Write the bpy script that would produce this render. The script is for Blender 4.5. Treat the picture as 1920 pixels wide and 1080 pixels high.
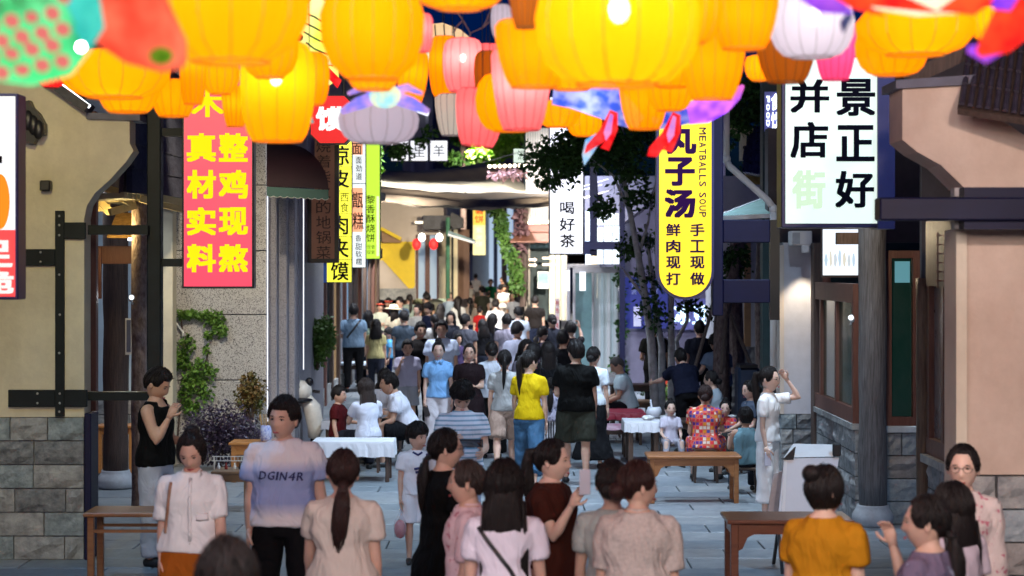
import bpy, bmesh, math, random
from math import sin, cos, pi, radians, sqrt, exp
from mathutils import Vector, Matrix, noise
from mathutils.bvhtree import BVHTree
for o in list(bpy.data.objects): bpy.data.objects.remove(o)
SC = bpy.context.scene; COL = SC.collection
F = 3733.33; HC = 2.68; Y0 = 500.0
# ------------------------------------------------------------------ camera
cd = bpy.data.cameras.new('camera'); cam = bpy.data.objects.new('camera', cd); COL.objects.link(cam)
cam.location = (0, 0, HC); cam.rotation_euler = (pi/2, 0, 0)
cd.sensor_width = 36; cd.lens = 70; cd.shift_y = -(540-Y0)/1920; cd.clip_start = .1; cd.clip_end = 2000
cd.dof.use_dof = True; cd.dof.focus_distance = 21; cd.dof.aperture_fstop = 2.5
SC.camera = cam
# ------------------------------------------------------------------ sky, dusk
wd = bpy.data.worlds.new('World'); SC.world = wd; wd.use_nodes = True
nt = wd.node_tree; nt.nodes.clear()
sky = nt.nodes.new('ShaderNodeTexSky'); sky.sky_type = 'NISHITA'; sky.sun_disc = False
SUN_EL, SUN_ROT = radians(1.0), radians(200)
sky.sun_elevation = SUN_EL; sky.sun_rotation = SUN_ROT; sky.ozone_density = 10.0; sky.air_density = 1.0
bg = nt.nodes.new('ShaderNodeBackground'); bg.inputs[1].default_value = .11
wo = nt.nodes.new('ShaderNodeOutputWorld'); nt.links.new(sky.outputs[0], bg.inputs[0]); nt.links.new(bg.outputs[0], wo.inputs[0])
sl = bpy.data.lights.new('sun', 'SUN'); so = bpy.data.objects.new('sun', sl); COL.objects.link(so)
sl.energy = .03; sl.angle = radians(12); sl.color = (1, .8, .75); so.rotation_euler = (radians(80), 0, radians(-20)); so.location = (0, -5, 12)
vs = SC.view_settings; vs.view_transform = 'Standard'; vs.look = 'None'; vs.exposure = 0.1; vs.gamma = 1; vs.use_curve_mapping = False
SC.render.engine = 'CYCLES'; cy = SC.cycles
cy.use_denoising = True; cy.max_bounces = 6; cy.diffuse_bounces = 3; cy.glossy_bounces = 3; cy.transmission_bounces = 4; cy.transparent_max_bounces = 8
cy.sample_clamp_indirect = 4; cy.caustics_reflective = False; cy.caustics_refractive = False
try: cy.use_light_tree = True
except Exception: pass

# ------------------------------------------------------------------ helpers
def WX(px, Y): return (px-960)*Y/F
def WZ(py, Y): return HC-(py-Y0)*Y/F
def P(px, py, Y): return Vector((WX(px, Y), Y, WZ(py, Y)))
def gz(Y): return .009*max(0, Y-28)
def GY(py):
    k = F/(py-Y0); return (HC+.252)*k/(1+.009*k) if HC*k > 28 else HC*k
def lin(h):
    h = h.lstrip('#'); h = h if len(h) == 6 else ''.join(q*2 for q in h); c = [int(h[i:i+2], 16)/255 for i in (0, 2, 4)]
    return tuple(v/12.92 if v < .04045 else ((v+.055)/1.055)**2.4 for v in c)
def c3(c): return lin(c) if isinstance(c, str) else tuple(c)
MC = {}
def newmat(name):
    m = bpy.data.materials.new(name); m.use_nodes = True; nt = m.node_tree; nt.nodes.clear()
    return m, nt, (lambda t: nt.nodes.new('ShaderNode'+t)), nt.links.new
def setv(n, k, v):
    if k in n.inputs: n.inputs[k].default_value = v
def mat(name, col=(.5, .5, .5), rough=.6, metal=0, var=.18, vs_=6., bump=.0, bs=40., emit=0, ecol=None, stretch=(1, 1, 1), col2=None, sheen=0, spec=.5, alpha=1, trans=0, seed=None):
    key = name
    if key in MC: return MC[key]
    m, nt, N, L = newmat(name); out = N('OutputMaterial'); b = N('BsdfPrincipled'); L(b.outputs[0], out.inputs[0])
    col = c3(col); tc = N('TexCoord'); mp = N('Mapping'); L(tc.outputs['Object'], mp.inputs[0]); mp.inputs['Scale'].default_value = stretch
    setv(b, 'Roughness', rough); setv(b, 'Metallic', metal); setv(b, 'Specular IOR Level', spec); setv(b, 'Alpha', alpha); setv(b, 'Transmission Weight', trans)
    if sheen: setv(b, 'Sheen Weight', sheen)
    b.inputs['Base Color'].default_value = (*col, 1)
    if var or col2:
        nz = N('TexNoise'); L(mp.outputs[0], nz.inputs['Vector']); nz.inputs['Scale'].default_value = vs_; nz.inputs['Detail'].default_value = 5; nz.inputs['Roughness'].default_value = .65
        rp = N('ValToRGB'); L(nz.outputs[0], rp.inputs[0]); rp.color_ramp.elements[0].position = .3; rp.color_ramp.elements[1].position = .7
        c2 = c3(col2) if col2 else tuple(min(1, v*(1+var)) for v in col)
        c1 = col if col2 else tuple(v*(1-var) for v in col)
        rp.color_ramp.elements[0].color = (*c1, 1); rp.color_ramp.elements[1].color = (*c2, 1)
        L(rp.outputs[0], b.inputs['Base Color'])
    if bump:
        nb = N('TexNoise'); L(mp.outputs[0], nb.inputs['Vector']); nb.inputs['Scale'].default_value = bs; nb.inputs['Detail'].default_value = 4
        bp = N('Bump'); bp.inputs['Strength'].default_value = bump; bp.inputs['Distance'].default_value = .02; L(nb.outputs[0], bp.inputs['Height']); L(bp.outputs[0], b.inputs['Normal'])
    if emit:
        setv(b, 'Emission Color', (*c3(ecol or col), 1)); setv(b, 'Emission Strength', emit)
    MC[key] = m; return m
def emis(name, col, s):
    if name in MC: return MC[name]
    m, nt, N, L = newmat(name); o = N('OutputMaterial'); e = N('Emission'); e.inputs[0].default_value = (*c3(col), 1); e.inputs[1].default_value = s; L(e.outputs[0], o.inputs[0])
    MC[name] = m; return m
def lit_panel(name, col, s, var=.12):      # backlit acrylic: slightly uneven tubes behind it
    if name in MC: return MC[name]
    m = mat(name, tuple(v*.5 for v in c3(col)), rough=.35, var=0, emit=s, ecol=col); return m

ROOT = {}
class MB:
    def __init__(s): s.v = []; s.f = []
    def add(s, vs, fs):
        n = len(s.v); s.v += [Vector(a) for a in vs]; s.f += [tuple(i+n for i in f) for f in fs]; return s
    def box(s, x0, x1, y0, y1, z0, z1, bev=0):
        if x0 > x1: x0, x1 = x1, x0
        if y0 > y1: y0, y1 = y1, y0
        if z0 > z1: z0, z1 = z1, z0
        if bev <= 0:
            return s.add([(x, y, z) for x in (x0, x1) for y in (y0, y1) for z in (z0, z1)],
                  [(0, 1, 3, 2), (4, 6, 7, 5), (0, 4, 5, 1), (2, 3, 7, 6), (0, 2, 6, 4), (1, 5, 7, 3)])
        b = min(bev, (x1-x0)*.4, (y1-y0)*.4, (z1-z0)*.4)
        vs = []; idx = {}
        for ix, sx in enumerate((-1, 1)):
            for iy, sy in enumerate((-1, 1)):
                for iz, sz in enumerate((-1, 1)):
                    X = (x0, x1)[ix]; Yv = (y0, y1)[iy]; Zv = (z0, z1)[iz]
                    for ax in range(3):
                        p = [X, Yv, Zv]
                        for a2, sg in zip(range(3), (sx, sy, sz)):
                            if a2 != ax: p[a2] -= sg*b
                        idx[(ix, iy, iz, ax)] = len(vs); vs.append(tuple(p))
        fs = []
        for ix in (0, 1): fs.append([idx[(ix, a, c, 0)] for a, c in ((0, 0), (0, 1), (1, 1), (1, 0))])
        for iy in (0, 1): fs.append([idx[(a, iy, c, 1)] for a, c in ((0, 0), (0, 1), (1, 1), (1, 0))])
        for iz in (0, 1): fs.append([idx[(a, c, iz, 2)] for a, c in ((0, 0), (0, 1), (1, 1), (1, 0))])
        for a in (0, 1):
            for c in (0, 1):
                fs.append([idx[(a, c, 0, 0)], idx[(a, c, 1, 0)], idx[(a, c, 1, 1)], idx[(a, c, 0, 1)]])
                fs.append([idx[(a, 0, c, 0)], idx[(a, 1, c, 0)], idx[(a, 1, c, 2)], idx[(a, 0, c, 2)]])
                fs.append([idx[(0, a, c, 1)], idx[(1, a, c, 1)], idx[(1, a, c, 2)], idx[(0, a, c, 2)]])
        for a in (0, 1):
            for c in (0, 1):
                for d in (0, 1): fs.append([idx[(a, c, d, k)] for k in range(3)])
        return s.add(vs, fs)
    def pbox(s, px0, py0, px1, py1, Y, d, bev=0):
        return s.box(WX(px0, Y), WX(px1, Y), Y, Y+d, WZ(py1, Y), WZ(py0, Y), bev)
    def bar(s, a, b, w, h=None):
        a = Vector(a); b = Vector(b); h = h or w; d = (b-a).normalized()
        u = d.cross(Vector((0, 0, 1)) if abs(d.z) < .95 else Vector((0, 1, 0))).normalized(); v = u.cross(d)
        vs = [q+u*i*w/2+v*j*h/2 for q in (a, b) for i, j in ((-1, -1), (1, -1), (1, 1), (-1, 1))]
        return s.add(vs, [(0, 1, 2, 3), (7, 6, 5, 4), (0, 4, 5, 1), (1, 5, 6, 2), (2, 6, 7, 3), (3, 7, 4, 0)])
    def tube(s, pts, r, n=8, cap=True, flat=1.0, up=None):
        pts = [Vector(p) for p in pts]; k = len(pts); rs = r if isinstance(r, (list, tuple)) else [r]*k
        n0 = len(s.v); ref = None
        for i, p in enumerate(pts):
            d = (pts[min(i+1, k-1)]-pts[max(i-1, 0)]).normalized()
            if ref is None:
                ref = Vector(up) if up else (Vector((0, 1, 0)) if abs(d.y) < .9 else Vector((1, 0, 0)))
            u = d.cross(ref); u = u.normalized() if u.length > 1e-5 else d.orthogonal().normalized(); w = u.cross(d).normalized(); ref = -w if (-w).dot(ref) > w.dot(ref) else w
            ref = d.cross(u) if d.cross(u).dot(ref) > 0 else u.cross(d)
            rr = rs[i]; ra, rb = rr if isinstance(rr, (list, tuple)) else (rr, rr*flat)
            for j in range(n):
                a = 2*pi*j/n; s.v.append(p+u*cos(a)*ra+ref*sin(a)*rb)
        for i in range(k-1):
            for j in range(n):
                a = n0+i*n+j; b = n0+i*n+(j+1) % n; s.f.append((a, b, b+n, a+n))
        if cap: s.f.append(tuple(n0+j for j in reversed(range(n)))); s.f.append(tuple(n0+(k-1)*n+j for j in range(n)))
        return s
    def lathe(s, c, prof, n=24, lobes=0, la=0.0, sx=1, sy=1, cap=True):
        c = Vector(c); n0 = len(s.v)
        for r, z in prof:
            for j in range(n):
                a = 2*pi*j/n; q = r*(1-la*(1-abs(sin(a*lobes/2)) ** .6)) if lobes else r
                s.v.append(c+Vector((cos(a)*q*sx, sin(a)*q*sy, z)))
        k = len(prof)
        for i in range(k-1):
            for j in range(n):
                a = n0+i*n+j; b = n0+i*n+(j+1) % n; s.f.append((a, b, b+n, a+n))
        if cap: s.f.append(tuple(n0+j for j in reversed(range(n)))); s.f.append(tuple(n0+(k-1)*n+j for j in range(n)))
        return s
    def ell(s, c, r, n=12, m=8, rot=None):
        c = Vector(c); n0 = len(s.v); R = rot or Matrix.Identity(3)
        for i in range(1, m):
            t = pi*i/m
            for j in range(n):
                a = 2*pi*j/n; s.v.append(c+R @ Vector((r[0]*sin(t)*cos(a), r[1]*sin(t)*sin(a), r[2]*cos(t))))
        s.v.append(c+R @ Vector((0, 0, r[2]))); s.v.append(c+R @ Vector((0, 0, -r[2]))); T = len(s.v)-2
        for i in range(m-2):
            for j in range(n):
                a = n0+i*n+j; b = n0+i*n+(j+1) % n; s.f.append((a, a+n, b+n, b))
        for j in range(n):
            s.f.append((T, n0+j, n0+(j+1) % n)); q = n0+(m-2)*n; s.f.append((T+1, q+(j+1) % n, q+j))
        return s
    def prism(s, pts, y0, y1):      # pts = [(x, z)] extruded along y
        n = len(pts); n0 = len(s.v)
        s.v += [Vector((x, y0, z)) for x, z in pts]+[Vector((x, y1, z)) for x, z in pts]
        s.f.append(tuple(n0+i for i in range(n))); s.f.append(tuple(n0+n+i for i in reversed(range(n))))
        for i in range(n): j = (i+1) % n; s.f.append((n0+i, n0+n+i, n0+n+j, n0+j))
        return s
    def ppoly(s, pts, Y, d): return s.prism([(WX(a, Y), WZ(b, Y)) for a, b in pts], Y, Y+d)
    def quad(s, a, b, c, d): return s.add([a, b, c, d], [(0, 1, 2, 3)])
    def build(s, name, m, parent=None, smooth=False, fix=True):
        off = ROOT.get(parent.name, Vector()) if parent else Vector()
        me = bpy.data.meshes.new(name); me.from_pydata([v-off for v in s.v], [], s.f); me.update()
        if fix:
            bm = bmesh.new(); bm.from_mesh(me); bmesh.ops.recalc_face_normals(bm, faces=bm.faces); bm.to_mesh(me); bm.free()
        if m: me.materials.append(m)
        if smooth: me.shade_smooth()
        o = bpy.data.objects.new(name, me); COL.objects.link(o)
        if parent: o.parent = parent; ROOT[o.name] = off
        else: ROOT[o.name] = Vector()
        return o
def tag(o, label=None, cat=None, group=None, kind=None):
    if label: o['label'] = label
    if cat: o['category'] = cat
    if group: o['group'] = group
    if kind: o['kind'] = kind
    return o
def thing(name, label, cat, loc=(0, 0, 0), group=None, kind=None):
    o = bpy.data.objects.new(name, None); COL.objects.link(o); o.location = loc; o.empty_display_size = .1
    ROOT[o.name] = Vector(loc); return tag(o, label, cat, group, kind)
def reuse(name, me, parent, loc, rot=None, scale=None):
    o = bpy.data.objects.new(name, me); COL.objects.link(o)
    off = ROOT.get(parent.name, Vector()) if parent else Vector()
    o.location = Vector(loc)-off; o.parent = parent
    if rot: o.rotation_euler = rot
    if scale: o.scale = scale
    return o
def lamp(name, kind, loc, energy, col, parent=None, size=.1, aim=None, spot=60, blend=.5):
    l = bpy.data.lights.new(name, kind); l.energy = energy; l.color = c3(col)
    if kind == 'AREA': l.size = size
    elif kind == 'SPOT': l.spot_size = radians(spot); l.spot_blend = blend; l.shadow_soft_size = size
    else: l.shadow_soft_size = size
    o = bpy.data.objects.new(name, l); COL.objects.link(o)
    off = ROOT.get(parent.name, Vector()) if parent else Vector()
    o.location = Vector(loc)-off
    if parent: o.parent = parent
    if aim: o.rotation_euler = (Vector(aim)-Vector(loc)).to_track_quat('-Z', 'Y').to_euler()
    return o
# ---- lettering: every character is a mesh of its own fitted into a box
GL = {}
def glyph(ch, bold=0.0):
    k = (ch, bold)
    if k in GL: return GL[k]
    cu = bpy.data.curves.new('lettering', 'FONT'); cu.body = ch; cu.size = 1; cu.offset = bold; cu.extrude = .0; cu.resolution_u = 2
    o = bpy.data.objects.new('tmp', cu); COL.objects.link(o)
    dg = bpy.context.evaluated_depsgraph_get(); me = bpy.data.meshes.new_from_object(o.evaluated_get(dg))
    bpy.data.objects.remove(o); bpy.data.curves.remove(cu)
    vs = [v.co.copy() for v in me.vertices]; fs = [tuple(p.vertices) for p in me.polygons]; bpy.data.meshes.remove(me)
    x0 = min(v.x for v in vs); x1 = max(v.x for v in vs); y0 = min(v.y for v in vs); y1 = max(v.y for v in vs)
    GL[k] = ([((v.x-x0)/(x1-x0)-.5, (v.y-y0)/(y1-y0)-.5) for v in vs], fs, (x1-x0)/(y1-y0)); return GL[k]
def char(ch, px0, py0, px1, py1, Y, m, parent, bold=.0, rot=False, name='character', lift=.006):
    vs, fs, asp = glyph(ch, 0); mb = MB(); Yf = Y-lift; bo = min(bold, .07)
    x0, x1, z1, z0 = WX(px0, Yf), WX(px1, Yf), WZ(py0, Yf), WZ(py1, Yf); cx, cz = (x0+x1)/2, (z0+z1)/2
    if rot: V = [(cx+b*(x1-x0), Yf, cz-a*(z1-z0)) for a, b in vs]
    else: V = [(cx+a*(x1-x0), Yf, cz+b*(z1-z0)) for a, b in vs]
    if bo > 0:
        sx_, sz_ = abs(x1-x0), abs(z1-z0); k1 = 1-2*bo; V = [(cx+(x-cx)*k1, y, cz+(z-cz)*k1) for x, y, z in V]
        for q, (ca, sa) in enumerate(((1, 1), (1, -1), (-1, 1), (-1, -1), (1, 0), (-1, 0), (0, .8), (0, -.8))): mb.add([(x+ca*bo*sx_, y+.0004*(q-4), z+sa*.8*bo*sz_) for x, y, z in V], fs)
        mb.add([(x, y-.002, z) for x, y, z in V], fs)
    else: mb.add(V, fs)
    return mb.build(name, m, parent, fix=False)
def leafmesh(mb, c, r, n, size, rnd, shape=None, flat=1.0):
    for _ in range(n):
        while True:
            q = Vector((rnd.uniform(-1, 1), rnd.uniform(-1, 1), rnd.uniform(-1, 1)))
            if q.length < 1 and q.length > .15: break
        p = Vector(c)+Vector((q.x*r[0], q.y*r[1], q.z*r[2])); leaf(mb, p, size*rnd.uniform(.6, 1.3), rnd)
def leaf(mb, p, s, rnd):
    d = Vector((rnd.gauss(0, 1), rnd.gauss(0, 1), rnd.gauss(-.4, .7))).normalized(); u = d.orthogonal().normalized(); u.rotate(Matrix.Rotation(rnd.uniform(0, 6.28), 3, d)); w = d.cross(u)
    n = len(mb.v); mb.v += [p, p+d*s*.5+u*s*.28+w*s*.06, p+d*s, p+d*s*.5-u*s*.28+w*s*.06]; mb.f += [(n, n+1, n+2, n+3)]
# ------------------------------------------------------------------ common materials
M_STEEL = mat('green_black_steel', (.006, .010, .012), rough=.55, var=.3, spec=.25)
M_NAVY = mat('navy_steel', (.007, .008, .035), rough=.5, var=.15, spec=.25)
def plaster(name, c, c2, st):
    m, nt, N, L = newmat(name); o = N('OutputMaterial'); b = N('BsdfPrincipled'); L(b.outputs[0], o.inputs[0]); setv(b, 'Roughness', .9); setv(b, 'Specular IOR Level', .25); tc = N('TexCoord')
    a = N('TexNoise'); a.inputs['Scale'].default_value = 1.1; a.inputs['Detail'].default_value = 8; a.inputs['Roughness'].default_value = .7; L(tc.outputs['Object'], a.inputs['Vector'])
    r = N('ValToRGB'); L(a.outputs[0], r.inputs[0]); e = r.color_ramp.elements; e[0].position = .36; e[0].color = (*c2, 1); e[1].position = .6; e[1].color = (*c, 1)
    mp = N('Mapping'); mp.inputs['Scale'].default_value = (2.2, 2.2, .9); L(tc.outputs['Object'], mp.inputs[0]); d = N('TexNoise'); d.inputs['Scale'].default_value = 1.6; d.inputs['Detail'].default_value = 6; L(mp.outputs[0], d.inputs['Vector'])
    r2 = N('ValToRGB'); L(d.outputs[0], r2.inputs[0]); r2.color_ramp.elements[0].position = .5; r2.color_ramp.elements[1].position = .78; r2.color_ramp.elements[0].color = (0, 0, 0, 1); r2.color_ramp.elements[1].color = (.28, .28, .28, 1)
    mx = N('Mix'); mx.data_type = 'RGBA'; L(r2.outputs[0], mx.inputs[0]); L(r.outputs[0], mx.inputs[6]); mx.inputs[7].default_value = (*st, 1); L(mx.outputs[2], b.inputs['Base Color'])
    n2 = N('TexNoise'); n2.inputs['Scale'].default_value = 22; n2.inputs['Detail'].default_value = 6; L(tc.outputs['Object'], n2.inputs['Vector']); bp = N('Bump'); bp.inputs['Strength'].default_value = .4; bp.inputs['Distance'].default_value = .01; L(n2.outputs[0], bp.inputs['Height']); L(bp.outputs[0], b.inputs['Normal']); MC[name] = m; return m
M_PLASTER = plaster('cream_plaster', (.66, .6, .44), (.52, .47, .36), (.33, .27, .17))
M_PLAST2 = mat('weathered_plaster', (.6, .52, .45), rough=.85, var=.12, vs_=.9, bump=.15, bs=45)
M_STONE = mat('rough_stone', (.13, .14, .15), rough=.85, col2=(.36, .37, .37), vs_=8, bump=1, bs=22)
M_STONE2 = mat('pale_rough_stone', (.2, .21, .22), rough=.85, col2=(.42, .42, .4), vs_=9, bump=.9, bs=26)
M_WOOD = mat('dark_timber', (.045, .028, .022), rough=.6, col2=(.11, .07, .055), vs_=6, stretch=(9, 9, .6), bump=.5, bs=18)
M_WOODR = mat('red_brown_timber', (.09, .03, .02), rough=.5, col2=(.16, .06, .04), vs_=5, stretch=(8, 8, .7), bump=.3, bs=20)
M_BARK = mat('rough_bark', (.08, .05, .045), rough=.9, col2=(.26, .2, .19), vs_=22, stretch=(1, 1, .5), bump=1, bs=40)
M_ROOF = mat('dark_roof_tile', (.03, .032, .045), rough=.55, var=.5, vs_=12, bump=.3, bs=40)
M_TABLE = mat('varnished_table_wood', (.24, .085, .025), rough=.35, col2=(.36, .15, .05), vs_=4, stretch=(1, 10, 10), bump=.08, bs=30)
M_TABLED = mat('dark_red_table_wood', (.13, .04, .02), rough=.3, col2=(.2, .075, .035), vs_=4, stretch=(1, 10, 10), bump=.08, bs=30)
M_WHITE = mat('white_paint', (.75, .75, .74), rough=.5, var=.05)
M_CLOTHW = mat('white_table_cover', (.72, .72, .76), rough=.6, var=.06, bump=.3, bs=8)
M_GLASSD = mat('dark_shop_glass', (.02, .05, .07), rough=.08, var=0, spec=.8)
M_BLACK = mat('black_plastic', (.012, .012, .014), rough=.4, var=0)
M_LETK = mat('black_lettering', (.004, .003, .008), rough=.8, var=0, spec=.05)
rnd = random.Random(5)
# ================================================================== GROUND
g = MB(); ys = [-30, 0, 10, 20, 28, 40, 60, 80, 120, 200, 400]
for i, y in enumerate(ys):
    for x in (-150, 150): g.v.append(Vector((x, y, gz(y)-.03)))
for i in range(len(ys)-1): a = 2*i; g.f.append((a, a+1, a+3, a+2))
ground = tag(g.build('ground', mat('dark_joint_sand', (.07, .075, .08), rough=.9, var=.2)), kind='structure')
M_PAVE = [mat('blue_grey_paving_%s' % n, c, rough=.42, col2=c2, vs_=5, bump=.35, bs=16) for n, c, c2 in
          (('cool', (.13, .16, .19), (.22, .25, .27)), ('mid', (.15, .175, .20), (.26, .28, .30)), ('pale', (.18, .2, .22), (.30, .32, .33)))]
pav = thing('pavement', None, None, (0, 20, 0), kind='structure')
pm = []
for k in range(9):
    m = MB().box(-.592, .592, -.292, .292, -.03, rnd.uniform(-.004, .003), .006)
    m.v = [Vector((v.x, v.y, v.z+v.x*rnd.choice((-.003, .002, .004))*.6)) for v in m.v]
    me = bpy.data.meshes.new('paving_stone'); me.from_pydata(m.v, [], m.f); me.materials.append(M_PAVE[k % 3]); pm.append(me)
Yp = 15.6; r = 0
while Yp < 27.6:
    x = -5.4+(r % 3)*.4
    while x < 5.6:
        reuse('paving_stone', rnd.choice(pm), pav, (x, Yp, 0), (0, 0, rnd.choice((0, pi)))); x += 1.2
    Yp += .6; r += 1
for k, (ya, yb) in enumerate(((27.6, 90),)):
    for q in range(3):
        mm = MB(); Yp = ya; r = 0; 
        while Yp < yb:
            x = -7+(r % 3)*.4
            while x < 7:
                h_ = int(abs(sin(x*12.9+Yp*78.2))*43758.5); 
                if h_ % 3 == q:
                    z = gz(Yp+.3); z0 = gz(Yp)
                    mm.add([(x-.594, Yp-.294, gz(Yp-.3)), (x+.594, Yp-.294, gz(Yp-.3)), (x+.594, Yp+.294, z), (x-.594, Yp+.294, z)], [(0, 1, 2, 3)])
                x += 1.2
            Yp += .6; r += 1
        tag(mm.build('paving_stone', M_PAVE[q], pav, fix=False), kind='stuff')
mm = MB(); Yp = 3.0
while Yp < 15.5:
    x = -5.4
    while x < 5.6: mm.box(x-.594, x+.594, Yp-.294, Yp+.294, -.03, 0); x += 1.2
    Yp += .6
tag(mm.build('paving_stone', M_PAVE[1], pav), kind='stuff')

# ------------------------------------------------------------------ rough masonry
def stonevar(n, c, c2, sc): return mat(n, c, rough=.85, col2=c2, vs_=sc, bump=1, bs=24)
STM = {'rough_stone': [M_STONE, stonevar('rough_stone_teal', (.11, .14, .155), (.31, .36, .38), 10), stonevar('rough_stone_dark', (.07, .08, .09), (.24, .25, .26), 13), stonevar('rough_stone_pale', (.15, .155, .16), (.38, .39, .385), 7)],
       'pale_rough_stone': [M_STONE2, stonevar('pale_stone_blue', (.20, .24, .27), (.40, .46, .48), 9), stonevar('pale_stone_brown', (.19, .18, .17), (.38, .36, .34), 8)]}
def block(mb, x0, x1, z0, z1, y, d, r, rough=.026):
    n = 3; n0 = len(mb.v)
    for j in range(n+1):
        for i in range(n+1):
            e = i in (0, n) or j in (0, n)
            mb.v.append(Vector((x0+(x1-x0)*i/n, y+(.018 if e else r.uniform(-rough, rough)), z0+(z1-z0)*j/n)))
    for j in range(n):
        for i in range(n): a = n0+j*(n+1)+i; mb.f.append((a, a+1, a+n+2, a+n+1))
    b = len(mb.v)
    for (x, z) in ((x0, z0), (x1, z0), (x1, z1), (x0, z1)): mb.v.append(Vector((x, y+d, z)))
    c = [n0, n0+n, n0+(n+1)*(n+1)-1, n0+n*(n+1)]
    bot = [n0+i for i in range(n+1)]; top = [n0+n*(n+1)+i for i in range(n+1)]
    lef = [n0+j*(n+1) for j in range(n+1)]; rig = [n0+j*(n+1)+n for j in range(n+1)]
    mb.f += [tuple(bot[::-1]+[b, b+1]), tuple(top+[b+2, b+3]), tuple(lef+[b+3, b]), tuple(rig[::-1]+[b+1, b+2])]
def masonry(parent, x0, x1, z0, z1, y, d, rows, wmin, wmax, m, seed, side=False, name='stone', joint=.012):
    r = random.Random(seed); h = (z1-z0)/rows; ms = STM.get(m.name, [m])
    for k in range(rows):
        x = x0
        while x < x1-.02:
            w = r.uniform(wmin, wmax)
            if x+w > x1-wmin*.6: w = x1-x
            b = MB(); block(b, x+joint/2, x+w-joint/2, z0+k*h+joint/2, z0+(k+1)*h-joint/2, y, d, r); b.build(name, r.choice(ms), parent); x += w
def masonry_x(parent, x, d, y0, y1, z0, z1, rows, wmin, wmax, m, seed):   # wall parallel to the street: rotated blocks
    r = random.Random(seed); h = (z1-z0)/rows
    for k in range(rows):
        y = y0
        while y < y1-.02:
            w = r.uniform(wmin, wmax)
            if y+w > y1-wmin*.6: w = y1-y
            b = MB(); block(b, y+.006, y+w-.006, z0+k*h+.006, z0+(k+1)*h-.006, 0, .2, r)
            sg = 1 if d > 0 else -1
            b.v = [Vector((x+v.y*sg, v.x, v.z)) for v in b.v]; b.build('stone', m, parent); y += w
def tile_roof(parent, A, B, up, cols, rows, m, rad=None, single=False, name='roof_tile', deck=True, part=True):
    """barrel tiles from eave A-B going along 'up'"""
    A, B, up = Vector(A), Vector(B), Vector(up); ac = (B-A)/cols; nrm = ac.cross(up).normalized()
    if nrm.z < 0: nrm = -nrm
    rad = rad or ac.length*.36; L = up/rows; acn = ac.normalized(); mb = MB()
    if deck:
        dk = MB(); t = nrm*.03; dk.add([A-t, B-t, B+up-t, A+up-t, A-t*2.4, B-t*2.4, B+up-t*2.4, A+up-t*2.4], [(0, 1, 2, 3), (7, 6, 5, 4), (0, 4, 5, 1), (2, 6, 7, 3), (0, 3, 7, 4), (1, 5, 6, 2)]); dk.build('roof_deck', M_WOOD, parent)
    for i in range(cols):
        for j in range(rows):
            b = MB() if single else mb
            p = A+ac*(i+.5)+L*j; q = p+L*1.08-nrm*.012; n0 = len(b.v); hh = rad*(1.0)
            for s_, rr in ((p, hh), (q, hh*.86)):
                for a in range(5):
                    t = pi*a/4; b.v.append(s_+acn*cos(t)*rr+nrm*sin(t)*rr)
            for a in range(4): b.f.append((n0+a, n0+a+1, n0+a+6, n0+a+5))
            b.f.append((n0, n0+1, n0+2, n0+3, n0+4)); b.f.append((n0+5, n0+9, n0+8, n0+7, n0+6)); b.f.append((n0, n0+4, n0+9, n0+5))
            if single: b.build(name, m, parent, fix=False)
    if not single: tag(mb.build(name, m, parent, fix=False), kind='stuff')
def column(name, label, x, y, z1, r, m, base=True, z0=0, group=None, square=False, base_r=1.45):
    t = thing(name, label, 'column', (x, y, z0), group)
    c = MB()
    if square: c.box(x-r, x+r, y-r, y+r, z0, z1, .01)
    else:
        pr = []; rr = random.Random(int(x*100+y*7))
        for k in range(15): pr.append((r*(1+rr.uniform(-.03, .03)), (z0+(.2 if base else 0))+(z1-z0-.2)*k/14))
        c.lathe((x, y, 0), pr, 20)
        c.v = [v+Vector((noise.noise(v*2.5)*r*.10, noise.noise(v*2.1+Vector((5, 0, 0)))*r*.10, 0)) for v in c.v]
    c.build('shaft', m, t, smooth=not square)
    if base:
        b = MB().lathe((x, y, z0), [(r*1.28, 0), (r*base_r, .02), (r*(base_r+.12), .07), (r*(base_r+.1), .12), (r*1.25, .17), (r*1.14, .2), (r*1.14, .22)], 28)
        b.build('base_stone', mat('carved_pale_stone', (.45, .47, .5), rough=.6, var=.12, vs_=12, bump=.2, bs=30), t, smooth=True)
    return t
# ================================================================== LEFT: NEAR GABLE WALL
Y = 18.2
t = thing('gable_wall', 'cream plaster gable wall with stepped corbel over blue grey stone base at left edge', 'wall', (WX(80, Y), Y+.15, 0))
MB().ppoly([(-90, 40), (40, 120), (165, 213), (243, 220), (243, 268), (250, 283), (235, 305), (205, 338), (178, 362), (163, 385), (158, 410), (158, 782), (-90, 782)], Y, .28).build('plaster_wall', M_PLASTER, t)
MB().ppoly([(162, 211), (262, 214), (262, 226), (162, 223)], Y-.05, .4).build('corbel_slab', mat('grey_slate', (.09, .09, .13), var=.2), t)
MB().bar(P(-90, 20, Y-.05), P(168, 205, Y-.05), .3, .08).build('coping', M_ROOF, t)
masonry(t, -5.6, WX(158, Y), 0, WZ(782, Y), Y-.02, .3, 6, .22, .5, M_STONE, 3)
MB().box(-5.6, WX(157, Y), Y+.03, Y+.26, 0, WZ(784, Y)).build('wall_core', mat('mortar', (.16, .16, .17), rough=.9), t)
MB().box(WX(159, Y), WX(172, Y), Y-.03, Y+.3, 0, WZ(775, Y), .008).build('edge_post', M_NAVY, t)
s = thing('led_strip', 'thin white light strip running down the left roof edge beneath lanterns', 'light', P(140, 178, Y-.12))
MB().bar(P(105, 152, Y-.14), P(168, 200, Y-.14), .03, .03).build('tube', emis('cool_white_light', (.9, .95, 1), 6), s)
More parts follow.
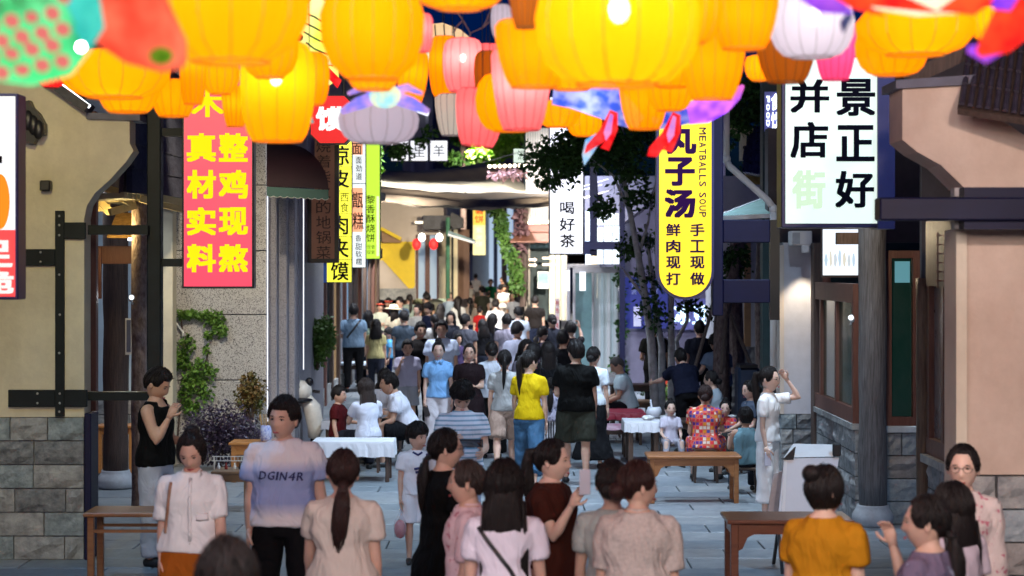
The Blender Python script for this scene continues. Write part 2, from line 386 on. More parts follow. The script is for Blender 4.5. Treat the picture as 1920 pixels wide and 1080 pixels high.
s = thing('roof_ornament', 'black carved iron ornament fixed high on the left cream wall', 'ornament', P(62, 230, Y-.1))
MB().ppoly([(44, 190), (55, 188), (60, 200), (72, 212), (83, 232), (83, 252), (70, 255), (62, 270), (50, 268), (44, 262)], Y-.16, .12).build('carving', M_BLACK, s)
for q in range(3): MB().ell(P(52+q*10, 225+q*9, Y-.18), (.05, .04, .09)).build('lobe', M_BLACK, s, smooth=True)
s = thing('wall_spot_box', 'small square black box mounted on the cream wall at left', 'fixture', P(84, 348, Y))  # box of a wall spot fixture, built without a lamp
MB().pbox(74, 338, 94, 358, Y-.1, .098, .01).build('spot_body', M_BLACK, s); MB().pbox(77, 341, 91, 355, Y-.108, .007).build('spot_front', mat('dark_spot_front', (.03, .03, .03), var=0), s)
# steel frame
f = thing('steel_sign_frame', 'dark bolted steel frame on left cream wall carrying tall post and red sign', 'frame', (WX(290, 18.5), 18.5, 0))
for nm, a in (('plate', (103, 395, 120, 781)), ('plate', (120, 417, 160, 448)), ('plate', (47, 467, 103, 498)), ('plate', (15, 731, 103, 763)), ('plate', (120, 731, 163, 763))):
    MB().pbox(*a, Y-.04, .035, .004).build(nm, M_STEEL, f)
MB().pbox(163, 422, 277, 440, Y+.15, .12).build('arm', M_STEEL, f); MB().pbox(163, 735, 277, 751, Y+.15, .12).build('arm', M_STEEL, f)
MB().box(WX(277, 18.5), WX(303, 18.5), 18.45, 18.6, 0, WZ(150, 18.5), .01).build('post', M_STEEL, f)
for a in (240, 485): MB().pbox(303, a, 345, a+15, 18.5, .1).build('arm', M_STEEL, f)
bt = MB()
for (bx, by) in ((111, 405), (111, 422), (111, 441), (76, 473), (76, 491), (111, 515), (111, 662), (111, 772), (112, 590), (70, 738), (112, 738), (112, 756), (70, 756)): MB().ell(P(bx, by, Y-.045), (.011, .008, .011), 8, 5).build('bolt', mat('zinc', (.4, .4, .38), metal=.6, var=0), f)

# ------------------------------------------------------------------ LEFT: OPEN PORCH
column('square_column', 'dark red square timber column beside the left gable wall', WX(172, 19.5), 19.5, 4.2, .055, M_WOODR, base=False, square=True)
column('round_column', 'thick round timber column with white carved stone base behind man in black vest', WX(217, 24.1), 24.1, 4.3, .15, M_WOOD)
column('bark_column', 'rough speckled bark column next to dark steel post at left', WX(261, 21.5), 21.5, 3.9, .085, M_BARK, base=False)
bw = thing('porch_building', 'pale blue lit back wall of porch above low stone dado behind timber columns', 'building', (WX(240, 27.8), 27.8, 0))
MB().box(-6.6, -4.66, 27.6, 27.8, WZ(748, 27.6), 5.0).build('plaster_wall', mat('pale_blue_plaster', (.5, .62, .7), rough=.8, var=.06, bump=.1), bw)
masonry(bw, -6.6, -4.66, 0, WZ(748, 27.6), 27.5, .2, 4, .3, .6, M_STONE2, 11)
MB().box(WX(303, 26.5), WX(324, 26.5), 26.5, 26.8, 0, WZ(180, 26.5), .01).build('pier', M_PLASTER, bw)
MB().bar(P(158, 478, 22.5), P(272, 478, 22.5), .2, .2).build('beam', M_WOODR, bw)
MB().bar(P(185, 466, 22.2), P(185, 560, 22.2), .06, .06).build('strut', M_WOODR, bw)
M_WARMW = mat('pale_rafter_wood', (.5, .4, .2), rough=.6, var=.2, vs_=5)
for a, b in (((173, 366), (206, 398)), ((206, 398), (254, 385)), ((163, 391), (204, 389)), ((195, 352), (262, 372)), ((228, 372), (247, 385)), ((262, 372), (342, 392)), ((303, 372), (342, 380))):
    MB().bar(P(*a, 21.2), P(*b, 21.4), .055, .075).build('rafter', M_WARMW, bw)
mb = MB()
for i in range(22):
    x = 208+i*2.3; mb.bar(P(x+12, 400, 22.3), P(x-6, 445, 21.9), .016, .016)
tag(mb.build('reed_screen', mat('golden_reed', (.35, .2, .06), var=.4, vs_=20), bw), kind='stuff')
# dark tiled eave that runs back behind the post
er = thing('porch_roof', 'dark tiled eave of the left porch sloping behind the steel post', 'roof', P(290, 300, 21))
tile_roof(er, P(236, 362, 20.0), P(345, 372, 26.0), Vector((-.1, .1, .0))+Vector((0.0, .9, 1.55)), 26, 6, M_ROOF)
for i in range(18):
    a = P(236, 366, 20.0).lerp(P(345, 378, 26), i/17); MB().bar(a, a+Vector((-.6, .3, -.02)), .05, .06).build('rafter', M_WARMW, er)
for k, (x0, x1) in enumerate(((240, 276),)):
    s = thing('ceiling_light', 'glowing white tube light under the left porch ceiling', 'light', P(258, 446, 23.5))
    MB().pbox(x0, 438, x1, 451, 23.5, .08).build('tube', emis('shop_tube', (.95, .97, 1), 8), s); MB().pbox(x0-1, 434, x1+1, 438, 23.48, .12).build('housing', M_WHITE, s)
s = thing('wall_lamp', 'small glowing lamp at the edge of the left gable wall', 'light', P(168, 430, 20.2))
MB().ell(P(168, 418, 20.2), (.03, .03, .05)).build('bulb', emis('cool_bulb', (.95, .97, 1), 8), s); MB().ell(P(167, 448, 20.2), (.03, .03, .07)).build('bulb', MC['cool_bulb'], s)
MB().bar(P(168, 405, 20.25), P(168, 458, 20.25), .02).build('bracket', M_BLACK, s)
lamp('porch_lamp', 'AREA', (-5.3, 24.5, 3.9), 60, (.8, .9, 1), size=1.2)
lamp('rafter_lamp', 'POINT', P(225, 430, 21.4), 25, (1, .75, .3), size=.1)
def floodlight(name, label, p, aim, watts, col, mcol, spot=95, l=.2, r=.028):
    p = Vector(p); d = (Vector(aim)-p).normalized(); t = thing(name, label, 'floodlight', p)
    MB().tube([p-d*l*.5, p-d*l*.1, p+d*l*.5], [r*.8, r, r*1.1], 14).build('housing', mcol, t, smooth=True)
    MB().tube([p+d*l*.5, p+d*(l*.5+.008)], [r*.95, r*.95], 14).build('lens', emis('flood_lens_'+name, col, 1.6), t)
    MB().tube([p-d*l*.2, p-d*l*.2+Vector((0, .08, -.05))], .012, 6).build('bracket', mcol, t)
    lamp('lamp', 'SPOT', p+d*(l*.5+.02), watts, col, t, .006, aim, spot, .8); return t
floodlight('column_floodlight', 'white cylinder floodlight clamped to the bark column at left', P(246, 560, 21.3), P(262, 500, 19), 6, (.9, .95, 1), M_WHITE, 90)
s = thing('notice_board', 'narrow framed notice hanging beside the bark column', 'sign', P(241, 630, 22.5))
MB().pbox(235, 597, 247, 665, 22.5, .03).build('frame', M_WHITE, s); MB().pbox(237, 600, 245, 660, 22.49, .01).build('sheet', mat('dim_print', (.1, .12, .2)), s)

# ------------------------------------------------------------------ LEFT: GRANITE FACADE
Y = 27.0
gf = thing('granite_building', 'speckled pale granite facade with stepped pilasters and creepers, left of the street', 'building', (WX(420, Y), Y+.5, 0))
m_gr = None
def granite(name, a, b):
    m, nt, N, L = newmat(name); o = N('OutputMaterial'); bs = N('BsdfPrincipled'); L(bs.outputs[0], o.inputs[0]); tc = N('TexCoord')
    v = N('TexNoise'); v.inputs['Scale'].default_value = 95; v.inputs['Detail'].default_value = 3; L(tc.outputs['Object'], v.inputs['Vector'])
    r = N('ValToRGB'); L(v.outputs[0], r.inputs[0]); r.color_ramp.interpolation = 'LINEAR'; e = r.color_ramp.elements; e[0].position = .40; e[0].color = (*a, 1); e[1].position = .48; e[1].color = (*b, 1)
    n2 = N('TexNoise'); n2.inputs['Scale'].default_value = 1.3; L(tc.outputs['Object'], n2.inputs['Vector']); mx = N('Mix'); mx.data_type = 'RGBA'; mx.blend_type = 'MULTIPLY'; mx.inputs[0].default_value = .35
    L(r.outputs[0], mx.inputs[6]); L(n2.outputs[0], mx.inputs[7]); L(mx.outputs[2], bs.inputs['Base Color']); setv(bs, 'Roughness', .6); return m
M_GRAN = granite('speckled_granite', (.13, .12, .12), (.6, .58, .54)); M_GRAN2 = granite('grey_speckled_granite', (.2, .19, .22), (.4, .39, .44))
jy = [-160, 20, 120, 222, 347, 470, 590, 713, 840, 875]
for i in range(len(jy)-1): MB().box(WX(325, Y), WX(499.5, Y), Y, Y+.06, max(0, WZ(jy[i+1], Y)+.006), WZ(jy[i], Y)-.006, .006).build('granite_panel', M_GRAN, gf)
MB().box(WX(326, Y), WX(498, Y), Y+.06, Y+4, 0, WZ(-160, Y)).build('wall_core', mat('dark_core', (.05, .05, .06)), gf)
for i, (a, b, dy) in enumerate(((504, 519, .35), (521, 538, .6), (540, 553, .85))): MB().box(WX(a-3, Y+dy), WX(b, Y+dy), Y+dy, Y+dy+.4, 0, WZ(352+i*4, Y+dy), .015).build('pilaster', M_GRAN2, gf)
MB().box(WX(504, Y), WX(556, Y+1), Y+1.3, Y+5, 0, WZ(350, Y+1.3)).build('side_wall', M_GRAN2, gf)
MB().box(WX(556, Y)-.3, WX(556, Y)-.0, Y+1.4, Y+5, WZ(350, Y), WZ(-100, Y)).build('upper_wall', mat('navy_render', (.1, .1, .2)), gf)
for i, (a, y0, y1) in enumerate(((501.5, 265, 790), (554.5, 360, 700))):
    s = thing('led_strip', ('vertical white light line down the granite corner', 'vertical white light line at the edge of the last pilaster')[i], 'light', P(a, 600, Y-.02))
    MB().box(WX(a-.8, Y-.02), WX(a+.8, Y-.02), Y-.02+i, Y+i, WZ(y1, Y), WZ(y0, Y)).build('tube', emis('led_line', (.85, .88, 1), 1.6), s)
s = thing('downpipe', 'thin white pipe bent near the creeper on the granite wall', 'pipe', P(327, 600, Y-.04))
MB().tube([P(326, 395, Y-.05), P(326, 600, Y-.05), P(343, 622, Y-.05), P(343, 636, Y-.05)], .018, 8).build('pipe', M_WHITE, s, smooth=True)
# awning
aw = thing('dome_awning', 'dark maroon dome awning with green scalloped edge on granite wall', 'awning', P(560, 320, 27))
mb = MB(); n = 14; k = 12; cx0, cx1 = 500, 616
for j in range(k+1):
    t_ = j/k
    for i in range(n+1):
        u = i/n; px = cx0+(cx1-cx0)*u*(.25+.75*sin(t_*pi/2)); py = 262+88*(1-cos(t_*pi/2))*(1)+u*u*6; yy = 27.4-1.3*sin(t_*pi/2)*(1-.0*u)
        mb.v.append(P(px, py, yy))
for j in range(k):
    for i in range(n): a = j*(n+1)+i; mb.f.append((a, a+1, a+n+2, a+n+1))
mb.build('canopy', mat('maroon_canvas', (.018, .003, .008), rough=.8, var=.2), aw, smooth=True, fix=False)
for nm, (o0, o1), cc in (('valance', (0, 16), (.01, .07, .06)), ('trim', (15, 17), (.6, .62, .6))):
    mb = MB(); N_ = 66
    for i in range(N_+1):
        u = i/N_; w = 2.6*abs(sin(u*pi*9)); px = cx0+(cx1-cx0)*u
        mb.v.append(P(px, 350+u*6+o0+(w if nm == 'trim' else 0), 26.09)); mb.v.append(P(px, 350+u*6+o1+w, 26.08))
    for i in range(N_): mb.f.append((2*i, 2*i+1, 2*i+3, 2*i+2))
    mb.build(nm, mat(nm+'_cloth', cc, var=.1), aw, fix=False)

# ------------------------------------------------------------------ LEFT: SHOP ROW
SX = -3.55
row = thing('shop_row', 'row of timber fronted shops with glass bays running down the left side', 'building', (SX-1, 44, 0))
MB().box(SX-3, SX-.25, 29, 52.4, 0, 9).build('wall', mat('grey_render', (.1, .095, .13), var=.1), row)
ml = [mat('lit_blue_glass', (.2, .35, .5), rough=.2, var=.1, emit=.35, ecol=(.3, .5, .75)), M_GLASSD, mat('amber_shop_glass', (.3, .2, .1), rough=.2, emit=.18, ecol=(.8, .5, .25)), mat('grey_shop_glass', (.2, .23, .27), rough=.2, emit=.12, ecol=(.4, .5, .6))]
y = 30.0; k = 0
while y < 51:
    w = rnd.uniform(.9, 1.5)
    MB().box(SX-.2, SX+.02, y, y+w, gz(y)+.35, 2.9).build('window', ml[k % 4] if k != 1 else ml[0], row)
    MB().box(SX-.22, SX+.06, y, y+w, gz(y), gz(y)+.35).build('sill_wall', M_STONE2, row)
    MB().box(SX-.2, SX+.09, y+w, y+w+.22, 0, 3.1, .01).build('post', (M_WOOD, M_WOODR, M_WOOD)[k % 3], row)
    y += w+.22; k += 1
MB().box(SX-.2, SX+.14, 29.5, 52.4, 2.9, 3.15).build('beam', M_WOOD, row)
s = thing('shop_window', 'bright pale blue lit glass strip beside the granite pilasters', 'window', P(568, 470, 31))
MB().pbox(560, 372, 576, 650, 31, .05).build('pane', mat('pale_blue_lit_glass', (.3, .4, .5), emit=.7, ecol=(.55, .72, .95), var=0), s); MB().pbox(557, 368, 560, 655, 30.98, .1).build('frame', M_BLACK, s)
MB().pbox(576, 368, 579, 655, 30.98, .1).build('frame', M_BLACK, s); MB().pbox(560, 368, 576, 372, 30.98, .1).build('frame', M_BLACK, s); MB().pbox(560, 412, 576, 420, 30.98, .08).build('frame', mat('blue_band', (.05, .1, .4)), s)
s = thing('blue_banner', 'small plain blue banner hanging below the brown sign', 'banner', P(606, 500, 32.6))
MB().pbox(602, 487, 613, 530, 32.6, .02).build('cloth', mat('blue_cloth', (.04, .12, .4)), s); MB().bar(P(600, 487, 32.6), P(614, 487, 32.6), .02).build('rail', M_BLACK, s)

# far left block, yellow sign light painted on its wall
Y = 60
fb = thing('yellow_lit_building', 'cream building with yellow light painted on lower wall and dark eave at the far left bend', 'building', P(760, 500, Y+1))
MB().ppoly([(700, 380), (832, 380), (832, 402), (820, 440), (779, 440), (779, 560), (700, 560)], Y+.1, 3).build('plaster_wall', M_PLAST2, fb)
MB().ppoly([(713, 453), (778, 453), (778, 536), (770, 545), (718, 488), (713, 488)], Y+.04, .055).build('yellow_light_panel', mat('yellow_paint_and_light', (.85, .6, .01), rough=.6, var=.05), fb)  # yellow sign light against shadow, painted as a panel with diagonal edge
MB().ppoly([(716, 430), (752, 446), (752, 455), (716, 455)], Y-.2, .2).build('gable_board', mat('brown_board', (.3, .17, .08)), fb)
MB().bar(P(714, 428, Y-.3), P(752, 448, Y-.3), .1, .1).build('barge_board', MC['yellow_paint_and_light'], fb)
MB().ppoly([(793, 404), (843, 404), (854, 418), (840, 430), (793, 430)], Y-1.2, 1.2).build('roof', M_ROOF, fb)
MB().ppoly([(846, 398), (868, 408), (868, 426), (850, 430), (842, 418)], Y-1.5, 1).build('roof', M_ROOF, fb)
MB().pbox(700, 541, 780, 562, Y-.1, .1).build('dado', M_STONE2, fb)
for a, b, c in (((764, 368), (776, 376), 0), ((818, 370), (835, 382), 0), ((778, 417), (812, 417), 1), ((806, 432), (838, 408), 2)): MB().bar(P(*a, Y-.6), P(*b, Y-.6), .07, .07).build('rafter', (emis('led_line', (.85, .88, 1), 1.6), emis('warm_tube', (1, .85, .6), 2.5), M_WARMW)[c], fb)
for k, (a, b, c) in enumerate(((779, 784, 0), (784, 797, 1), (797, 801, 0), (801, 806, 2), (806, 819, 1), (819, 822, 0), (822, 836, 3), (836, 840, 0), (840, 846, 4), (846, 850, 5), (850, 858, 4), (858, 880, 6))):
    mm_ = (M_WOODR, mat('far_blue_lit', (.3, .4, .5), emit=.3, ecol=(.4, .55, .75), var=0), M_WOODR, M_PLASTER, mat('warm_lit', (.6, .5, .3), emit=.3, ecol=(.9, .75, .45), var=.1), M_STEEL, mat('timber_door', (.2, .1, .06), var=.2, stretch=(9, 1, .5)))[c]
    MB().pbox(a, 430, b, 560, Y+.5-(.2 if c in (0, 5) else 0), .3).build('door_panel' if c in (1, 4) else 'post', mm_, fb)
for k, (a, c) in enumerate(((783, 452), (815, 452))):
    s = thing('red_lantern', ('small red lantern at left end of far timber porch', 'small red lantern at right end of far timber porch')[k], 'lantern', P(a-4, c+10, 58)); MB().ell(P(a-2, c+6, 58), (.13, .13, .17)).build('shade', mat('red_silk_glow', (.5, .02, .02), emit=1, ecol=(1, .03, .03), var=0), s, smooth=True); MB().tube([P(a-2, c-6, 58), P(a-2, c, 58)], .02, 6).build('cord', M_BLACK, s)
    s = thing('porch_lamp_globe', ('white glowing lamp over the left door of far porch', 'white glowing lamp over the right door of far porch')[k], 'light', P(a+10, c-5, 57.5)); MB().ell(P(a+8+k, c-7, 57.5), (.1, .1, .12)).build('globe', emis('hot_globe', (1, .95, .85), 7), s, smooth=True); MB().bar(P(a+8+k, c-14, 57.5), P(a+8+k, c-20, 57.5), .03).build('stem', M_BLACK, s)
s = thing('green_drainpipe', 'green painted vertical pipe on the far building corner', 'pipe', P(840, 500, 57)); MB().tube([P(840, 408, 57), P(840, 560, 57)], .06, 8).build('pipe', mat('green_pipe', (.03, .12, .07)), s)
s = thing('glass_canopy', 'small sloping glass canopy jutting out at the far building', 'canopy', P(870, 440, 56)); MB().add([P(840, 432, 56), P(892, 450, 56), P(892, 456, 55.5), P(840, 440, 55.5)], [(0, 1, 2, 3)]).build('glass', mat('canopy_glass', (.3, .4, .42), rough=.2, emit=.15, ecol=(.6, .8, .8)), s)
MB().bar(P(840, 440, 55.5), P(892, 456, 55.5), .06).build('rail', mat('canopy_rail', (.3, .33, .38)), s)

# far end
Y = 100
fe = thing('end_building', 'pale blue grey building with tall light bays closing the far end of the street', 'building', P(930, 500, Y))
MB().pbox(820, 330, 1010, 560, Y, 6).build('wall', mat('blue_grey_render', (.36, .42, .46), var=.06), fe)
for k, (a, b, c) in enumerate(((917, 925, 1), (926, 932, 0), (933, 940, 1), (941, 950, 2), (951, 962, 1), (963, 968, 0), (880, 886, 0), (868, 876, 2))):
    MB().pbox(a, 385, b, 548, Y-.4, .38).build(('post', 'lit_bay', 'timber_post')[c], (mat('dusk_blue_paint', (.1, .13, .25)), mat('far_blue_bay', (.3, .4, .5), emit=.75, ecol=(.5, .65, .85), var=0), mat('far_timber', (.1, .06, .07)))[c], fe)
MB().pbox(868, 370, 888, 470, Y-.8, .4).build('dark_bay', M_NAVY, fe)
ub = thing('tower_block', 'tall dark grey violet building rising behind the hanging lanterns', 'building', P(830, 250, 125))
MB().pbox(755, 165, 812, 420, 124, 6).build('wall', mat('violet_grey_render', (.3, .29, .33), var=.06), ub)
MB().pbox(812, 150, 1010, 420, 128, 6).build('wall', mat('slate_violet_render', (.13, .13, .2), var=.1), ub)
MB().bar(P(778, 205, 123), P(803, 214, 123), .25).build('eave_light', emis('led_line', (.85, .88, 1), 1.6), ub)
MB().bar(P(801, 210, 123.4), P(801, 330, 123.4), .2).build('downpipe', mat('pale_pipe', (.4, .4, .45)), ub)
MB().bar(P(773, 300, 123.4), P(773, 330, 123.4), .2).build('flue', mat('pale_pipe', (.4, .4, .45)), ub)
# cloth sails across the street
for k, (pts, lab) in enumerate(((((688, 348, 52), (860, 318, 55), (905, 312, 55), (1030, 330, 53), (1040, 382, 50), (880, 374, 48), (688, 375, 48)), 0),)):
    pass
def sail(label, A, B, C, D, sag, col, seed):
    s = thing('shade_sail', label, 'canopy', (Vector(A)+Vector(C))/2); mb = MB(); n = 22
    for j in range(n+1):
        for i in range(n+1):
            u, v = i/n, j/n; p = Vector(A).lerp(Vector(B), u).lerp(Vector(D).lerp(Vector(C), u), v)
            p.z -= sag*(4*u*(1-u))*(.4+.6*v)+.08*noise.noise(Vector((u*6+seed, v*9, 0)))+.05*sin(v*16+u*3); mb.v.append(p)
    for j in range(n):
        for i in range(n): a = j*(n+1)+i; mb.f.append((a, a+1, a+n+2, a+n+1))
    mb.build('cloth', col, s, smooth=True, fix=False)
    for i, q in enumerate((A, B, C, D)):
        q = Vector(q); MB().tube([q, q+Vector((-1.2 if i in (0, 3) else 1.2, .2, .35))], .012, 5).build('rope', M_WHITE, s)
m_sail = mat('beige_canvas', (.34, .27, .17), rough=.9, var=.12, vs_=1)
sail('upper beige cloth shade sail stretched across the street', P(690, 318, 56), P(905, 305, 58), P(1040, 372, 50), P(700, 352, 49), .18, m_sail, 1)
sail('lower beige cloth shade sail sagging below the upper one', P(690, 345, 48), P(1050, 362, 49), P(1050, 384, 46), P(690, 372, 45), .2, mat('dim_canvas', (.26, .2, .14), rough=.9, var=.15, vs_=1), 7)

# ------------------------------------------------------------------ FAR RIGHT: tea house and flower arch
Y = 52
th = thing('ribbed_shop', 'dark green shopfront under brown awning with ribbed pale fascia and bulb rows', 'building', P(1010, 450, Y+1))
for i in range(11):
    x = 986+i*4.6; MB().pbox(x, 240, x+3.6, 415, Y-.02*(i % 2), .3).build('fascia_rib', mat('pale_rib', (.38, .33, .27), var=.1), th)
MB().pbox(984, 240, 1040, 600, Y+.3, 3).build('wall', mat('dark_green_wall', (.02, .04, .04)), th)
MB().add([P(990, 420, Y), P(1040, 420, Y), P(1046, 452, Y-1.2), P(956, 452, Y-1.2), P(990, 424, Y), P(1040, 424, Y), P(1046, 455, Y-1.2), P(956, 455, Y-1.2)], [(0, 1, 2, 3), (7, 6, 5, 4), (0, 4, 5, 1), (3, 2, 6, 7), (0, 3, 7, 4), (1, 5, 6, 2)]).build('awning', mat('brown_canvas', (.2, .08, .05), var=.2), th)
for a, b in ((984, 988), (990, 994), (1042, 1048), (1052, 1055), (1060, 1063)): MB().pbox(a, 452, b, 600, Y-.1, .3).build('post', mat('pale_rib', (.38, .33, .27)), th)
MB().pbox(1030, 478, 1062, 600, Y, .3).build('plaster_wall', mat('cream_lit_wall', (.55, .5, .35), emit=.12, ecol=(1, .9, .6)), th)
s = thing('shop_poster', 'small green framed poster on the dark far shopfront', 'poster', P(1018, 525, Y-.3)); MB().pbox(1008, 509, 1029, 541, Y-.3, .05).build('frame', M_WHITE, s); MB().pbox(1009, 511, 1028, 532, Y-.31, .01).build('picture', mat('green_print', (.1, .3, .2), emit=.25, ecol=(.2, .7, .5), col2=(.3, .5, .4), vs_=3), s)
for k, (a, c) in enumerate(((992, 487), (992, 497), (1017, 484), (1017, 496))):
    s = thing('arrow_light', 'lit arrow bar light on the dark far shopfront, '+('upper left', 'lower left', 'upper right', 'lower right')[k]+' of four', 'light', P(a+8, c, Y-.5)); w_ = 10 if k < 2 else 19
    MB().pbox(a, c-2, a+w_, c+2, Y-.5, .05).build('bar', emis('warm_bar', (1, .8, .6), 3.5), s); MB().ppoly([(a+w_, c-4), (a+w_+5, c), (a+w_, c+4)], Y-.5, .05).build('tip', MC['warm_bar'], s)
def bulbs(label, a, b, n, Y):
    s = thing('bulb_string', label, 'string light', P(*a, Y)); MB().tube([P(*a, Y+.05), P(*b, Y+.05)], .02, 5).build('cable', M_BLACK, s)
    for i in range(n): MB().ell(P(a[0]+(b[0]-a[0])*i/(n-1), a[1]+(b[1]-a[1])*i/(n-1), Y), (.045, .045, .045), 8, 6).build('bulb', emis('warm_bulb', (1, .85, .6), 9), s)
bulbs('row of round warm bulbs above the flower band', (918, 312), (984, 310), 8, 51.3)
bulbs('row of round warm bulbs over the flower arch', (918, 371), (966, 369), 6, 51.3)
bulbs('row of round warm bulbs at brown awning top', (993, 417), (1030, 416), 7, 51.3)
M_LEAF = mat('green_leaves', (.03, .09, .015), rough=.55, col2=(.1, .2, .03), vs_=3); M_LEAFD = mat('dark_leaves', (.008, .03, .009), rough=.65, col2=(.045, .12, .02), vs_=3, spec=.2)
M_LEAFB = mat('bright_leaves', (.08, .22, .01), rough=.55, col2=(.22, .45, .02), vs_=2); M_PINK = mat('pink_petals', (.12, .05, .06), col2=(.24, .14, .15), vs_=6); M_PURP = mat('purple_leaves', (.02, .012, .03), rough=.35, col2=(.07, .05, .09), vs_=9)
fa = thing('flower_arch', 'arch of green creeper and dusty pink flowers with tiny lights at the far right', 'arch', P(950, 450, 51))
mb = MB(); mp_ = MB(); r3 = random.Random(4)
path = [(912, 385), (935, 395), (942, 430), (950, 465), (960, 490), (968, 510), (972, 545)]
for i in range(len(path)-1):
    for q in range(14):
        t_ = q/14; c = P(path[i][0]+(path[i+1][0]-path[i][0])*t_, path[i][1]+(path[i+1][1]-path[i][1])*t_, 51); leafmesh(mb, c, (.17, .2, .2), 26, .12, r3)
mb.build('foliage', M_LEAF, fa, fix=False)
for a, c, w, h, n in ((950, 326, 36, 9, 190), (975, 400, 11, 28, 150), (974, 450, 12, 26, 150), (968, 500, 8, 24, 90), (985, 430, 5, 15, 40)):
    leafmesh(mp_, P(a, c, 51.2), (w*51.2/F, .3, h*51.2/F), n, .15, r3)
mp_.build('blossom', M_PINK, fa, fix=False)
MB().tube([P(984, 390, 51.4), P(980, 440, 51.4), P(984, 520, 51.4), P(980, 575, 51.4)], .09, 7).build('stem', M_WOOD, fa)
# ------------------------------------------------------------------ MID RIGHT
Y = 46
gb = thing('glass_entrance', 'white framed glass entrance box with pale curtains', 'entrance', P(1115, 640, Y+.5))
zz = gz(Y)
for a, b, c, d in ((1063, 495, 1069, 715), (1074, 498, 1079, 715), (1163, 497, 1172, 715), (1069, 495, 1163, 502), (1079, 502, 1163, 512), (1110, 512, 1114, 715)): MB().pbox(a, b, c, d, Y, .12, .01).build('frame', mat('pink_white_frame', (.6, .57, .57), var=.04), gb)
for i in range(8):
    a = 1114+i*6.1; MB().pbox(a, 512, a+5.6, 712, Y+.1+(i % 2)*.06, .03).build('curtain_fold', mat('pale_curtain_%d' % (i % 3), ((.5, .55, .56), (.6, .6, .6), (.42, .52, .55))[i % 3], emit=.16, ecol=(.6, .75, .8), var=.05), gb)
MB().pbox(1079, 512, 1110, 712, Y+.2, .03).build('pane', mat('teal_dim_glass', (.15, .28, .3), rough=.15, emit=.1, ecol=(.4, .6, .65)), gb)
MB().pbox(1063, 700, 1172, 728, Y-.5, .6).build('plinth', M_STONE2, gb)
for k, (a, b, c, d) in enumerate(((1058, 507, 1068, 545), (1087, 510, 1098, 545), (1160, 512, 1164, 545))):
    s = thing('lit_panel', ('upright white glowing panel left of the glass entrance', 'upright white glowing panel inside the glass entrance', 'thin upright glowing panel right of the glass entrance')[k], 'light', P((a+b)/2, b, Y-.2)); MB().pbox(a, b, c, d, Y-.25, .05).build('diffuser', lit_panel('white_panel', (.95, .97, 1), 1.6), s); MB().pbox(a-.7, b-1, c+.7, b, Y-.26, .07).build('cap', M_WHITE, s)
Y = 43
pw = thing('violet_building', 'violet grey plaster building behind the slender trees on the right', 'building', P(1250, 600, Y+2))
MB().ppoly([(1135, 452), (1240, 370), (1260, 300), (1360, 300), (1360, 720), (1172, 720), (1172, 500), (1135, 500)], Y+.2, 4).build('plaster_wall', mat('violet_plaster', (.2, .185, .26), var=.1, rough=.85), pw)
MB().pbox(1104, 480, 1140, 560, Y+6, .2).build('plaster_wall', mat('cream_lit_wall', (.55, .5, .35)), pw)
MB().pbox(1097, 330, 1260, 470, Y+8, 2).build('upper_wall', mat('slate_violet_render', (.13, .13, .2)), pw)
MB().pbox(1098, 395, 1108, 500, Y+5, .2).build('light_bay', mat('sky_blue_bay', (.3, .45, .7), emit=.35, ecol=(.4, .6, 1)), pw)
for k, (a, b, c, d) in enumerate(((1120, 426, 1131, 495), (1133, 424, 1147, 495), (1149, 424, 1163, 495), (1120, 400, 1160, 422))):
    MB().pbox(a, b, c, d, Y+.6 if a > 1200 else Y-.1, .1).build('lit_window', lit_panel('white_window', (.85, .95, 1), 1.3), pw)
nf = thing('navy_steel_portal', 'dark navy steel post and crossbeam behind the white tea sign', 'frame', P(1116, 500, 41))
MB().pbox(1106, 300, 1120, 478, 41, .15, .01).build('post', M_NAVY, nf); MB().pbox(1092, 453, 1172, 468, 40.9, .12).build('beam', M_NAVY, nf); MB().pbox(1092, 452, 1106, 477, 40.7, .12).build('beam', M_NAVY, nf); MB().pbox(1162, 330, 1172, 700, 41.1, .15).build('post', M_NAVY, nf)
# right block between trees and downpipe
Y = 33
rb = thing('timber_frame_shop', 'pale walled shop with timber columns behind the downpipe on the right', 'building', P(1410, 600, Y+1))
MB().pbox(1355, 330, 1470, 655, Y+1.2, 3).build('plaster_wall', mat('pale_lit_plaster', (.55, .55, .6), var=.08), rb)
masonry(rb, WX(1355, Y), WX(1470, Y), gz(Y), WZ(655, Y), Y+1, .2, 4, .3, .6, M_STONE, 21)
MB().tube([P(1430, 450, Y), P(1426, 560, Y), P(1428, 690, Y)], .1, 12).build('column', M_BARK, rb); MB().pbox(1396, 450, 1408, 650, Y+1, .1).build('post', mat('warm_timber', (.35, .2, .1), var=.2), rb)
MB().tube([P(1388, 430, Y-1), P(1375, 520, Y-1), P(1382, 700, Y-1)], .13, 12).build('column', M_BARK, rb)
gc = thing('glass_canopy', 'sloping greenish glass canopy with white edge over the navy beam', 'canopy', P(1400, 395, 24)); 
MB().add([P(1353, 402, 25), P(1455, 362, 26), P(1455, 402, 24), P(1353, 409, 24)], [(0, 1, 2, 3)]).build('glass', mat('green_glass', (.25, .38, .36), rough=.15, emit=.08, ecol=(.5, .8, .75)), gc); MB().bar(P(1352, 409, 24), P(1455, 404, 24), .05).build('edge_rail', M_WHITE, gc)
MB().bar(P(1352, 403, 25), P(1455, 363, 26), .03).build('edge_rail', M_WHITE, gc)
uc = thing('corner_eave', 'short dark tiled eave with blue sheen behind the big white sign', 'roof', P(1420, 300, 30))
tile_roof(uc, P(1395, 325, 29), P(1470, 335, 27), Vector((.15, 1.1, .75)), 12, 4, mat('blue_sheen_tile', (.03, .035, .09), rough=.25, var=.4))
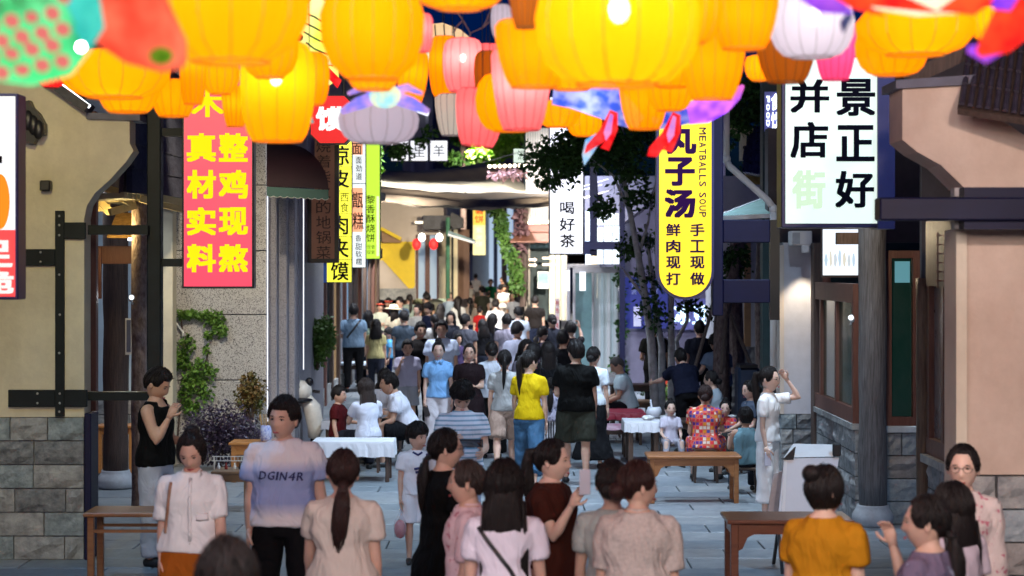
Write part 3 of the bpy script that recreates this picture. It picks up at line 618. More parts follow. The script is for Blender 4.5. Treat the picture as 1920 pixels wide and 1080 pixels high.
MB().ppoly([(1370, 240), (1465, 240), (1465, 250), (1400, 251), (1398, 300), (1390, 300), (1390, 252), (1370, 250)], 29.5, .3).build('cornice', M_PLASTER, uc)
MB().pbox(1400, 322, 1470, 345, 29.6, .3).build('fascia_board', mat('ochre_board', (.3, .2, .05)), uc)
dp = thing('downpipe', 'white plastic downpipe with a long slanting bend on the right', 'pipe', P(1450, 600, 23.6))
Y = 23.6
for pts in (((1362, 205), (1362, 300)), ((1362, 300), (1368, 312), (1440, 376), (1450, 390)), ((1450, 390), (1450, 690))): MB().tube([P(*q, Y) for q in pts], .04, 12).build('pipe_section', M_WHITE, dp, smooth=True)
for c in ((1362, 298), (1450, 392)): MB().ell(P(*c, Y), (.052, .052, .06)).build('elbow', M_WHITE, dp, smooth=True)
# ------------------------------------------------------------------ RIGHT: RESTAURANT
rs = thing('timber_restaurant', 'timber framed restaurant with green lit windows, stone sills and plaster pier on the right', 'building', (4.6, 21, 0))
Y = 24
MB().pbox(1468, 455, 1526, 776, Y, .3).build('plaster_pier', mat('pale_lit_plaster', (.55, .55, .6)), rs)
MB().pbox(1462, 460, 1470, 776, Y-.02, .32).build('corner_strip', M_PLAST2, rs)
masonry(rs, WX(1464, Y), WX(1526, Y), 0, WZ(776, Y), Y-.03, .35, 5, .14, .3, M_STONE, 31)
MB().pbox(1526, 455, 1546, 905, 23.4, .25, .01).build('timber_post', M_WOOD, rs)
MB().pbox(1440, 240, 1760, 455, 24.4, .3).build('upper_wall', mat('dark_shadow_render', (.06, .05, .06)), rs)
MB().box(3.4, 8, 27, 27.3, 0, 6).build('back_wall', mat('dark_green_wall', (.02, .04, .04)), rs)
x = 3.56
def Zx(py, Yv): return WZ(py, Yv)
MB().box(x-.02, x+.12, 20.75, 23.4, .98, 1.04).build('window_sill', M_STONE2, rs)
masonry_x(rs, x, .2, 20.75, 23.4, 0, .98, 4, .25, .5, M_STONE, 33)
for y in (20.8, 21.9, 23.0): MB().box(x+.004, x+.1, y, y+.1, 1.2, 2.3).build('window_frame', M_WOODR, rs)
MB().box(x, x+.1, 20.8, 23.4, 1.04, 1.2).build('window_frame', M_WOODR, rs); MB().box(x, x+.1, 20.8, 23.4, 2.3, 2.5).build('window_frame', M_WOODR, rs)
m_green = mat('green_lit_glass', (.006, .03, .025), rough=.12, emit=.012, ecol=(.05, .5, .35), col2=(.03, .05, .05), vs_=2, stretch=(1, 3, .6))
MB().box(x+.04, x+.06, 20.9, 23.0, 1.2, 2.3).build('pane', m_green, rs)
MB().tube([P(1600, 535, 21.5), P(1600, 720, 21.5)], .014, 8).build('yellow_rod', mat('yellow_pole', (.6, .6, .02), emit=.2, ecol=(.8, .8, .02)), rs)
# wall facing the camera between the columns
Y = 20.7
masonry(rs, WX(1655, Y), WX(1725, Y), 0, WZ(812, Y), Y, .2, 4, .2, .42, M_STONE2, 35)
MB().pbox(1655, 799, 1725, 812, Y-.04, .25, .01).build('window_sill', mat('pale_sill', (.5, .55, .58)), rs)
for a, b, c, d in ((1655, 484, 1672, 782), (1655, 782, 1725, 799), (1655, 470, 1725, 484), (1712, 484, 1725, 782)): MB().pbox(a, b, c, d, Y, .12).build('window_frame', M_WOODR, rs)
MB().pbox(1672, 484, 1712, 785, Y+.08, .02).build('pane', m_green, rs); MB().pbox(1678, 490, 1706, 530, Y+.06, .01).build('lit_card', mat('teal_print', (.1, .3, .35), emit=.3, ecol=(.2, .6, .75), var=0), rs)
# shelves glimpsed through the glass
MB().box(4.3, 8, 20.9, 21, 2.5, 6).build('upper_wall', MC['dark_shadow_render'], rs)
# side window bay nearer the camera
x = 3.72
MB().box(x, x+.3, 14.2, 17.9, WZ(428, 17)-.5, 3.2).build('lintel', M_WOOD, rs)
for y in (15.2, 16.2, 17.2, 17.78): MB().box(x+.004, x+.12, y, y+.1, 1.15, 2.6).build('window_frame', M_WOODR, rs)
MB().box(x, x+.12, 14.2, 17.9, 1.0, 1.15).build('window_frame', M_WOODR, rs); MB().box(x-.05, x+.14, 14.2, 17.9, .93, 1.0).build('window_sill', M_STONE2, rs)
MB().box(x+.05, x+.07, 14.2, 17.9, 1.15, 2.6).build('pane', mat('dim_reflecting_glass', (.1, .09, .09), rough=.15, col2=(.25, .2, .18), vs_=1.5), rs)
masonry_x(rs, x, .2, 14.2, 17.9, 0, .93, 4, .25, .5, M_STONE, 37)
lt = MB()
for i in range(6):
    for j in range(3): MB().pbox(1755+j*13, 440+i*17, 1766+j*13, 443+i*17, 16.6, .03).build('lattice_bar', M_WOODR, rs)
for j in range(3): MB().pbox(1757+j*14, 436, 1760+j*14, 540, 16.58, .03).build('lattice_bar', M_WOODR, rs)
column('round_column', 'thick weathered timber column on pale carved stone base at the right', WX(1636, 20.6), 20.6, 3.8, .145, mat('grey_timber', (.06, .055, .055), rough=.6, col2=(.2, .2, .21), vs_=7, stretch=(9, 9, .5), bump=.5, bs=18), base_r=1.35)
column('slender_column', 'slender brown timber column with bamboo collar right of the thick column', WX(1731, 18), 18, WZ(480, 18), .065, mat('brown_timber', (.07, .045, .03), rough=.6, col2=(.2, .13, .08), vs_=7, stretch=(9, 9, .5), bump=.4, bs=18), base=False)
column('dark_post', 'dark shadowed timber post at the edge of the pale plaster pier', WX(1550, 23.2), 23.2, 3.0, .05, M_WOODR, base=False)
MB().pbox(1570, 436, 1610, 458, 20.2, .12).build('bracket_beam', M_WOOD, rs)
s = thing('light_box', 'bright lit picture panel of bottles under the eave at right', 'sign', P(1575, 475, 22)); MB().pbox(1541, 428, 1611, 520, 22, .08).build('frame', M_WOOD, s)
MB().pbox(1543, 430, 1609, 516, 21.99, .01).build('screen', lit_panel('white_screen', (.86, .93, 1), .95), s)
rb_ = random.Random(8)
for i in range(7):
    a = 1549+i*8.6; h_ = rb_.uniform(10, 20); MB().ppoly([(a+3*cos(q*pi/5)*rb_.uniform(.7, 1.1), 500-h_+h_*sin(q*pi/5)) for q in range(10)], 21.975, .01).build('printed_bottle', emis('print_%d' % (i % 3), ((.6, .75, .88), (.82, .78, .66), (.7, .76, .8))[i % 3], .9), s)
floodlight('column_floodlight', 'white floodlight strapped to the thick right timber column', P(1597, 598, 20.2), P(1560, 540, 18), 6, (.9, .97, 1), M_WHITE, 90)
s = thing('ac_box', 'small white metal box on the pale plaster pier under the sign', 'box', P(1503, 447, 23.8)); MB().pbox(1483, 433, 1523, 460, 23.7, .25, .01).build('housing', M_WHITE, s); MB().pbox(1486, 436, 1500, 457, 23.69, .01).build('cover', mat('grey_cover', (.4, .42, .45)), s)
dl = thing('down_light', 'small wall lamp washing warm light down the plaster pier', 'light', P(1511, 467, 23.6)); MB().pbox(1505, 460, 1518, 474, 23.6, .12, .01).build('housing', M_WHITE, dl); lamp('lamp', 'SPOT', P(1511, 476, 23.7), 60, (1, .82, .58), dl, .03, P(1508, 700, 24.0), 70, .7)
# near right gable
Y = 13.07
ng = thing('gable_wall', 'cream plaster gable wall with curved corbel and stone base at the right edge', 'wall', (WX(1880, Y), Y+.15, 0))
MB().ppoly([(1812, 345), (1812, 890), (2100, 890), (2100, 345)], Y+.02, .3).build('plaster_wall', plaster('warm_plaster', (.66, .52, .43), (.55, .42, .34), (.35, .2, .13)), ng)
MB().ppoly([(1793, 430), (1793, 1000), (1813, 1000), (1813, 430)], Y-.02, .36).build('corner_strip', mat('pale_corner_plaster', (.66, .58, .46), var=.06), ng)
MB().ppoly([(1692, 160), (1812, 160), (1850, 205), (1915, 250), (1990, 290), (2100, 300), (2100, 352), (1808, 352), (1765, 310), (1720, 285), (1692, 262)], Y-.05, .45).build('corbel_scroll', MC['warm_plaster'], ng)
MB().ppoly([(1680, 150), (1830, 140), (1830, 158), (1680, 166)], Y-.1, .5).build('corbel_slab', mat('grey_slate', (.09, .09, .13)), ng)
masonry(ng, WX(1868, Y), 4.6, 0, WZ(892, Y), Y-.04, .35, 6, .22, .5, M_STONE2, 41)
MB().box(WX(1813, Y), 4.6, Y+.06, Y+.3, 0, WZ(892, Y)).build('wall_core', MC['mortar'], ng)
masonry(ng, WX(1800, Y), WX(1868, Y), 0, WZ(892, Y), Y-.01, .3, 5, .22, .3, M_STONE2, 42)
nr = thing('tiled_eave', 'dark barrel tiled eave overhanging the right gable wall', 'roof', P(1860, 160, 12.6))
tile_roof(nr, P(1795, 196, 12.7), P(2080, 240, 12.2), Vector((.35, 1.1, .75)), 17, 5, mat('purple_grey_tile', (.05, .04, .055), rough=.5, var=.4, vs_=14), single=True)
MB().pbox(1838, 200, 2080, 218, 12.75, .2).build('fascia_board', M_WOODR, nr)
MB().bar(P(1700, 150, 13.6), P(1830, 90, 13.6), .12, .1).build('verge_board', M_WOOD, nr)
nb = thing('navy_beams', 'dark navy steel beams joining the big white sign to the right gable wall', 'frame', P(1800, 390, 14))
MB().pbox(1650, 370, 2100, 413, 12.7, .2, .01).build('beam', M_NAVY, nb); MB().pbox(1808, 351, 2100, 371, 12.75, .15).build('beam', M_NAVY, nb); MB().pbox(1808, 412, 2100, 430, 12.75, .15).build('beam', M_NAVY, nb)
for a in (352, 413): MB().pbox(1790, a, 1808, a+16, 12.9, .12).build('bracket', mat('grey_bracket', (.35, .33, .33)), nb)
n2 = thing('navy_ladder_frame', 'dark navy post with two thick crossbeams beside the yellow meatball sign', 'frame', P(1345, 500, 22.2))
MB().pbox(1336, 200, 1356, 592, 22.1, .2, .01).build('post', M_NAVY, n2)
for a, b in ((412, 455), (524, 568)): MB().pbox(1356, a, 1444, b, 22.15, .2, .01).build('beam', M_NAVY, n2)
MB().pbox(1444, 412, 1462, 600, 22.8, .1).build('post', M_BLACK, n2)

s = thing('ceiling_light', 'added small warm light under the restaurant eave behind the big sign', 'light', (3.3, 19.0, 3.15)); MB().lathe((3.3, 19.0, 3.15), [(.06, 0), (.06, .05)], 14).build('housing', M_BLACK, s); MB().lathe((3.3, 19.0, 3.14), [(.05, 0), (.05, .008)], 14).build('lens', emis('warm_bulb', (1, .85, .6), 9), s)  # lamp and fixture both added to warm the restaurant columns
lamp('lamp', 'POINT', (3.3, 19.0, 3.08), 45, (1, .78, .5), s, .06)
M_BOWL = mat('white_china', (.7, .7, .7), rough=.2, var=0)
# ================================================================== SIGNS
FACE = {}
def LAST(): return COL.objects[-1]
def sign(name, label, x0, y0, x1, y1, Y, face, s, frame, bd, chars, d=.12, cat='sign', shape=None, lc=None):
    t = thing(name, label, cat, P((x0+x1)/2, (y0+y1)/2, Y)); lc = lc or M_LETK
    if shape == 'pill':
        def pill(a, b, c, e, top=True):
            r_ = (c-a)/2; cx = (a+c)/2; pts = [(a, b), (c, b)]
            pts += [(cx+r_*cos(q*pi/14), e-r_+r_*sin(q*pi/14)) for q in range(15)]; return pts
        MB().ppoly(pill(x0, y0, x1, y1), Y, d).build('casing', frame, t)
        MB().ppoly(pill(x0+bd, y0+bd, x1-bd, y1-bd), Y-.008, .007).build('lit_face', face, t); FACE[t.name] = LAST()
    elif shape == 'oct':
        c = (x1-x0)*.2; o = lambda k: [(x0+c+k, y0+k), (x1-c-k, y0+k), (x1-k, y0+c+k), (x1-k, y1-c-k), (x1-c-k, y1-k), (x0+c+k, y1-k), (x0+k, y1-c-k), (x0+k, y0+c+k)]
        MB().ppoly(o(0), Y, d).build('casing', frame, t); MB().ppoly(o(bd), Y-.008, .007).build('lit_face', face, t); FACE[t.name] = LAST()
    else:
        MB().pbox(x0, y0, x1, y1, Y, d, .008).build('casing', frame, t); MB().pbox(x0+bd, y0+bd, x1-bd, y1-bd, Y-.008, .007).build('lit_face', face, t); FACE[t.name] = LAST()
    for c in chars:
        ch, a, b, c_, e = c[:5]; m = c[5] if len(c) > 5 and c[5] else lc; bold = c[6] if len(c) > 6 else .02; rot = c[7] if len(c) > 7 else False
        char(ch, a, b, c_, e, Y-.008, m, FACE[t.name], bold, rot)
    return t
M_CASE = mat('dark_sign_casing', (.01, .008, .015), rough=.4, var=.1); M_CASEN = mat('navy_sign_casing', (.02, .02, .09), rough=.4, var=.1)
yel = emis('yellow_lettering', (1, .92, .01), .95)
ch = [('木', 358, 168, 420, 220, yel, .03)]
for k, c in enumerate('真材实料'): ch.append((c, 350, (249, 318, 388, 457)[k], 405, (304, 373, 442, 511)[k], yel, .042))
for k, c in enumerate('整鸡现熬'): ch.append((c, 410, (249, 318, 388, 457)[k], 465, (304, 373, 442, 511)[k], yel, .042))
sign('vertical_sign', 'tall pink red light box with yellow characters on the steel post', 341, 110, 476, 541, 18.3, lit_panel('pink_red_face', (1, .06, .13), .78), None, M_CASE, 4, ch, d=.16)
t = sign('vertical_sign', 'white light box with orange picture and red lower half cut by left edge', -150, 175, 34, 562, 13.3, lit_panel('white_face', (.86, .9, .93), 1.0), None, M_CASEN, 6, [], d=.22)
MB().pbox(-144, 431, 28, 556, 13.28, .008).build('red_field', lit_panel('red_face', (.95, .06, .06), 1.0), t)
m_or = emis('orange_print', (1, .3, .02), 1.0); mb = MB()
mb.ppoly([(18*cos(q*pi/12)+0, 378+52*sin(q*pi/12)) for q in range(-6, 7)]+[(-90, 425), (-90, 330)], 13.282, .006); mb.build('printed_fruit', m_or, t)
wl = emis('white_lettering', (1, .97, .92), 1.0)
char('足', -52, 450, 24, 502, 13.27, wl, t, .04); char('脆', -52, 505, 26, 552, 13.27, wl, t, .04); char('1', -8, 292, 4, 306, 13.27, M_LETK, t, .02)
gl = emis('pale_green_lettering', (.72, .95, .7), .95)
sign('large_white_sign', 'big white light box with bold black characters on navy casing at right', 1465, 100, 1676, 427, 17.0, lit_panel('mint_white_face', (.80, .96, .88), .86), None, M_CASEN, 8,
     [('景', 1568, 147, 1641, 218, None, .03), ('正', 1568, 234, 1640, 303, None, .03), ('好', 1566, 320, 1639, 390, None, .03), ('并', 1482, 148, 1555, 212, None, .03), ('店', 1482, 228, 1553, 297, None, .03), ('街', 1485, 318, 1548, 392, gl, .04)], d=.3)
t = ROOT and bpy.data.objects['large_white_sign']
MB().pbox(1646, 98, 1678, 429, 16.95, .36).build('side_casing', M_CASEN, t)
pur = mat('deep_purple_lettering', (.025, .004, .045), rough=.8, var=0, spec=.05)
ms = [('丸', 1250, 228, 1306, 290, pur, .045), ('子', 1247, 294, 1303, 349, pur, .045), ('汤', 1246, 354, 1304, 409, pur, .045)]
for k, c in enumerate('鲜肉现打'): ms.append((c, 1249, 419+k*30.5, 1276, 443+k*30.5, pur, .03))
for k, c in enumerate('手工现做'): ms.append((c, 1294, 419+k*30.5, 1321, 443+k*30.5, pur, .03))
wid = {'M': 13, ' ': 6}; yy = 239
for c in 'MEATBALLS SOUP':
    w_ = wid.get(c, 9.6)
    if c != ' ': ms.append((c, 1311, yy, 1324, yy+w_, pur, .02, True))
    yy += w_+2.6
sign('vertical_sign', 'yellow round bottomed MEATBALLS SOUP light box on navy post', 1231, 120, 1339, 562, 21.9, lit_panel('yellow_face', (1, .72, .01), .9), None, M_CASEN, 5, ms, d=.2, shape='pill', lc=pur)
mk = M_LETK
sign('vertical_sign', 'tall white light box with black tea characters behind the dark maple', 1029, 180, 1095, 478, 36, lit_panel('cool_white_face', (.92, .94, 1), 1.1), None, M_BLACK, 2.5,
     [('喝', 1050, 378, 1077, 402, mk, .02), ('好', 1049, 408, 1078, 433, mk, .02), ('茶', 1050, 439, 1078, 464, mk, .02)], d=.25)
t = sign('vertical_sign', 'brown wooden sign board with painted-in glow in thick black frame', 576, 190, 635, 493, 29.5, mat('brown_sign_board', (.2, .09, .06), emit=.06, ecol=(.8, .35, .2), var=.2, vs_=2), None, M_BLACK, 8,
     [(c, 593, 262+i*28.5, 620, 286+i*28.5, mat('ink_brown', (.02, .008, .01), var=0), .0) for i, c in enumerate('烧着柴火的地锅菜')], d=.12)  # the board is no lamp; a faint glow is put into its material
t = sign('vertical_sign', 'yellow panel sign of stacked black characters behind the brown board', 612, 195, 660, 530, 33, lit_panel('lemon_face', (1, .95, .06), 1.05), None, M_BLACK, 1.2,
     [('凉', 620, 273, 655, 310, mk, .02), ('皮', 620, 318, 655, 352, mk, .02), ('西', 638, 362, 654, 378, mk, .0), ('食', 638, 380, 654, 398, mk, .0), ('肉', 620, 404, 653, 440, mk, .02), ('夹', 620, 447, 654, 483, mk, .02), ('馍', 620, 491, 654, 526, mk, .02)], d=.15)
for a in (313, 358, 401, 444, 487): MB().pbox(613, a-.6, 659, a+.6, 32.975, .01).build('divider', M_BLACK, t)
m_o = lit_panel('peach_face', (1, .42, .22), .95)
t = sign('vertical_sign', 'white sign with peach blocks and black characters right of the yellow panels', 659, 220, 686, 502, 35, lit_panel('soft_white_face', (.86, .93, .93), 1.0), None, M_BLACK, 1, [], d=.15)
MB().pbox(660, 240, 680, 290, 34.98, .01).build('peach_block', m_o, t); MB().pbox(660, 352, 680, 435, 34.98, .01).build('peach_block', m_o, t); MB().pbox(660, 343.5, 685, 344.8, 34.98, .012).build('divider', M_BLACK, t)
for c, a, b, w_, h_ in (('面', 661, 268, 17, 22), ('面', 667, 294, 11, 13), ('劲', 667, 309, 12, 13), ('道', 667, 324, 12, 13), ('甑', 661, 360, 20, 30), ('糕', 661, 398, 21, 32), ('香', 666, 440, 12, 13), ('甜', 666, 455, 13, 14), ('软', 666, 470, 13, 13), ('糯', 667, 484, 12, 13)): char(c, a, b, a+w_, b+h_, 34.975, mk, t, .01)
t = sign('vertical_sign', 'narrow lime green baked cake sign beside the white peach sign', 685, 200, 713, 486, 37, lit_panel('lime_face', (.62, .98, .06), 1.0), None, M_BLACK, 1.2, [], d=.15)
for i, c in enumerate('黎香酥烧饼'): char(c, 687, 366+i*18, 703, 382+i*18, 36.985, mk, t, .01)
for i, c in enumerate('现做现卖'): char(c, 688+(i % 2)*8, 459+(i//2)*10, 695+(i % 2)*8, 467+(i//2)*10, 36.985, mk, t, .0)
MB().pbox(706, 368, 711, 480, 36.985, .005).build('pale_edge', lit_panel('pale_lime', (.85, 1, .6), 1), t)
t = sign('hanging_sign', 'red octagonal light box with one white brush character', 581, 178, 664, 270, 26.5, lit_panel('crimson_face', (.78, .005, .012), 1.0), None, M_CASE, 2, [('馍', 592, 199, 648, 246, emis('bright_white_lettering', (1, 1, 1), 1.15), .045)], d=.25, shape='oct')
MB().tube([P(600, 178, 26.6), P(600, 100, 26.6)], .02, 6).build('hanger', M_BLACK, t); MB().tube([P(645, 178, 26.6), P(645, 100, 26.6)], .02, 6).build('hanger', M_BLACK, t)
for k, (a, c) in enumerate(((733, '山'), (769, '里'), (806, '羊'))):
    sign('cube_sign', ('white square light box with mountain character, partly behind leaves', 'middle white square light box of the row over the sail', 'rightmost white square light box of the row over the sail')[k], a, 263, a+33.5, 302, 60, lit_panel('cool_white_face', (.92, .94, 1), 1.1), None, mat('grey_case', (.2, .2, .25)), 1, [(c, a+6, 271, a+28, 294, mk, -.005)], d=.3)
t = sign('vertical_sign', 'small red on yellow sweet potato cake sign far down the street', 886, 368, 911, 479, 75, lit_panel('amber_face', (1, .75, .1), 1.0), None, mat('grey_case', (.2, .2, .25)), 1, [], d=.25)
rd = emis('red_lettering', (.95, .04, .02), 1)
for i, c in enumerate('红薯饼'): char(c, 890, 372+i*16, 907, 386+i*16, 74.98, rd, t, .01)
MB().pbox(887, 422, 910, 478, 74.985, .008).build('pale_field', lit_panel('pale_yellow', (1, .9, .4), 1.05), t)
for i, c in enumerate('紫米饼'): char(c, 892, 426+i*13, 905, 437+i*13, 74.97, wl, t, .0)
sign('cube_sign', 'white box sign with one character half hidden by bright creeper', 962, 278, 990, 306, 60, lit_panel('green_white_face', (.8, .95, .8), .9), None, M_BLACK, 1, [('沂', 970, 282, 986, 300, mk, 0)], d=.3)
bl = emis('icy_blue_lettering', (.55, .8, 1), 3.0)
t = thing('neon_sign', 'icy blue glowing characters on the violet wall behind trees', 'sign', P(1296, 590, 42.9)); MB().pbox(1255, 560, 1338, 618, 43.02, .05).build('backboard', mat('violet_board', (.12, .11, .3), emit=.15, ecol=(.2, .25, .8)), t)
char('冰', 1264, 572, 1294, 608, 43.0, bl, t, .03); char('豆', 1298, 572, 1328, 608, 43.0, bl, t, .03)
t = thing('blue_board', 'deep blue wall board with faint pale writing on the violet wall', 'sign', P(1210, 565, 43)); MB().pbox(1172, 520, 1252, 616, 43.0, .08).build('board', mat('deep_blue_board', (.02, .025, .16), emit=.1, ecol=(.1, .15, 1), var=.1), t)
pb = mat('pale_blue_print', (.3, .35, .6), var=0)
for i, c in enumerate('您渡'): char(c, 1184, 528+i*13, 1194, 539+i*13, 42.99, pb, t, 0)
for i, c in enumerate('心城'): char(c, 1225, 528+i*13, 1234, 539+i*13, 42.99, pb, t, 0)
MB().pbox(1188, 575, 1202, 612, 42.985, .01).build('white_print', mat('white_patch', (.6, .6, .8), emit=.2), t)
t = thing('neon_sign', 'white blue neon characters high up beside the big white sign', 'sign', P(1450, 210, 26)); MB().pbox(1434, 172, 1466, 246, 26.02, .05).build('backboard', mat('violet_board', (.12, .11, .3)), t)
bn = emis('hot_blue_white', (.75, .85, 1), 4)
char('食', 1446, 175, 1463, 207, 26.0, bn, t, .02); char('饮', 1446, 210, 1463, 243, 26.0, bn, t, .02)
for i, c in enumerate('FOOD'): char(c, 1437, 180+i*15, 1443, 192+i*15, 26.0, bn, t, .01, True)
s = sign('banner_stand', 'slim red and white standing banner beside the far shop', 1041, 560, 1049, 622, 44, mat('red_white_banner', (.6, .5, .5), emit=.2), None, M_BLACK, .6, [], d=.03)
for i, c in enumerate('特色小吃'): char(c, 1042.5, 563+i*14, 1047.5, 573+i*14, 43.98, mat('dull_red_print', (.5, .03, .03), var=0), s, .02)
# ================================================================== LANTERNS
def silk(name, tc, ec, es, trans=.06, op=1.0):
    m, nt, N, L = newmat(name); o = N('OutputMaterial')
    tr = N('BsdfTranslucent'); tr.inputs[0].default_value = (*tc, 1); df = N('BsdfDiffuse'); df.inputs[0].default_value = (*tuple(v*.6 for v in tc), 1)
    tp = N('BsdfTransparent'); tp.inputs[0].default_value = (1, .95, .85, 1); em = N('Emission'); em.inputs[0].default_value = (*ec, 1); em.inputs[1].default_value = es
    a = N('MixShader'); a.inputs[0].default_value = .35; L(tr.outputs[0], a.inputs[1]); L(df.outputs[0], a.inputs[2])
    b = N('MixShader'); b.inputs[0].default_value = trans; L(a.outputs[0], b.inputs[1]); L(tp.outputs[0], b.inputs[2])
    s = N('AddShader'); L(b.outputs[0], s.inputs[0]); L(em.outputs[0], s.inputs[1])
    # woven cloth unevenness
    tcn = N('TexCoord'); nz = N('TexNoise'); nz.inputs['Scale'].default_value = 9; L(tcn.outputs['Object'], nz.inputs['Vector']); bp = N('Bump'); bp.inputs['Strength'].default_value = .25; L(nz.outputs[0], bp.inputs['Height'])
    L(bp.outputs[0], df.inputs['Normal']); L(s.outputs[0], o.inputs[0]); return m
LM = {'Y': silk('amber_lantern_silk', (1, .36, .005), (1, .26, .0), .75), 'W': silk('white_lantern_silk', (.4, .37, .42), (.78, .68, .82), .36), 'P': silk('pink_lantern_silk', (1, .22, .22), (1, .16, .17), .55),
      'M': silk('magenta_lantern_silk', (1, .1, .3), (1, .07, .22), .6), 'B': silk('brown_glow_silk', (.6, .22, .03), (.42, .1, .003), .45), 'R': silk('red_lantern_silk', (.8, .02, .02), (.75, .01, .01), .7), 'G': silk('grey_white_silk', (.7, .68, .62), (.45, .42, .36), .6)}  # brown lanterns hold no lamp; a low glow is put into their silk
LW = {'Y': mat('amber_wire', (.5, .17, .01), var=0, emit=.45, ecol=(.9, .24, .0)), 'W': mat('grey_wire', (.3, .28, .3), var=0, emit=.12), 'P': mat('pink_wire', (.4, .07, .07), var=0, emit=.4, ecol=(.8, .08, .1)),
      'M': mat('magenta_wire', (.4, .03, .1), var=0, emit=.4, ecol=(.8, .03, .15)), 'B': mat('brown_wire', (.2, .07, .01), var=0, emit=.12, ecol=(.5, .15, .01)), 'R': mat('red_wire', (.2, .01, .01), var=0), 'G': mat('grey_wire', (.3, .28, .3), var=0)}
PROF = {'melon': [(.62, .5), (.80, .47), (.93, .38), (.99, .22), (1, .05), (.97, -.15), (.9, -.3), (.8, -.42), (.66, -.5)],
        'squat': [(.5, .5), (.75, .46), (.92, .32), (1, .08), (.97, -.15), (.85, -.34), (.68, -.46), (.5, -.5)],
        'bowl': [(.9, .5), (1, .42), (.98, .2), (.88, -.1), (.74, -.36), (.6, -.5)],
        'tier': [(.5, .5), (.8, .44), (.98, .26), (1, .12), (.9, .0), (.72, -.06), (.74, -.12), (.68, -.3), (.55, -.44), (.42, -.5)],
        'dish': [(.55, .5), (.85, .45), (1, .2), (.97, -.1), (.8, -.35), (.5, -.5)]}
def lantern(label, cx, cy, w, h, typ, c, Y, bulb=0, tilt=0, gores=None, wire=None):
    ctr = P(cx, cy, Y); R = w/2*Y/F; H = h*Y/F; g_ = gores or (14 if typ != 'melon' else 12)
    t = thing('hanging_lantern', label, 'lantern', ctr, 'lanterns strung over the street')
    rt = Matrix.Rotation(radians(tilt), 3, 'Y') @ Matrix.Rotation(random.Random(int(cx*7+cy)).uniform(0, 6), 3, 'Z')
    pr = PROF[typ]; fine = []
    for i in range(len(pr)-1):
        for q in range(2): u = q/2; fine.append((pr[i][0]*(1-u)+pr[i+1][0]*u, pr[i][1]*(1-u)+pr[i+1][1]*u))
    fine.append(pr[-1])
    m = MB().lathe((0, 0, 0), [(r*R, z*H) for r, z in fine], g_*4, g_, .07, cap=False); m.v = [ctr+rt @ v for v in m.v]; m.build('silk_shade', LM[c], t, smooth=False)
    t.children[0].data.shade_smooth()
    wf = MB()
    for k in range(g_):
        a = 2*pi*k/g_; wf.tube([ctr+rt @ Vector((cos(a)*r*R*.935, sin(a)*r*R*.935, z*H)) for r, z in pr], max(.0022, R*.011), 4)
    for r, z in (pr[0], pr[-1]):
        wf.tube([ctr+rt @ Vector((cos(2*pi*q/20)*r*R*.97, sin(2*pi*q/20)*r*R*.97, z*H)) for q in range(21)], max(.004, R*.02), 5, cap=False)
    if typ == 'tier': wf.tube([ctr+rt @ Vector((cos(2*pi*q/20)*.73*R, sin(2*pi*q/20)*.73*R, -.07*H)) for q in range(21)], max(.004, R*.02), 5, cap=False)
    wf.build('wire_frame', LW[c], t, fix=False)
    top = ctr+rt @ Vector((0, 0, pr[0][1]*H)); MB().tube([ctr+rt @ Vector((0, 0, .1*H)), top, Vector((ctr.x, ctr.y, max(top.z+.05, wire or 4.6+.05*Y)))], .0025, 4).build('hanging_wire', M_BLACK, t)
    if bulb:
        b = MB().ell(ctr+Vector((0, -R*.3, H*.12)), (min(.035, R*.16),)*2+(min(.045, R*.2),), 10, 8); b.build('bulb', emis('lantern_bulb', (1, .97, .9), 40), t, smooth=True)
    if c not in 'BG': lamp('lamp', 'POINT', ctr+Vector((0, -R*.25, H*.12)), {'Y': 1.5, 'W': .3, 'P': 1.7, 'M': 2, 'R': 1.5}[c]*max(.25, (R/.25)**2)*(2.4 if bulb and c != 'W' else 1), {'Y': (1, .82, .5), 'W': (1, .96, .92), 'P': (1, .85, .8), 'M': (1, .8, .8), 'R': (1, .8, .7)}[c], t, .05)
    return t
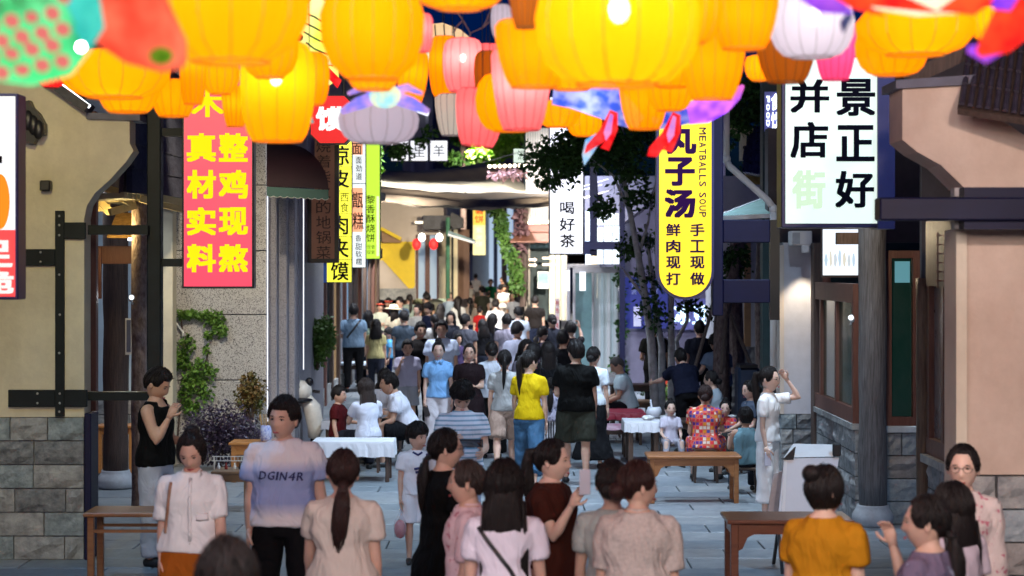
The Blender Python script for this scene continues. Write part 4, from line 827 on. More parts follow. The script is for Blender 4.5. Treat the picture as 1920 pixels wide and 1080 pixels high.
LN = [
 ('very large blurred amber lantern at top left', 432, 20, 300, 190, 'dish', 'Y', 6.3, 0), ('wide amber tiered lantern above left gable corbel', 215, 140, 212, 84, 'dish', 'Y', 10, 0),
 ('amber bowl lantern tucked beneath the wide tiered one', 240, 182, 122, 56, 'bowl', 'Y', 10.4, 0), ('plain amber cone lantern left of the red sign top', 326, 185, 92, 66, 'bowl', 'Y', 11, 0),
 ('curved amber lantern rising beside the big fish tail', 362, 130, 50, 130, 'melon', 'Y', 10.6, 0), ('small amber lantern in front of pink red sign', 413, 145, 74, 62, 'dish', 'Y', 11.4, 0),
 ('little amber lantern over the top of the pink red sign', 441, 200, 52, 74, 'bowl', 'Y', 12, 0), ('tall bright melon lantern with visible bulb left of maroon awning', 520, 172, 142, 186, 'melon', 'Y', 9.6, 1),
 ('round amber lantern behind the tall melon lantern', 580, 148, 76, 96, 'melon', 'Y', 10.4, 0), ('big blurred amber lantern with stacked tiers at top centre left', 698, 62, 196, 170, 'dish', 'Y', 7.6, 0),
 ('shallow amber cup below the big stacked lantern', 700, 145, 108, 46, 'bowl', 'Y', 8.2, 0), ('narrow yellow lantern right of the big stacked lantern', 774, 148, 54, 104, 'melon', 'Y', 11, 0, 8),
 ('wide pale lavender lantern in front of red octagonal sign', 710, 229, 154, 78, 'squat', 'W', 10, 0), ('pale grey lantern behind the pink one', 848, 216, 66, 76, 'bowl', 'G', 13, 0),
 ('salmon pink lantern with visible bulb', 868, 122, 76, 98, 'melon', 'P', 12, 1), ('slim yellow lantern with rings left of salmon pink lantern', 833, 125, 58, 112, 'melon', 'Y', 13, 0),
 ('salmon lantern behind the bulb lit pink one', 912, 132, 76, 96, 'melon', 'P', 13, 0), ('low pink lantern with pale panels, lowest of the pinks', 900, 222, 98, 104, 'bowl', 'P', 11.5, 0, 6),
 ('large pale pink lantern with hot spot at centre', 978, 168, 116, 150, 'bowl', 'P', 10, 1), ('amber rim lantern cupping the large pale pink one', 958, 192, 134, 108, 'squat', 'Y', 10.9, 0),
 ('brown unlit lantern peeking left of the large pink one', 918, 140, 60, 86, 'melon', 'B', 11.8, 0), ('blurred amber lantern left of the giant yellow one', 1002, 102, 150, 122, 'bowl', 'Y', 8.6, 0),
 ('dark brown unlit lantern at top centre', 985, 15, 62, 74, 'bowl', 'B', 7.6, 0), ('giant bright yellow lantern with glaring bulb at top centre', 1158, 50, 316, 216, 'squat', 'Y', 6.6, 1),
 ('amber lantern under left side of the giant yellow one', 1072, 140, 130, 56, 'dish', 'Y', 9.2, 0), ('amber cone lantern hanging right of the giant yellow one', 1335, 128, 126, 116, 'bowl', 'Y', 9, 0),
 ('yellow two tone lantern at the top right of giant yellow one', 1394, 36, 134, 110, 'bowl', 'Y', 8, 0), ('bright yellow small lantern below giant yellow one', 1256, 172, 86, 70, 'squat', 'Y', 10, 0),
 ('amber tall cone lantern between the two dragon tail fins', 1208, 196, 96, 92, 'bowl', 'Y', 10.5, 0), ('amber lantern left of the blue dragon body', 1046, 214, 84, 48, 'dish', 'Y', 11.6, 0),
 ('small amber lantern hanging lowest near the red tail fin', 1096, 232, 66, 46, 'squat', 'Y', 12, 0), ('broad amber lantern band at very top centre', 862, -14, 170, 60, 'dish', 'Y', 7, 0),
 ('pearl white lantern with glaring bulb at top right', 1522, 48, 162, 118, 'squat', 'W', 8.6, 1), ('brown unlit cone lantern left below the pearl white one', 1474, 112, 112, 84, 'bowl', 'B', 9.6, 0),
 ('small amber lantern behind the brown unlit one', 1424, 128, 56, 46, 'dish', 'Y', 11, 0), ('magenta pink lantern above the big white sign', 1566, 98, 84, 102, 'bowl', 'M', 10, 0),
 ('wide amber tiered lantern with ring frame at right', 1716, 60, 224, 84, 'dish', 'Y', 8.8, 0), ('round amber lantern under the wide tiered one at right', 1672, 92, 138, 96, 'squat', 'Y', 9.2, 0),
 ('small yellow lantern near the top right fish', 1850, 44, 66, 56, 'bowl', 'Y', 9.4, 0), ('small crimson lantern behind the green fish', 96, 150, 52, 28, 'dish', 'R', 12, 0), ('coral lantern half hidden behind big stacked lantern', 792, 62, 40, 70, 'melon', 'P', 9.4, 0),
 ('amber lantern filling the gap at top right of centre', 1290, 20, 130, 120, 'squat', 'Y', 7.6, 0), ('faint blue lantern behind the top amber lanterns', 940, 40, 40, 60, 'melon', 'W', 10, 0),
 ('amber lantern behind the giant yellow one at lower right', 1262, 118, 120, 90, 'squat', 'Y', 9.6, 0), ('amber lantern bridging fish and big blurred lantern', 505, 100, 110, 90, 'dish', 'Y', 9, 0)]
for a in LN: lantern(*a)
# lanterns further back along the strings and over the viewer: the same street goes on
BK = [(-2.6, 3.5, 4.6, 'P'), (-1.0, 1.5, 4.8, 'Y'), (.8, 3.0, 4.7, 'Y'), (2.5, 1.0, 4.6, 'P'), (-3.4, 5.5, 4.7, 'P'), (3.4, 5.0, 4.8, 'Y'), (-2, -2, 4.7, 'Y'), (0, -1, 4.6, 'W'), (2, -2.5, 4.7, 'P'), (1.0, 5.8, 5.2, 'W'), (-1.2, 5.6, 5.3, 'P')]
for i, (x, y, z, c) in enumerate(BK):
    py = Y0+(HC-z)*F/max(.5, y) if y > 0 else None
    t = thing('hanging_lantern', 'lantern hung over the viewer outside the picture', 'lantern', (x, y, z), 'lanterns strung over the street')
    pr = PROF['melon']; MB().lathe((x, y, z), [(r*.26, q*.42) for r, q in pr], 36, 12, .07, cap=False).build('silk_shade', LM[c], t, smooth=True)
    MB().tube([(x, y, z+.2), (x, y, 6)], .003, 4).build('hanging_wire', M_BLACK, t)
    lamp('lamp', 'POINT', (x, y, z-.34), 200, {'Y': (1, .88, .74), 'W': (.92, .93, 1), 'P': (1, .85, .87)}[c], t, .15)
# overhead wires that carry the lanterns
for y in (6.3, 7.6, 8.6, 9.4, 10.2, 11, 12, 13):
    z = 4.6+.05*y; s = thing('overhead_wire', 'thin steel cable crossing the street above the frame', 'cable', (0, y, z), 'cables the lanterns hang from'); MB().tube([(-6+12*i/12, y, z+.25*(2*i/12-1)**2) for i in range(13)], .006, 4).build('cable', M_BLACK, s)
tw = thing('bare_twigs', 'bare dry twigs against the dark sky between the lanterns', 'branch', P(885, 60, 12.5)); mb = MB()
for pts in (((922, 12), (914, 35), (905, 52), (882, 62), (868, 38), (857, 22)), ((868, 38), (856, 50), (850, 62)), ((905, 52), (918, 40)), ((882, 62), (880, 76)), ((857, 22), (840, 18))): mb.tube([P(a, b, 12.5) for a, b in pts], .006, 5)
mb.build('twig', mat('dry_twig', (.12, .08, .09)), tw)
# ---- fish and dragon lanterns
def fishbody(pts, radii, n=18, sq=1.0):
    return MB().tube(pts, [(r, r*sq) for r in radii], n)
def silk2(name, c1, c2, es, sc, kind='noise'):
    m, nt, N, L = newmat(name); o = N('OutputMaterial'); tr = N('BsdfTranslucent'); em = N('Emission'); em.inputs[1].default_value = es; s = N('AddShader')
    tc = N('TexCoord'); v = N('TexVoronoi' if kind == 'vor' else 'TexNoise'); v.inputs['Scale'].default_value = sc; L(tc.outputs['Object'], v.inputs['Vector']); r = N('ValToRGB'); e = r.color_ramp.elements
    e[0].position = .35 if kind != 'vor' else .2; e[1].position = .65 if kind != 'vor' else .5; e[0].color = (*c1, 1); e[1].color = (*c2, 1); L(v.outputs[0], r.inputs[0]); L(r.outputs[0], tr.inputs[0]); L(r.outputs[0], em.inputs[0])
    L(tr.outputs[0], s.inputs[0]); L(em.outputs[0], s.inputs[1]); L(s.outputs[0], o.inputs[0]); return m
Y = 4.6
fs_ = thing('fish_lantern', 'big blurred green fish lantern with pink scales at top left corner', 'lantern', P(80, 60, Y))
m_fg = silk2('green_fish_silk', (.05, .42, .16), (.14, .62, .30), .5, 7); m_tq = silk2('turquoise_silk', (.02, .36, .40), (.12, .55, .55), .5, 9); m_sal = silk2('salmon_silk', (.62, .10, .06), (.75, .28, .17), .5, 8)
fishbody([P(-90, 80, Y), P(-40, 70, Y), P(30, 55, Y), P(90, 35, Y), P(140, 15, Y)], [.02, .1, .135, .14, .10], 24).build('body', m_fg, fs_, smooth=True)
m_sc = emis('pink_scale_silk', (.95, .22, .2), .85)
for j in range(7):
    for i in range(5):
        a, b = -16+i*38+(j % 2)*19, -14+j*30-i*7
        if b > 160-a*.3 or a > 124: continue
        MB().ell(P(a, b, Y-.150+abs(b-55)*.0009), (.019, .014, .0165), 12, 7, Matrix.Rotation(.5, 3, 'Y')).build('scale', m_sc, fs_, smooth=True)
fishbody([P(128, -40, Y-.03), P(140, 10, Y-.03), P(152, 60, Y-.03), P(160, 92, Y-.03)], [(.06), (.06), .055, .015], 18).build('collar', m_tq, fs_, smooth=True)
fishbody([P(200, -60, Y+.25), P(230, 20, Y+.2), P(280, 70, Y+.2), P(325, 105, Y+.2), P(345, 122, Y+.2)], [.12, .11, .085, .05, .012], 18).build('tail', m_sal, fs_, smooth=True)
MB().ell(P(302, 105, Y+.1), (.028, .02, .02)).build('spot', silk2('olive_silk', (.1, .25, .02), (.3, .4, .05), .4, 20), fs_, smooth=True)
MB().ell(P(152, 88, Y-.12), (.008, .008, .008)).build('bulb', emis('lantern_bulb', (1, .97, .9), 40), fs_, smooth=True)
MB().tube([P(60, 0, Y), P(60, 0, Y)+Vector((0, 0, 1.4))], .003, 4).build('hanging_wire', M_BLACK, fs_)
lamp('lamp', 'POINT', P(60, 40, Y), .6, (.8, 1, .9), fs_, .05)
Y = 5.6
bd = thing('bird_lantern', 'blurred red and violet bird lantern with mint wings at top right', 'lantern', P(1740, 20, Y))
m_rd = silk2('red_bird_silk', (.6, .02, .02), (.9, .1, .03), .75, 12); m_vi = silk2('violet_silk', (.14, .05, .6), (.4, .12, .6), .7, 9); m_mint = silk2('mint_silk', (.35, .75, .6), (.8, .75, .6), .7, 9)
fishbody([P(1560, -12, Y), P(1640, 2, Y), P(1720, 10, Y), P(1800, 8, Y), P(1860, -8, Y)], [.02, .022, .03, .026, .01], 12).build('body', m_mint, bd, smooth=True)
def fin(mb, pts, Y, d=.012): return mb.ppoly(pts, Y, d)
fin(MB(), [(1545, -20), (1600, 12), (1660, 28), (1625, 8), (1760, 22), (1700, -5), (1640, -25)], Y-.05, .03).build('feather', m_rd, bd)
fin(MB(), [(1480, -20), (1540, 22), (1600, 24), (1560, -20)], Y-.02, .03).build('feather', m_vi, bd)
fin(MB(), [(1760, 18), (1830, 26), (1880, -10), (1800, -10)], Y-.04, .03).build('feather', m_rd, bd)
fishbody([P(1930, 0, Y-.3), P(1900, 40, Y-.3), P(1870, 75, Y-.3), P(1835, 100, Y-.3)], [.07, .06, .045, .012], 14).build('wing', m_rd, bd, smooth=True)
fishbody([P(1895, -20, Y-.35), P(1880, 5, Y-.35), P(1862, 10, Y-.35)], [.03, .03, .01], 12).build('wing_tip', m_vi, bd, smooth=True)
fishbody([P(1870, 82, Y-.26), P(1845, 100, Y-.26), P(1815, 92, Y-.26)], [.03, .028, .01], 12).build('wing_tip', m_vi, bd, smooth=True)
MB().tube([P(1740, 0, Y), P(1740, 0, Y)+Vector((0, 0, 1.2))], .003, 4).build('hanging_wire', M_BLACK, bd); fin(MB(), [(1576, 40), (1590, 22), (1600, 30), (1582, 62)], Y+.2, .02).build('tassel', mat('navy_tassel', (.03, .05, .2)), bd)
Y = 10.6
dr = thing('fish_lantern', 'blue and violet fish lantern with two red forked fins hanging at centre right', 'lantern', P(1200, 190, Y))
m_bl = silk2('cobalt_silk', (.06, .14, .75), (.55, .6, .9), .42, 13); m_vp = silk2('violet_pink_silk', (.14, .03, .8), (.75, .22, .6), .5, 6); m_cr = silk2('crimson_silk', (.75, .01, .02), (.9, .08, .08), .55, 16)
fishbody([P(1037, 175, Y), P(1070, 178, Y), P(1105, 182, Y), P(1140, 190, Y), P(1175, 215, Y), P(1200, 232, Y)], [.06, .07, .09, .1, .07, .04], 16).build('body', m_bl, dr, smooth=True)
fishbody([P(1225, 232, Y), P(1262, 222, Y), P(1290, 214, Y)], [.035, .045, .05], 16).build('body', m_bl, dr, smooth=True)
fishbody([P(1288, 214, Y), P(1320, 207, Y), P(1355, 192, Y), P(1380, 176, Y), P(1394, 160, Y)], [.055, .07, .06, .035, .008], 16).build('head', m_vp, dr, smooth=True)
def forkfin(a, b, s_, sp=1):
    fin(MB(), [(a, b), (a+14*s_, b+6), (a+14*s_, b+38), (a-2*s_, b+76), (a-18*s_, b+70), (a-4*s_, b+52), (a-30*s_, b+84) if sp else (a-12*s_, b+60), (a-48*s_, b+82), (a-44*s_, b+66), (a-20*s_, b+38)], Y-.12, .03).build('fin', m_cr, dr)
    fin(MB(), [(a, b+6), (a+6*s_, b+10), (a+2*s_, b+44), (a-8*s_, b+58), (a-12*s_, b+42)], Y-.126, .005).build('fin_vein', silk2('mauve_silk', (.35, .2, .6), (.55, .3, .55), .8, 12), dr)
forkfin(1144, 206, 1, 0); forkfin(1262, 210, 1)
fin(MB(), [(1118, 250), (1128, 262), (1110, 290), (1096, 310), (1092, 290), (1098, 262)], Y-.1, .03).build('fin', silk2('pale_blue_silk', (.2, .55, .9), (.7, .85, .9), .5, 12), dr)
for x in (1110, 1340): MB().tube([P(x, 190, Y), P(x, 190, Y)+Vector((0, 0, 1.9))], .003, 4).build('hanging_wire', M_BLACK, dr)
lamp('lamp', 'POINT', P(1110, 186, Y), .5, (.8, .85, 1), dr, .05); lamp('lamp', 'POINT', P(1330, 200, Y), .5, (.9, .8, 1), dr, .05)
Y = 8.9
bf = thing('butterfly_lantern', 'small blurred pastel blue and yellow butterfly lantern over lavender lantern', 'lantern', P(715, 178, Y))
MB().ell(P(722, 180, Y), (.075, .06, .055)).build('body', silk2('pastel_silk', (.3, .75, .95), (.95, .95, .5), .5, 14), bf, smooth=True)
for sg in (-1, 1): fishbody([P(722+sg*22, 184, Y), P(722+sg*50, 194, Y), P(722+sg*82, 210, Y)], [.03, .028, .012], 12, .5).build('wing', silk2('lilac_silk', (.25, .3, .95), (.75, .5, .8), .45, 16), bf, smooth=True)
for sg in (-1, 1): fishbody([P(722+sg*18, 172, Y), P(722+sg*42, 164, Y), P(722+sg*70, 176, Y)], [.02, .018, .008], 10, .5).build('wing', MC.get('x') or bf.children[1].data.materials[0], bf, smooth=True)
MB().tube([P(722, 170, Y), P(722, 170, Y)+Vector((0, 0, 1.3))], .003, 4).build('hanging_wire', M_BLACK, bf)
Y = 14
kf = thing('fish_lantern', 'cream and lime fish lantern with dark outline wires behind top left lanterns', 'lantern', P(590, 90, Y))
fishbody([P(612, 5, Y), P(602, 40, Y), P(592, 80, Y), P(600, 120, Y), P(622, 155, Y)], [.1, .17, .2, .13, .06], 18).build('body', silk2('cream_lime_silk', (.85, .75, .5), (.7, .8, .1), .75, 4), kf, smooth=True)
for q in range(6): MB().tube([P(562+q*4, 20+q*20, Y-.2), P(590, 32+q*20, Y-.24), P(620+q, 52+q*18, Y-.2)], .006, 5).build('outline_wire', M_BLACK, kf)
MB().ell(P(561, 70, Y-.3), (.028, .02, .028)).build('eye', mat('maroon_bead', (.2, .01, .01)), kf, smooth=True)
fin(MB(), [(598, 108), (640, 150), (632, 165), (600, 130)], Y-.22, .03).build('fin', m_cr, kf); fin(MB(), [(600, 104), (618, 112), (622, 122), (604, 118)], Y-.25, .02).build('fin', m_mint, kf)
fin(MB(), [(612, 2), (622, -4), (630, 6), (618, 18)], Y-.25, .02).build('fin', m_cr, kf)
MB().tube([P(605, 0, Y), P(605, 0, Y)+Vector((0, 0, 1))], .003, 4).build('hanging_wire', M_BLACK, kf)
kf = thing('fish_lantern', 'cream fish lantern tail with wire ribs against the dark sky', 'lantern', P(840, 66, 14)); fishbody([P(800, 62, 14), P(830, 56, 14), P(860, 64, 14), P(883, 76, 14)], [.06, .05, .035, .012], 14).build('body', silk2('cream_silk', (.8, .6, .35), (.9, .7, .5), .5, 6), kf, smooth=True)
for x in (815, 832, 850): MB().tube([P(x, 46, 13.9), P(x+2, 72, 13.9)], .005, 5).build('outline_wire', M_BLACK, kf)
MB().ell(P(815, 95, 14), (.07, .06, .11)).build('fin', m_mint, kf, smooth=True); MB().tube([P(830, 56, 14), P(830, 56, 14)+Vector((0, 0, 1))], .003, 4).build('hanging_wire', M_BLACK, kf)
s = thing('fabric_tassel', 'small turquoise cloth tassel hanging right of the tall melon lantern', 'tassel', P(580, 218, 9.9)); fin(MB(), [(571, 206), (584, 218), (588, 230), (578, 231), (571, 228)], 9.9, .02).build('cloth', m_tq, s); MB().tube([P(573, 208, 9.9), P(573, 90, 9.9)], .003, 4).build('cord', M_BLACK, s)
# ================================================================== street floodlights, added wash and fill lights

def spotbox(label, p, aim, w, col, size=60, sz=.12):
    p = Vector(p); t = thing('floodlight', label, 'floodlight', p); d = (Vector(aim)-p).normalized(); MB().bar(p-d*.1, p, .22, .16).build('housing', M_BLACK, t); MB().bar(p, p+d*.01, .2, .14).build('lens', emis('flood_lens', (.8, .9, 1), 6), t)
    MB().bar(p-d*.05, p+Vector((0, 0, .35)), .03, .03).build('bracket', M_BLACK, t); lamp('lamp', 'SPOT', p+d*.03, w, col, t, sz, aim, size, 1)
CB = (.36, .66, 1)
for i, (x, y, w) in enumerate(((-4.4, 14.5, 650), (4.6, 15.5, 700), (-1.0, 21.5, 1500), (3.0, 20.0, 1500), (1.6, 24.5, 2300), (-2.0, 32, 2600), (-2.2, 41, 4200), (2.2, 37, 5000), (-2.2, 50, 5500), (1.8, 50, 5500))):
    spotbox('black box floodlight high on the %s side over the paving' % ('left' if x < 0 else 'right') if 0 else 'black box floodlight aimed down at the paving from above the frame', (x, y, 5.2+.055*y), (x*.35, y+1.5, 0), w, CB if y < 20 else ((.62, .8, 1) if y < 30 else (.8, .88, 1)), 95)
for i, (x, y, w) in enumerate(((-1.4, 66, 11000), (-1.8, 82, 9000),)): spotbox('black box floodlight aimed down at the paving from above the frame', (x, y, 7.5), (x, y+3, 0), w, (1, .85, .65), 120)


spotbox('added warm box light above the left edge washing the cream gable', (-3.6, 11.5, 5.6), (-4.6, 18.2, 2.4), 700, (1, .84, .34), 70)  # lamp added out of view to wash the left gable warm
spotbox('added rosy box light above the right edge washing the gable wall', (2.7, 5.6, 5.0), (3.9, 13.0, 2.2), 900, (1, .78, .68), 70)  # no known source here; lamp added to tint the right gable
spotbox('warm box floodlight over the granite facade', (-3.2, 22.5, 5.4), (-4.0, 27, 1.8), 700, (1, .85, .62), 60)

spotbox('warm box floodlight facing the yellow-lit wall from the far street', (-1.2, 51, 4.25), (-3.6, 60, 2.4), 2200, (1, .85, .6), 60)
spotbox('cool box floodlight facing the violet plaster wall', (1.4, 33, 5.6), (3.6, 43, 2.4), 1500, (.8, .8, 1), 70)

spotbox('added pale fill light under the left end of the cloth sails', (-2.9, 44, 4.2), (-.6, 56, .3), 4200, (1, .93, .84), 66)  # this pair is added below the sails to fill the far crowd
spotbox('added pale fill light under the right end of the cloth sails', (1.9, 44.5, 4.2), (-.8, 60, .3), 3600, (1, .9, .78), 66)

nth = ('nearest', 'second', 'third', 'fourth', 'fifth', 'sixth', 'seventh', 'eighth', 'ninth', 'tenth', 'eleventh', 'farthest')
fl = sorted([o for o in bpy.data.objects if o.get('label', '').startswith('black box floodlight aimed down')], key=lambda o: o.location.y)
for i, o in enumerate(fl): o['label'] = 'black box floodlight above the %s side of the street, %s from the viewer' % ('left' if o.location.x < 0 else 'right', nth[min(i, 11)]); o['group'] = 'floodlights above the street'
for i, o in enumerate(sorted([o for o in bpy.data.objects if o.get('label', '').startswith('thin steel cable crossing')], key=lambda o: o.location.y)): o['label'] = 'thin steel cable crossing the street above the frame, %s from the viewer' % nth[i]
for i, o in enumerate(sorted([o for o in bpy.data.objects if o.get('label', '').startswith('lantern hung over the viewer')], key=lambda o: o.location.x)): o['label'] = 'lantern hung over the viewer outside the picture, %s from the left' % (('first',)+nth[1:])[min(i, 10)]
# ================================================================== TABLES, BENCHES, PLANTS
M_BENCH = mat('orange_varnished_bench', (.42, .16, .04), rough=.35, col2=(.55, .24, .07), vs_=4, stretch=(1, 8, 8))
M_RED = mat('crimson_table_cover', (.35, .02, .05), rough=.5, var=.1, bump=.2, bs=8); M_DKW = mat('dark_brown_table', (.06, .035, .025), rough=.4, var=.2)
def table(label, x0, x1, py_front, pybot, dep, m, name='wooden_table', cat='table', leg=.045, apron=.08, h=None, cover=None, ov=.0, shelf=False, Y=None, rot=0, arch=False):
    Y = Y or GY(pybot); z0 = gz(Y); z1 = h+z0 if h else WZ(py_front, Y); X0, X1 = WX(x0, Y), WX(x1, Y); t = thing(name, label, cat, ((X0+X1)/2, Y, z0))
    MB().box(X0, X1, Y, Y+dep, z1-.035, z1, .008).build('table_top', m, t)
    i = .03
    for a in (X0+i, X1-i-leg):
        for b in (Y+i, Y+dep-i-leg): MB().box(a, a+leg, b, b+leg, z0, z1-.036, .005).build('leg', m, t)
    if apron:
        for b in (Y+i+.008, Y+dep-i-.03):
            k = MB(); xa, xb = X0+i+leg+.001, X1-i-leg-.001
            if arch:
                pts = [(xa, z1-.037), (xa, z1-.037-apron*2.6), (xa+.03, z1-.037-apron*2.4), (xa+.07, z1-.037-apron*1.3), (xa+.12, z1-.037-apron), (xb-.12, z1-.037-apron), (xb-.07, z1-.037-apron*1.3), (xb-.03, z1-.037-apron*2.4), (xb, z1-.037-apron*2.6), (xb, z1-.037)]
                k.prism(pts, b, b+.02)
            else: k.box(xa, xb, b, b+.02, z1-.037-apron, z1-.037)
            k.build('apron', m, t)
        for a in (X0+i+.008, X1-i-.03): MB().box(a, a+.02, Y+i+leg+.001, Y+dep-i-leg-.001, z1-.037-apron, z1-.037).build('apron', m, t)
    if shelf:
        for b in (Y+i+.01, Y+dep-i-.035): MB().box(X0+i+leg, X1-i-leg, b, b+.025, z1-.17, z1-.145).build('stretcher', m, t)
    if cover:
        mb = MB(); n = 26; r_ = random.Random(int(x0)); top = z1+.006; ring = []
        X0c, X1c, Yc0, Yc1 = X0-.02, X1+.02, Y-.02, Y+dep+.02
        per = [(X0c+(X1c-X0c)*q/n, Yc0) for q in range(n)]+[(X1c, Yc0+(Yc1-Yc0)*q/8) for q in range(8)]+[(X1c-(X1c-X0c)*q/n, Yc1) for q in range(n)]+[(X0c, Yc1-(Yc1-Yc0)*q/8) for q in range(8)]
        N_ = len(per); cxx, cyy = (X0+X1)/2, Y+dep/2
        for lv, (dz, ex) in enumerate(((0, -.012), (0, 0), (-.02, .006), (-ov*.5, .014), (-ov, .02))):
            for q, (a, b) in enumerate(per):
                w_ = .005*sin(q*1.3)+.004*sin(q*2.7) if lv > 2 else .003*sin(q*.7); d = Vector((a-cxx, b-cyy, 0)).normalized()
                mb.v.append(Vector((a, b, top+dz))+d*(ex+w_*(lv-1)*.5)+Vector((0, 0, (.006*sin(q*.9)) if lv == 4 else 0)))
        mb.f.append(tuple(range(N_)))
        for lv in range(4):
            for q in range(N_): a = lv*N_+q; b = lv*N_+(q+1) % N_; mb.f.append((a, b, b+N_, a+N_))
        c = mb.build('table_cover', cover, t, smooth=False)
    return t
table('long brown bench table at lower left in front of the stone wall', 155, 330, 962, 1120, .5, M_TABLE, leg=.055, shelf=True, Y=16.6, apron=.0)
table('orange wooden bench seen between left porch columns', 178, 252, 798, 888, .4, M_BENCH, name='wooden_bench', cat='bench', leg=.05)
table('orange wooden counter table with a drawer gap beside the purple bush', 428, 520, 830, 905, .5, M_BENCH, leg=.06, apron=.12)
table('plain brown table under the wire rack at left', 395, 470, 884, 960, .5, mat('dull_brown_wood', (.2, .12, .07), var=.2), leg=.05)
table('white covered table left of centre in front of seated diners', 588, 734, 829, 905, .6, M_DKW, cover=M_CLOTHW, ov=.19, leg=.05)
table('grey white covered table between the seated diners at left', 606, 706, 790, 855, .6, M_DKW, cover=mat('grey_table_cover', (.4, .42, .5), rough=.6), ov=.12)
table('white topped table behind standing man with crossbody bag', 606, 700, 682, 735, 1.0, M_DKW, cover=mat('blue_white_cover', (.6, .66, .75)), ov=.04, leg=.08)
table('brown varnished table with arched apron right of centre', 1214, 1391, 855, 945, .55, M_TABLE, leg=.055, arch=True)
table('dark red brown table at lower right with arched apron', 1364, 1602, 975, 1140, .55, M_TABLED, leg=.06, arch=True, Y=15.4)
table('red covered table near the right walkway edge', 1125, 1208, 775, 835, .9, M_DKW, cover=M_RED, ov=.1)
table('dark table beneath the folded magenta and white cover', 1050, 1180, 800, 858, .5, M_DKW, leg=.05, cover=mat('magenta_white_cover', (.4, .03, .12), rough=.5, col2=(.6, .55, .6), vs_=2.2), ov=.05)
table('small white covered table with dark legs in front of little girl', 1174, 1240, 792, 870, .7, M_DKW, cover=M_CLOTHW, ov=.14, leg=.07)
table('dark brown table where the family in patterned clothes sits', 1222, 1380, 789, 862, .6, M_DKW, leg=.05)
table('dark table in front of the elderly man in white', 1143, 1250, 721, 768, .5, M_DKW, leg=.06, Y=32.2)
table('brown low table behind the red covered table', 1168, 1245, 752, 795, .5, mat('dull_brown_wood', (.2, .12, .07)), leg=.05)
def stool(label, px, Y, w=.3, h=.4, m=None, cat='stool'):
    z = gz(Y); x = WX(px, Y); m = m or M_DKW; t = thing('wooden_stool', label, cat, (x, Y, z)); MB().box(x-w/2, x+w/2, Y-.13, Y+.13, z+h-.03, z+h, .008).build('seat', m, t)
    for a in (-1, 1):
        for b in (-1, 1): MB().bar((x+a*(w/2-.03), Y+b*.1, z+h-.03), (x+a*(w/2-.01), Y+b*.12, z), .03, .03).build('leg', m, t)
# wire rack with condiments
Yr = GY(960)+.25; t = thing('wire_rack', 'white wire condiment rack on the brown table at left', 'rack', P(428, 870, Yr))
for a in (402, 456): MB().bar(P(a, 856, Yr), P(a, 884, Yr), .012).build('upright', M_WHITE, t)
for b in (856, 864): MB().bar(P(398, b, Yr), P(462, b, Yr), .01).build('rail', M_WHITE, t)
for i in range(10): MB().bar(P(400+i*6.6, 856, Yr), P(400+i*6.6, 864, Yr), .006).build('rung', M_WHITE, t)
for i, a in enumerate((410, 424, 440, 450)):
    s = thing('sauce_bottle', 'small %s bottle standing %s under the wire rack' % (('white', 'red', 'white', 'dark')[i], ('left', 'second', 'third', 'right')[i]), 'bottle', P(a, 882, Yr)); MB().lathe(P(a, 883, Yr), [(.016, 0), (.018, .05), (.008, .07), (.008, .09)], 10).build('bottle', (M_WHITE, mat('sauce_red', (.3, .03, .02)), M_WHITE, M_BLACK)[i], s, smooth=True)
Yc = GY(905)+.2; s = thing('chopstick_holder', 'blue and white pot full of chopsticks on orange counter', 'pot', P(499, 830, Yc)); zt = WZ(830, GY(905))
xx = WX(499, Yc); MB().lathe((xx, Yc, zt), [(.065, 0), (.07, .02), (.068, .2), (.06, .2)], 20).build('pot', mat('blue_white_china', (.6, .62, .7), col2=(.08, .1, .4), vs_=28, var=0), s, smooth=True)
for i in range(22): a = rnd.uniform(0, 6.28); MB().bar((xx+cos(a)*.03, Yc+sin(a)*.03, zt+.05), (xx+cos(a)*.085, Yc+sin(a)*.06, zt+.32+rnd.uniform(0, .03)), .006).build('chopstick', mat('bamboo', (.5, .3, .12)), s)
s = thing('dark_bottle', 'small black sauce jar beside the chopstick pot', 'bottle', (xx+.14, Yc, zt)); MB().lathe((xx+.14, Yc, zt), [(.035, 0), (.038, .1), (.02, .13), (.02, .17)], 12).build('bottle', M_BLACK, s, smooth=True)
# panda shaped ride on scooter
Yq = 28.5; t = thing('panda_scooter', 'black and white panda faced scooter parked beside granite pilasters', 'scooter', (WX(560, Yq), Yq, 0)); wh = mat('scooter_white', (.75, .72, .66), rough=.25); bk = mat('scooter_black', (.015, .015, .02), rough=.25)
MB().ell(P(562, 733, Yq), (.18, .18, .16), 20, 14).build('head_cover', wh, t, smooth=True)
for a, b in ((538, 718), (580, 716)): MB().ell(P(a, b, Yq-.03), (.06, .05, .065), 12, 8).build('ear', bk, t, smooth=True)
for a in (545, 558): MB().ell(P(a, 726, Yq-.17), (.03, .02, .02), 12, 8).build('eye_patch', bk, t, smooth=True)
MB().ell(P(560, 750, Yq-.05), (.21, .2, .045), 20, 8).build('visor', bk, t, smooth=True)
MB().tube([P(572, 745, Yq), P(585, 765, Yq), P(592, 800, Yq), P(588, 822, Yq)], [(.09, .09), (.13, .13), (.12, .13), (.08, .08)], 18).build('front_fairing', wh, t, smooth=True)
MB().box(WX(512, Yq), WX(560, Yq), Yq, Yq+.5, .25, WZ(745, Yq), .06).build('seat_body', mat('scooter_navy', (.03, .04, .15)), t)
for a in (528, 590): MB().tube([P(a-6, 838, Yq+.1), P(a+6, 838, Yq+.1)], .2, 20).build('wheel', bk, t, smooth=True)
MB().bar(P(545, 728, Yq+.1), P(600, 735, Yq+.1), .04).build('handlebar', bk, t)
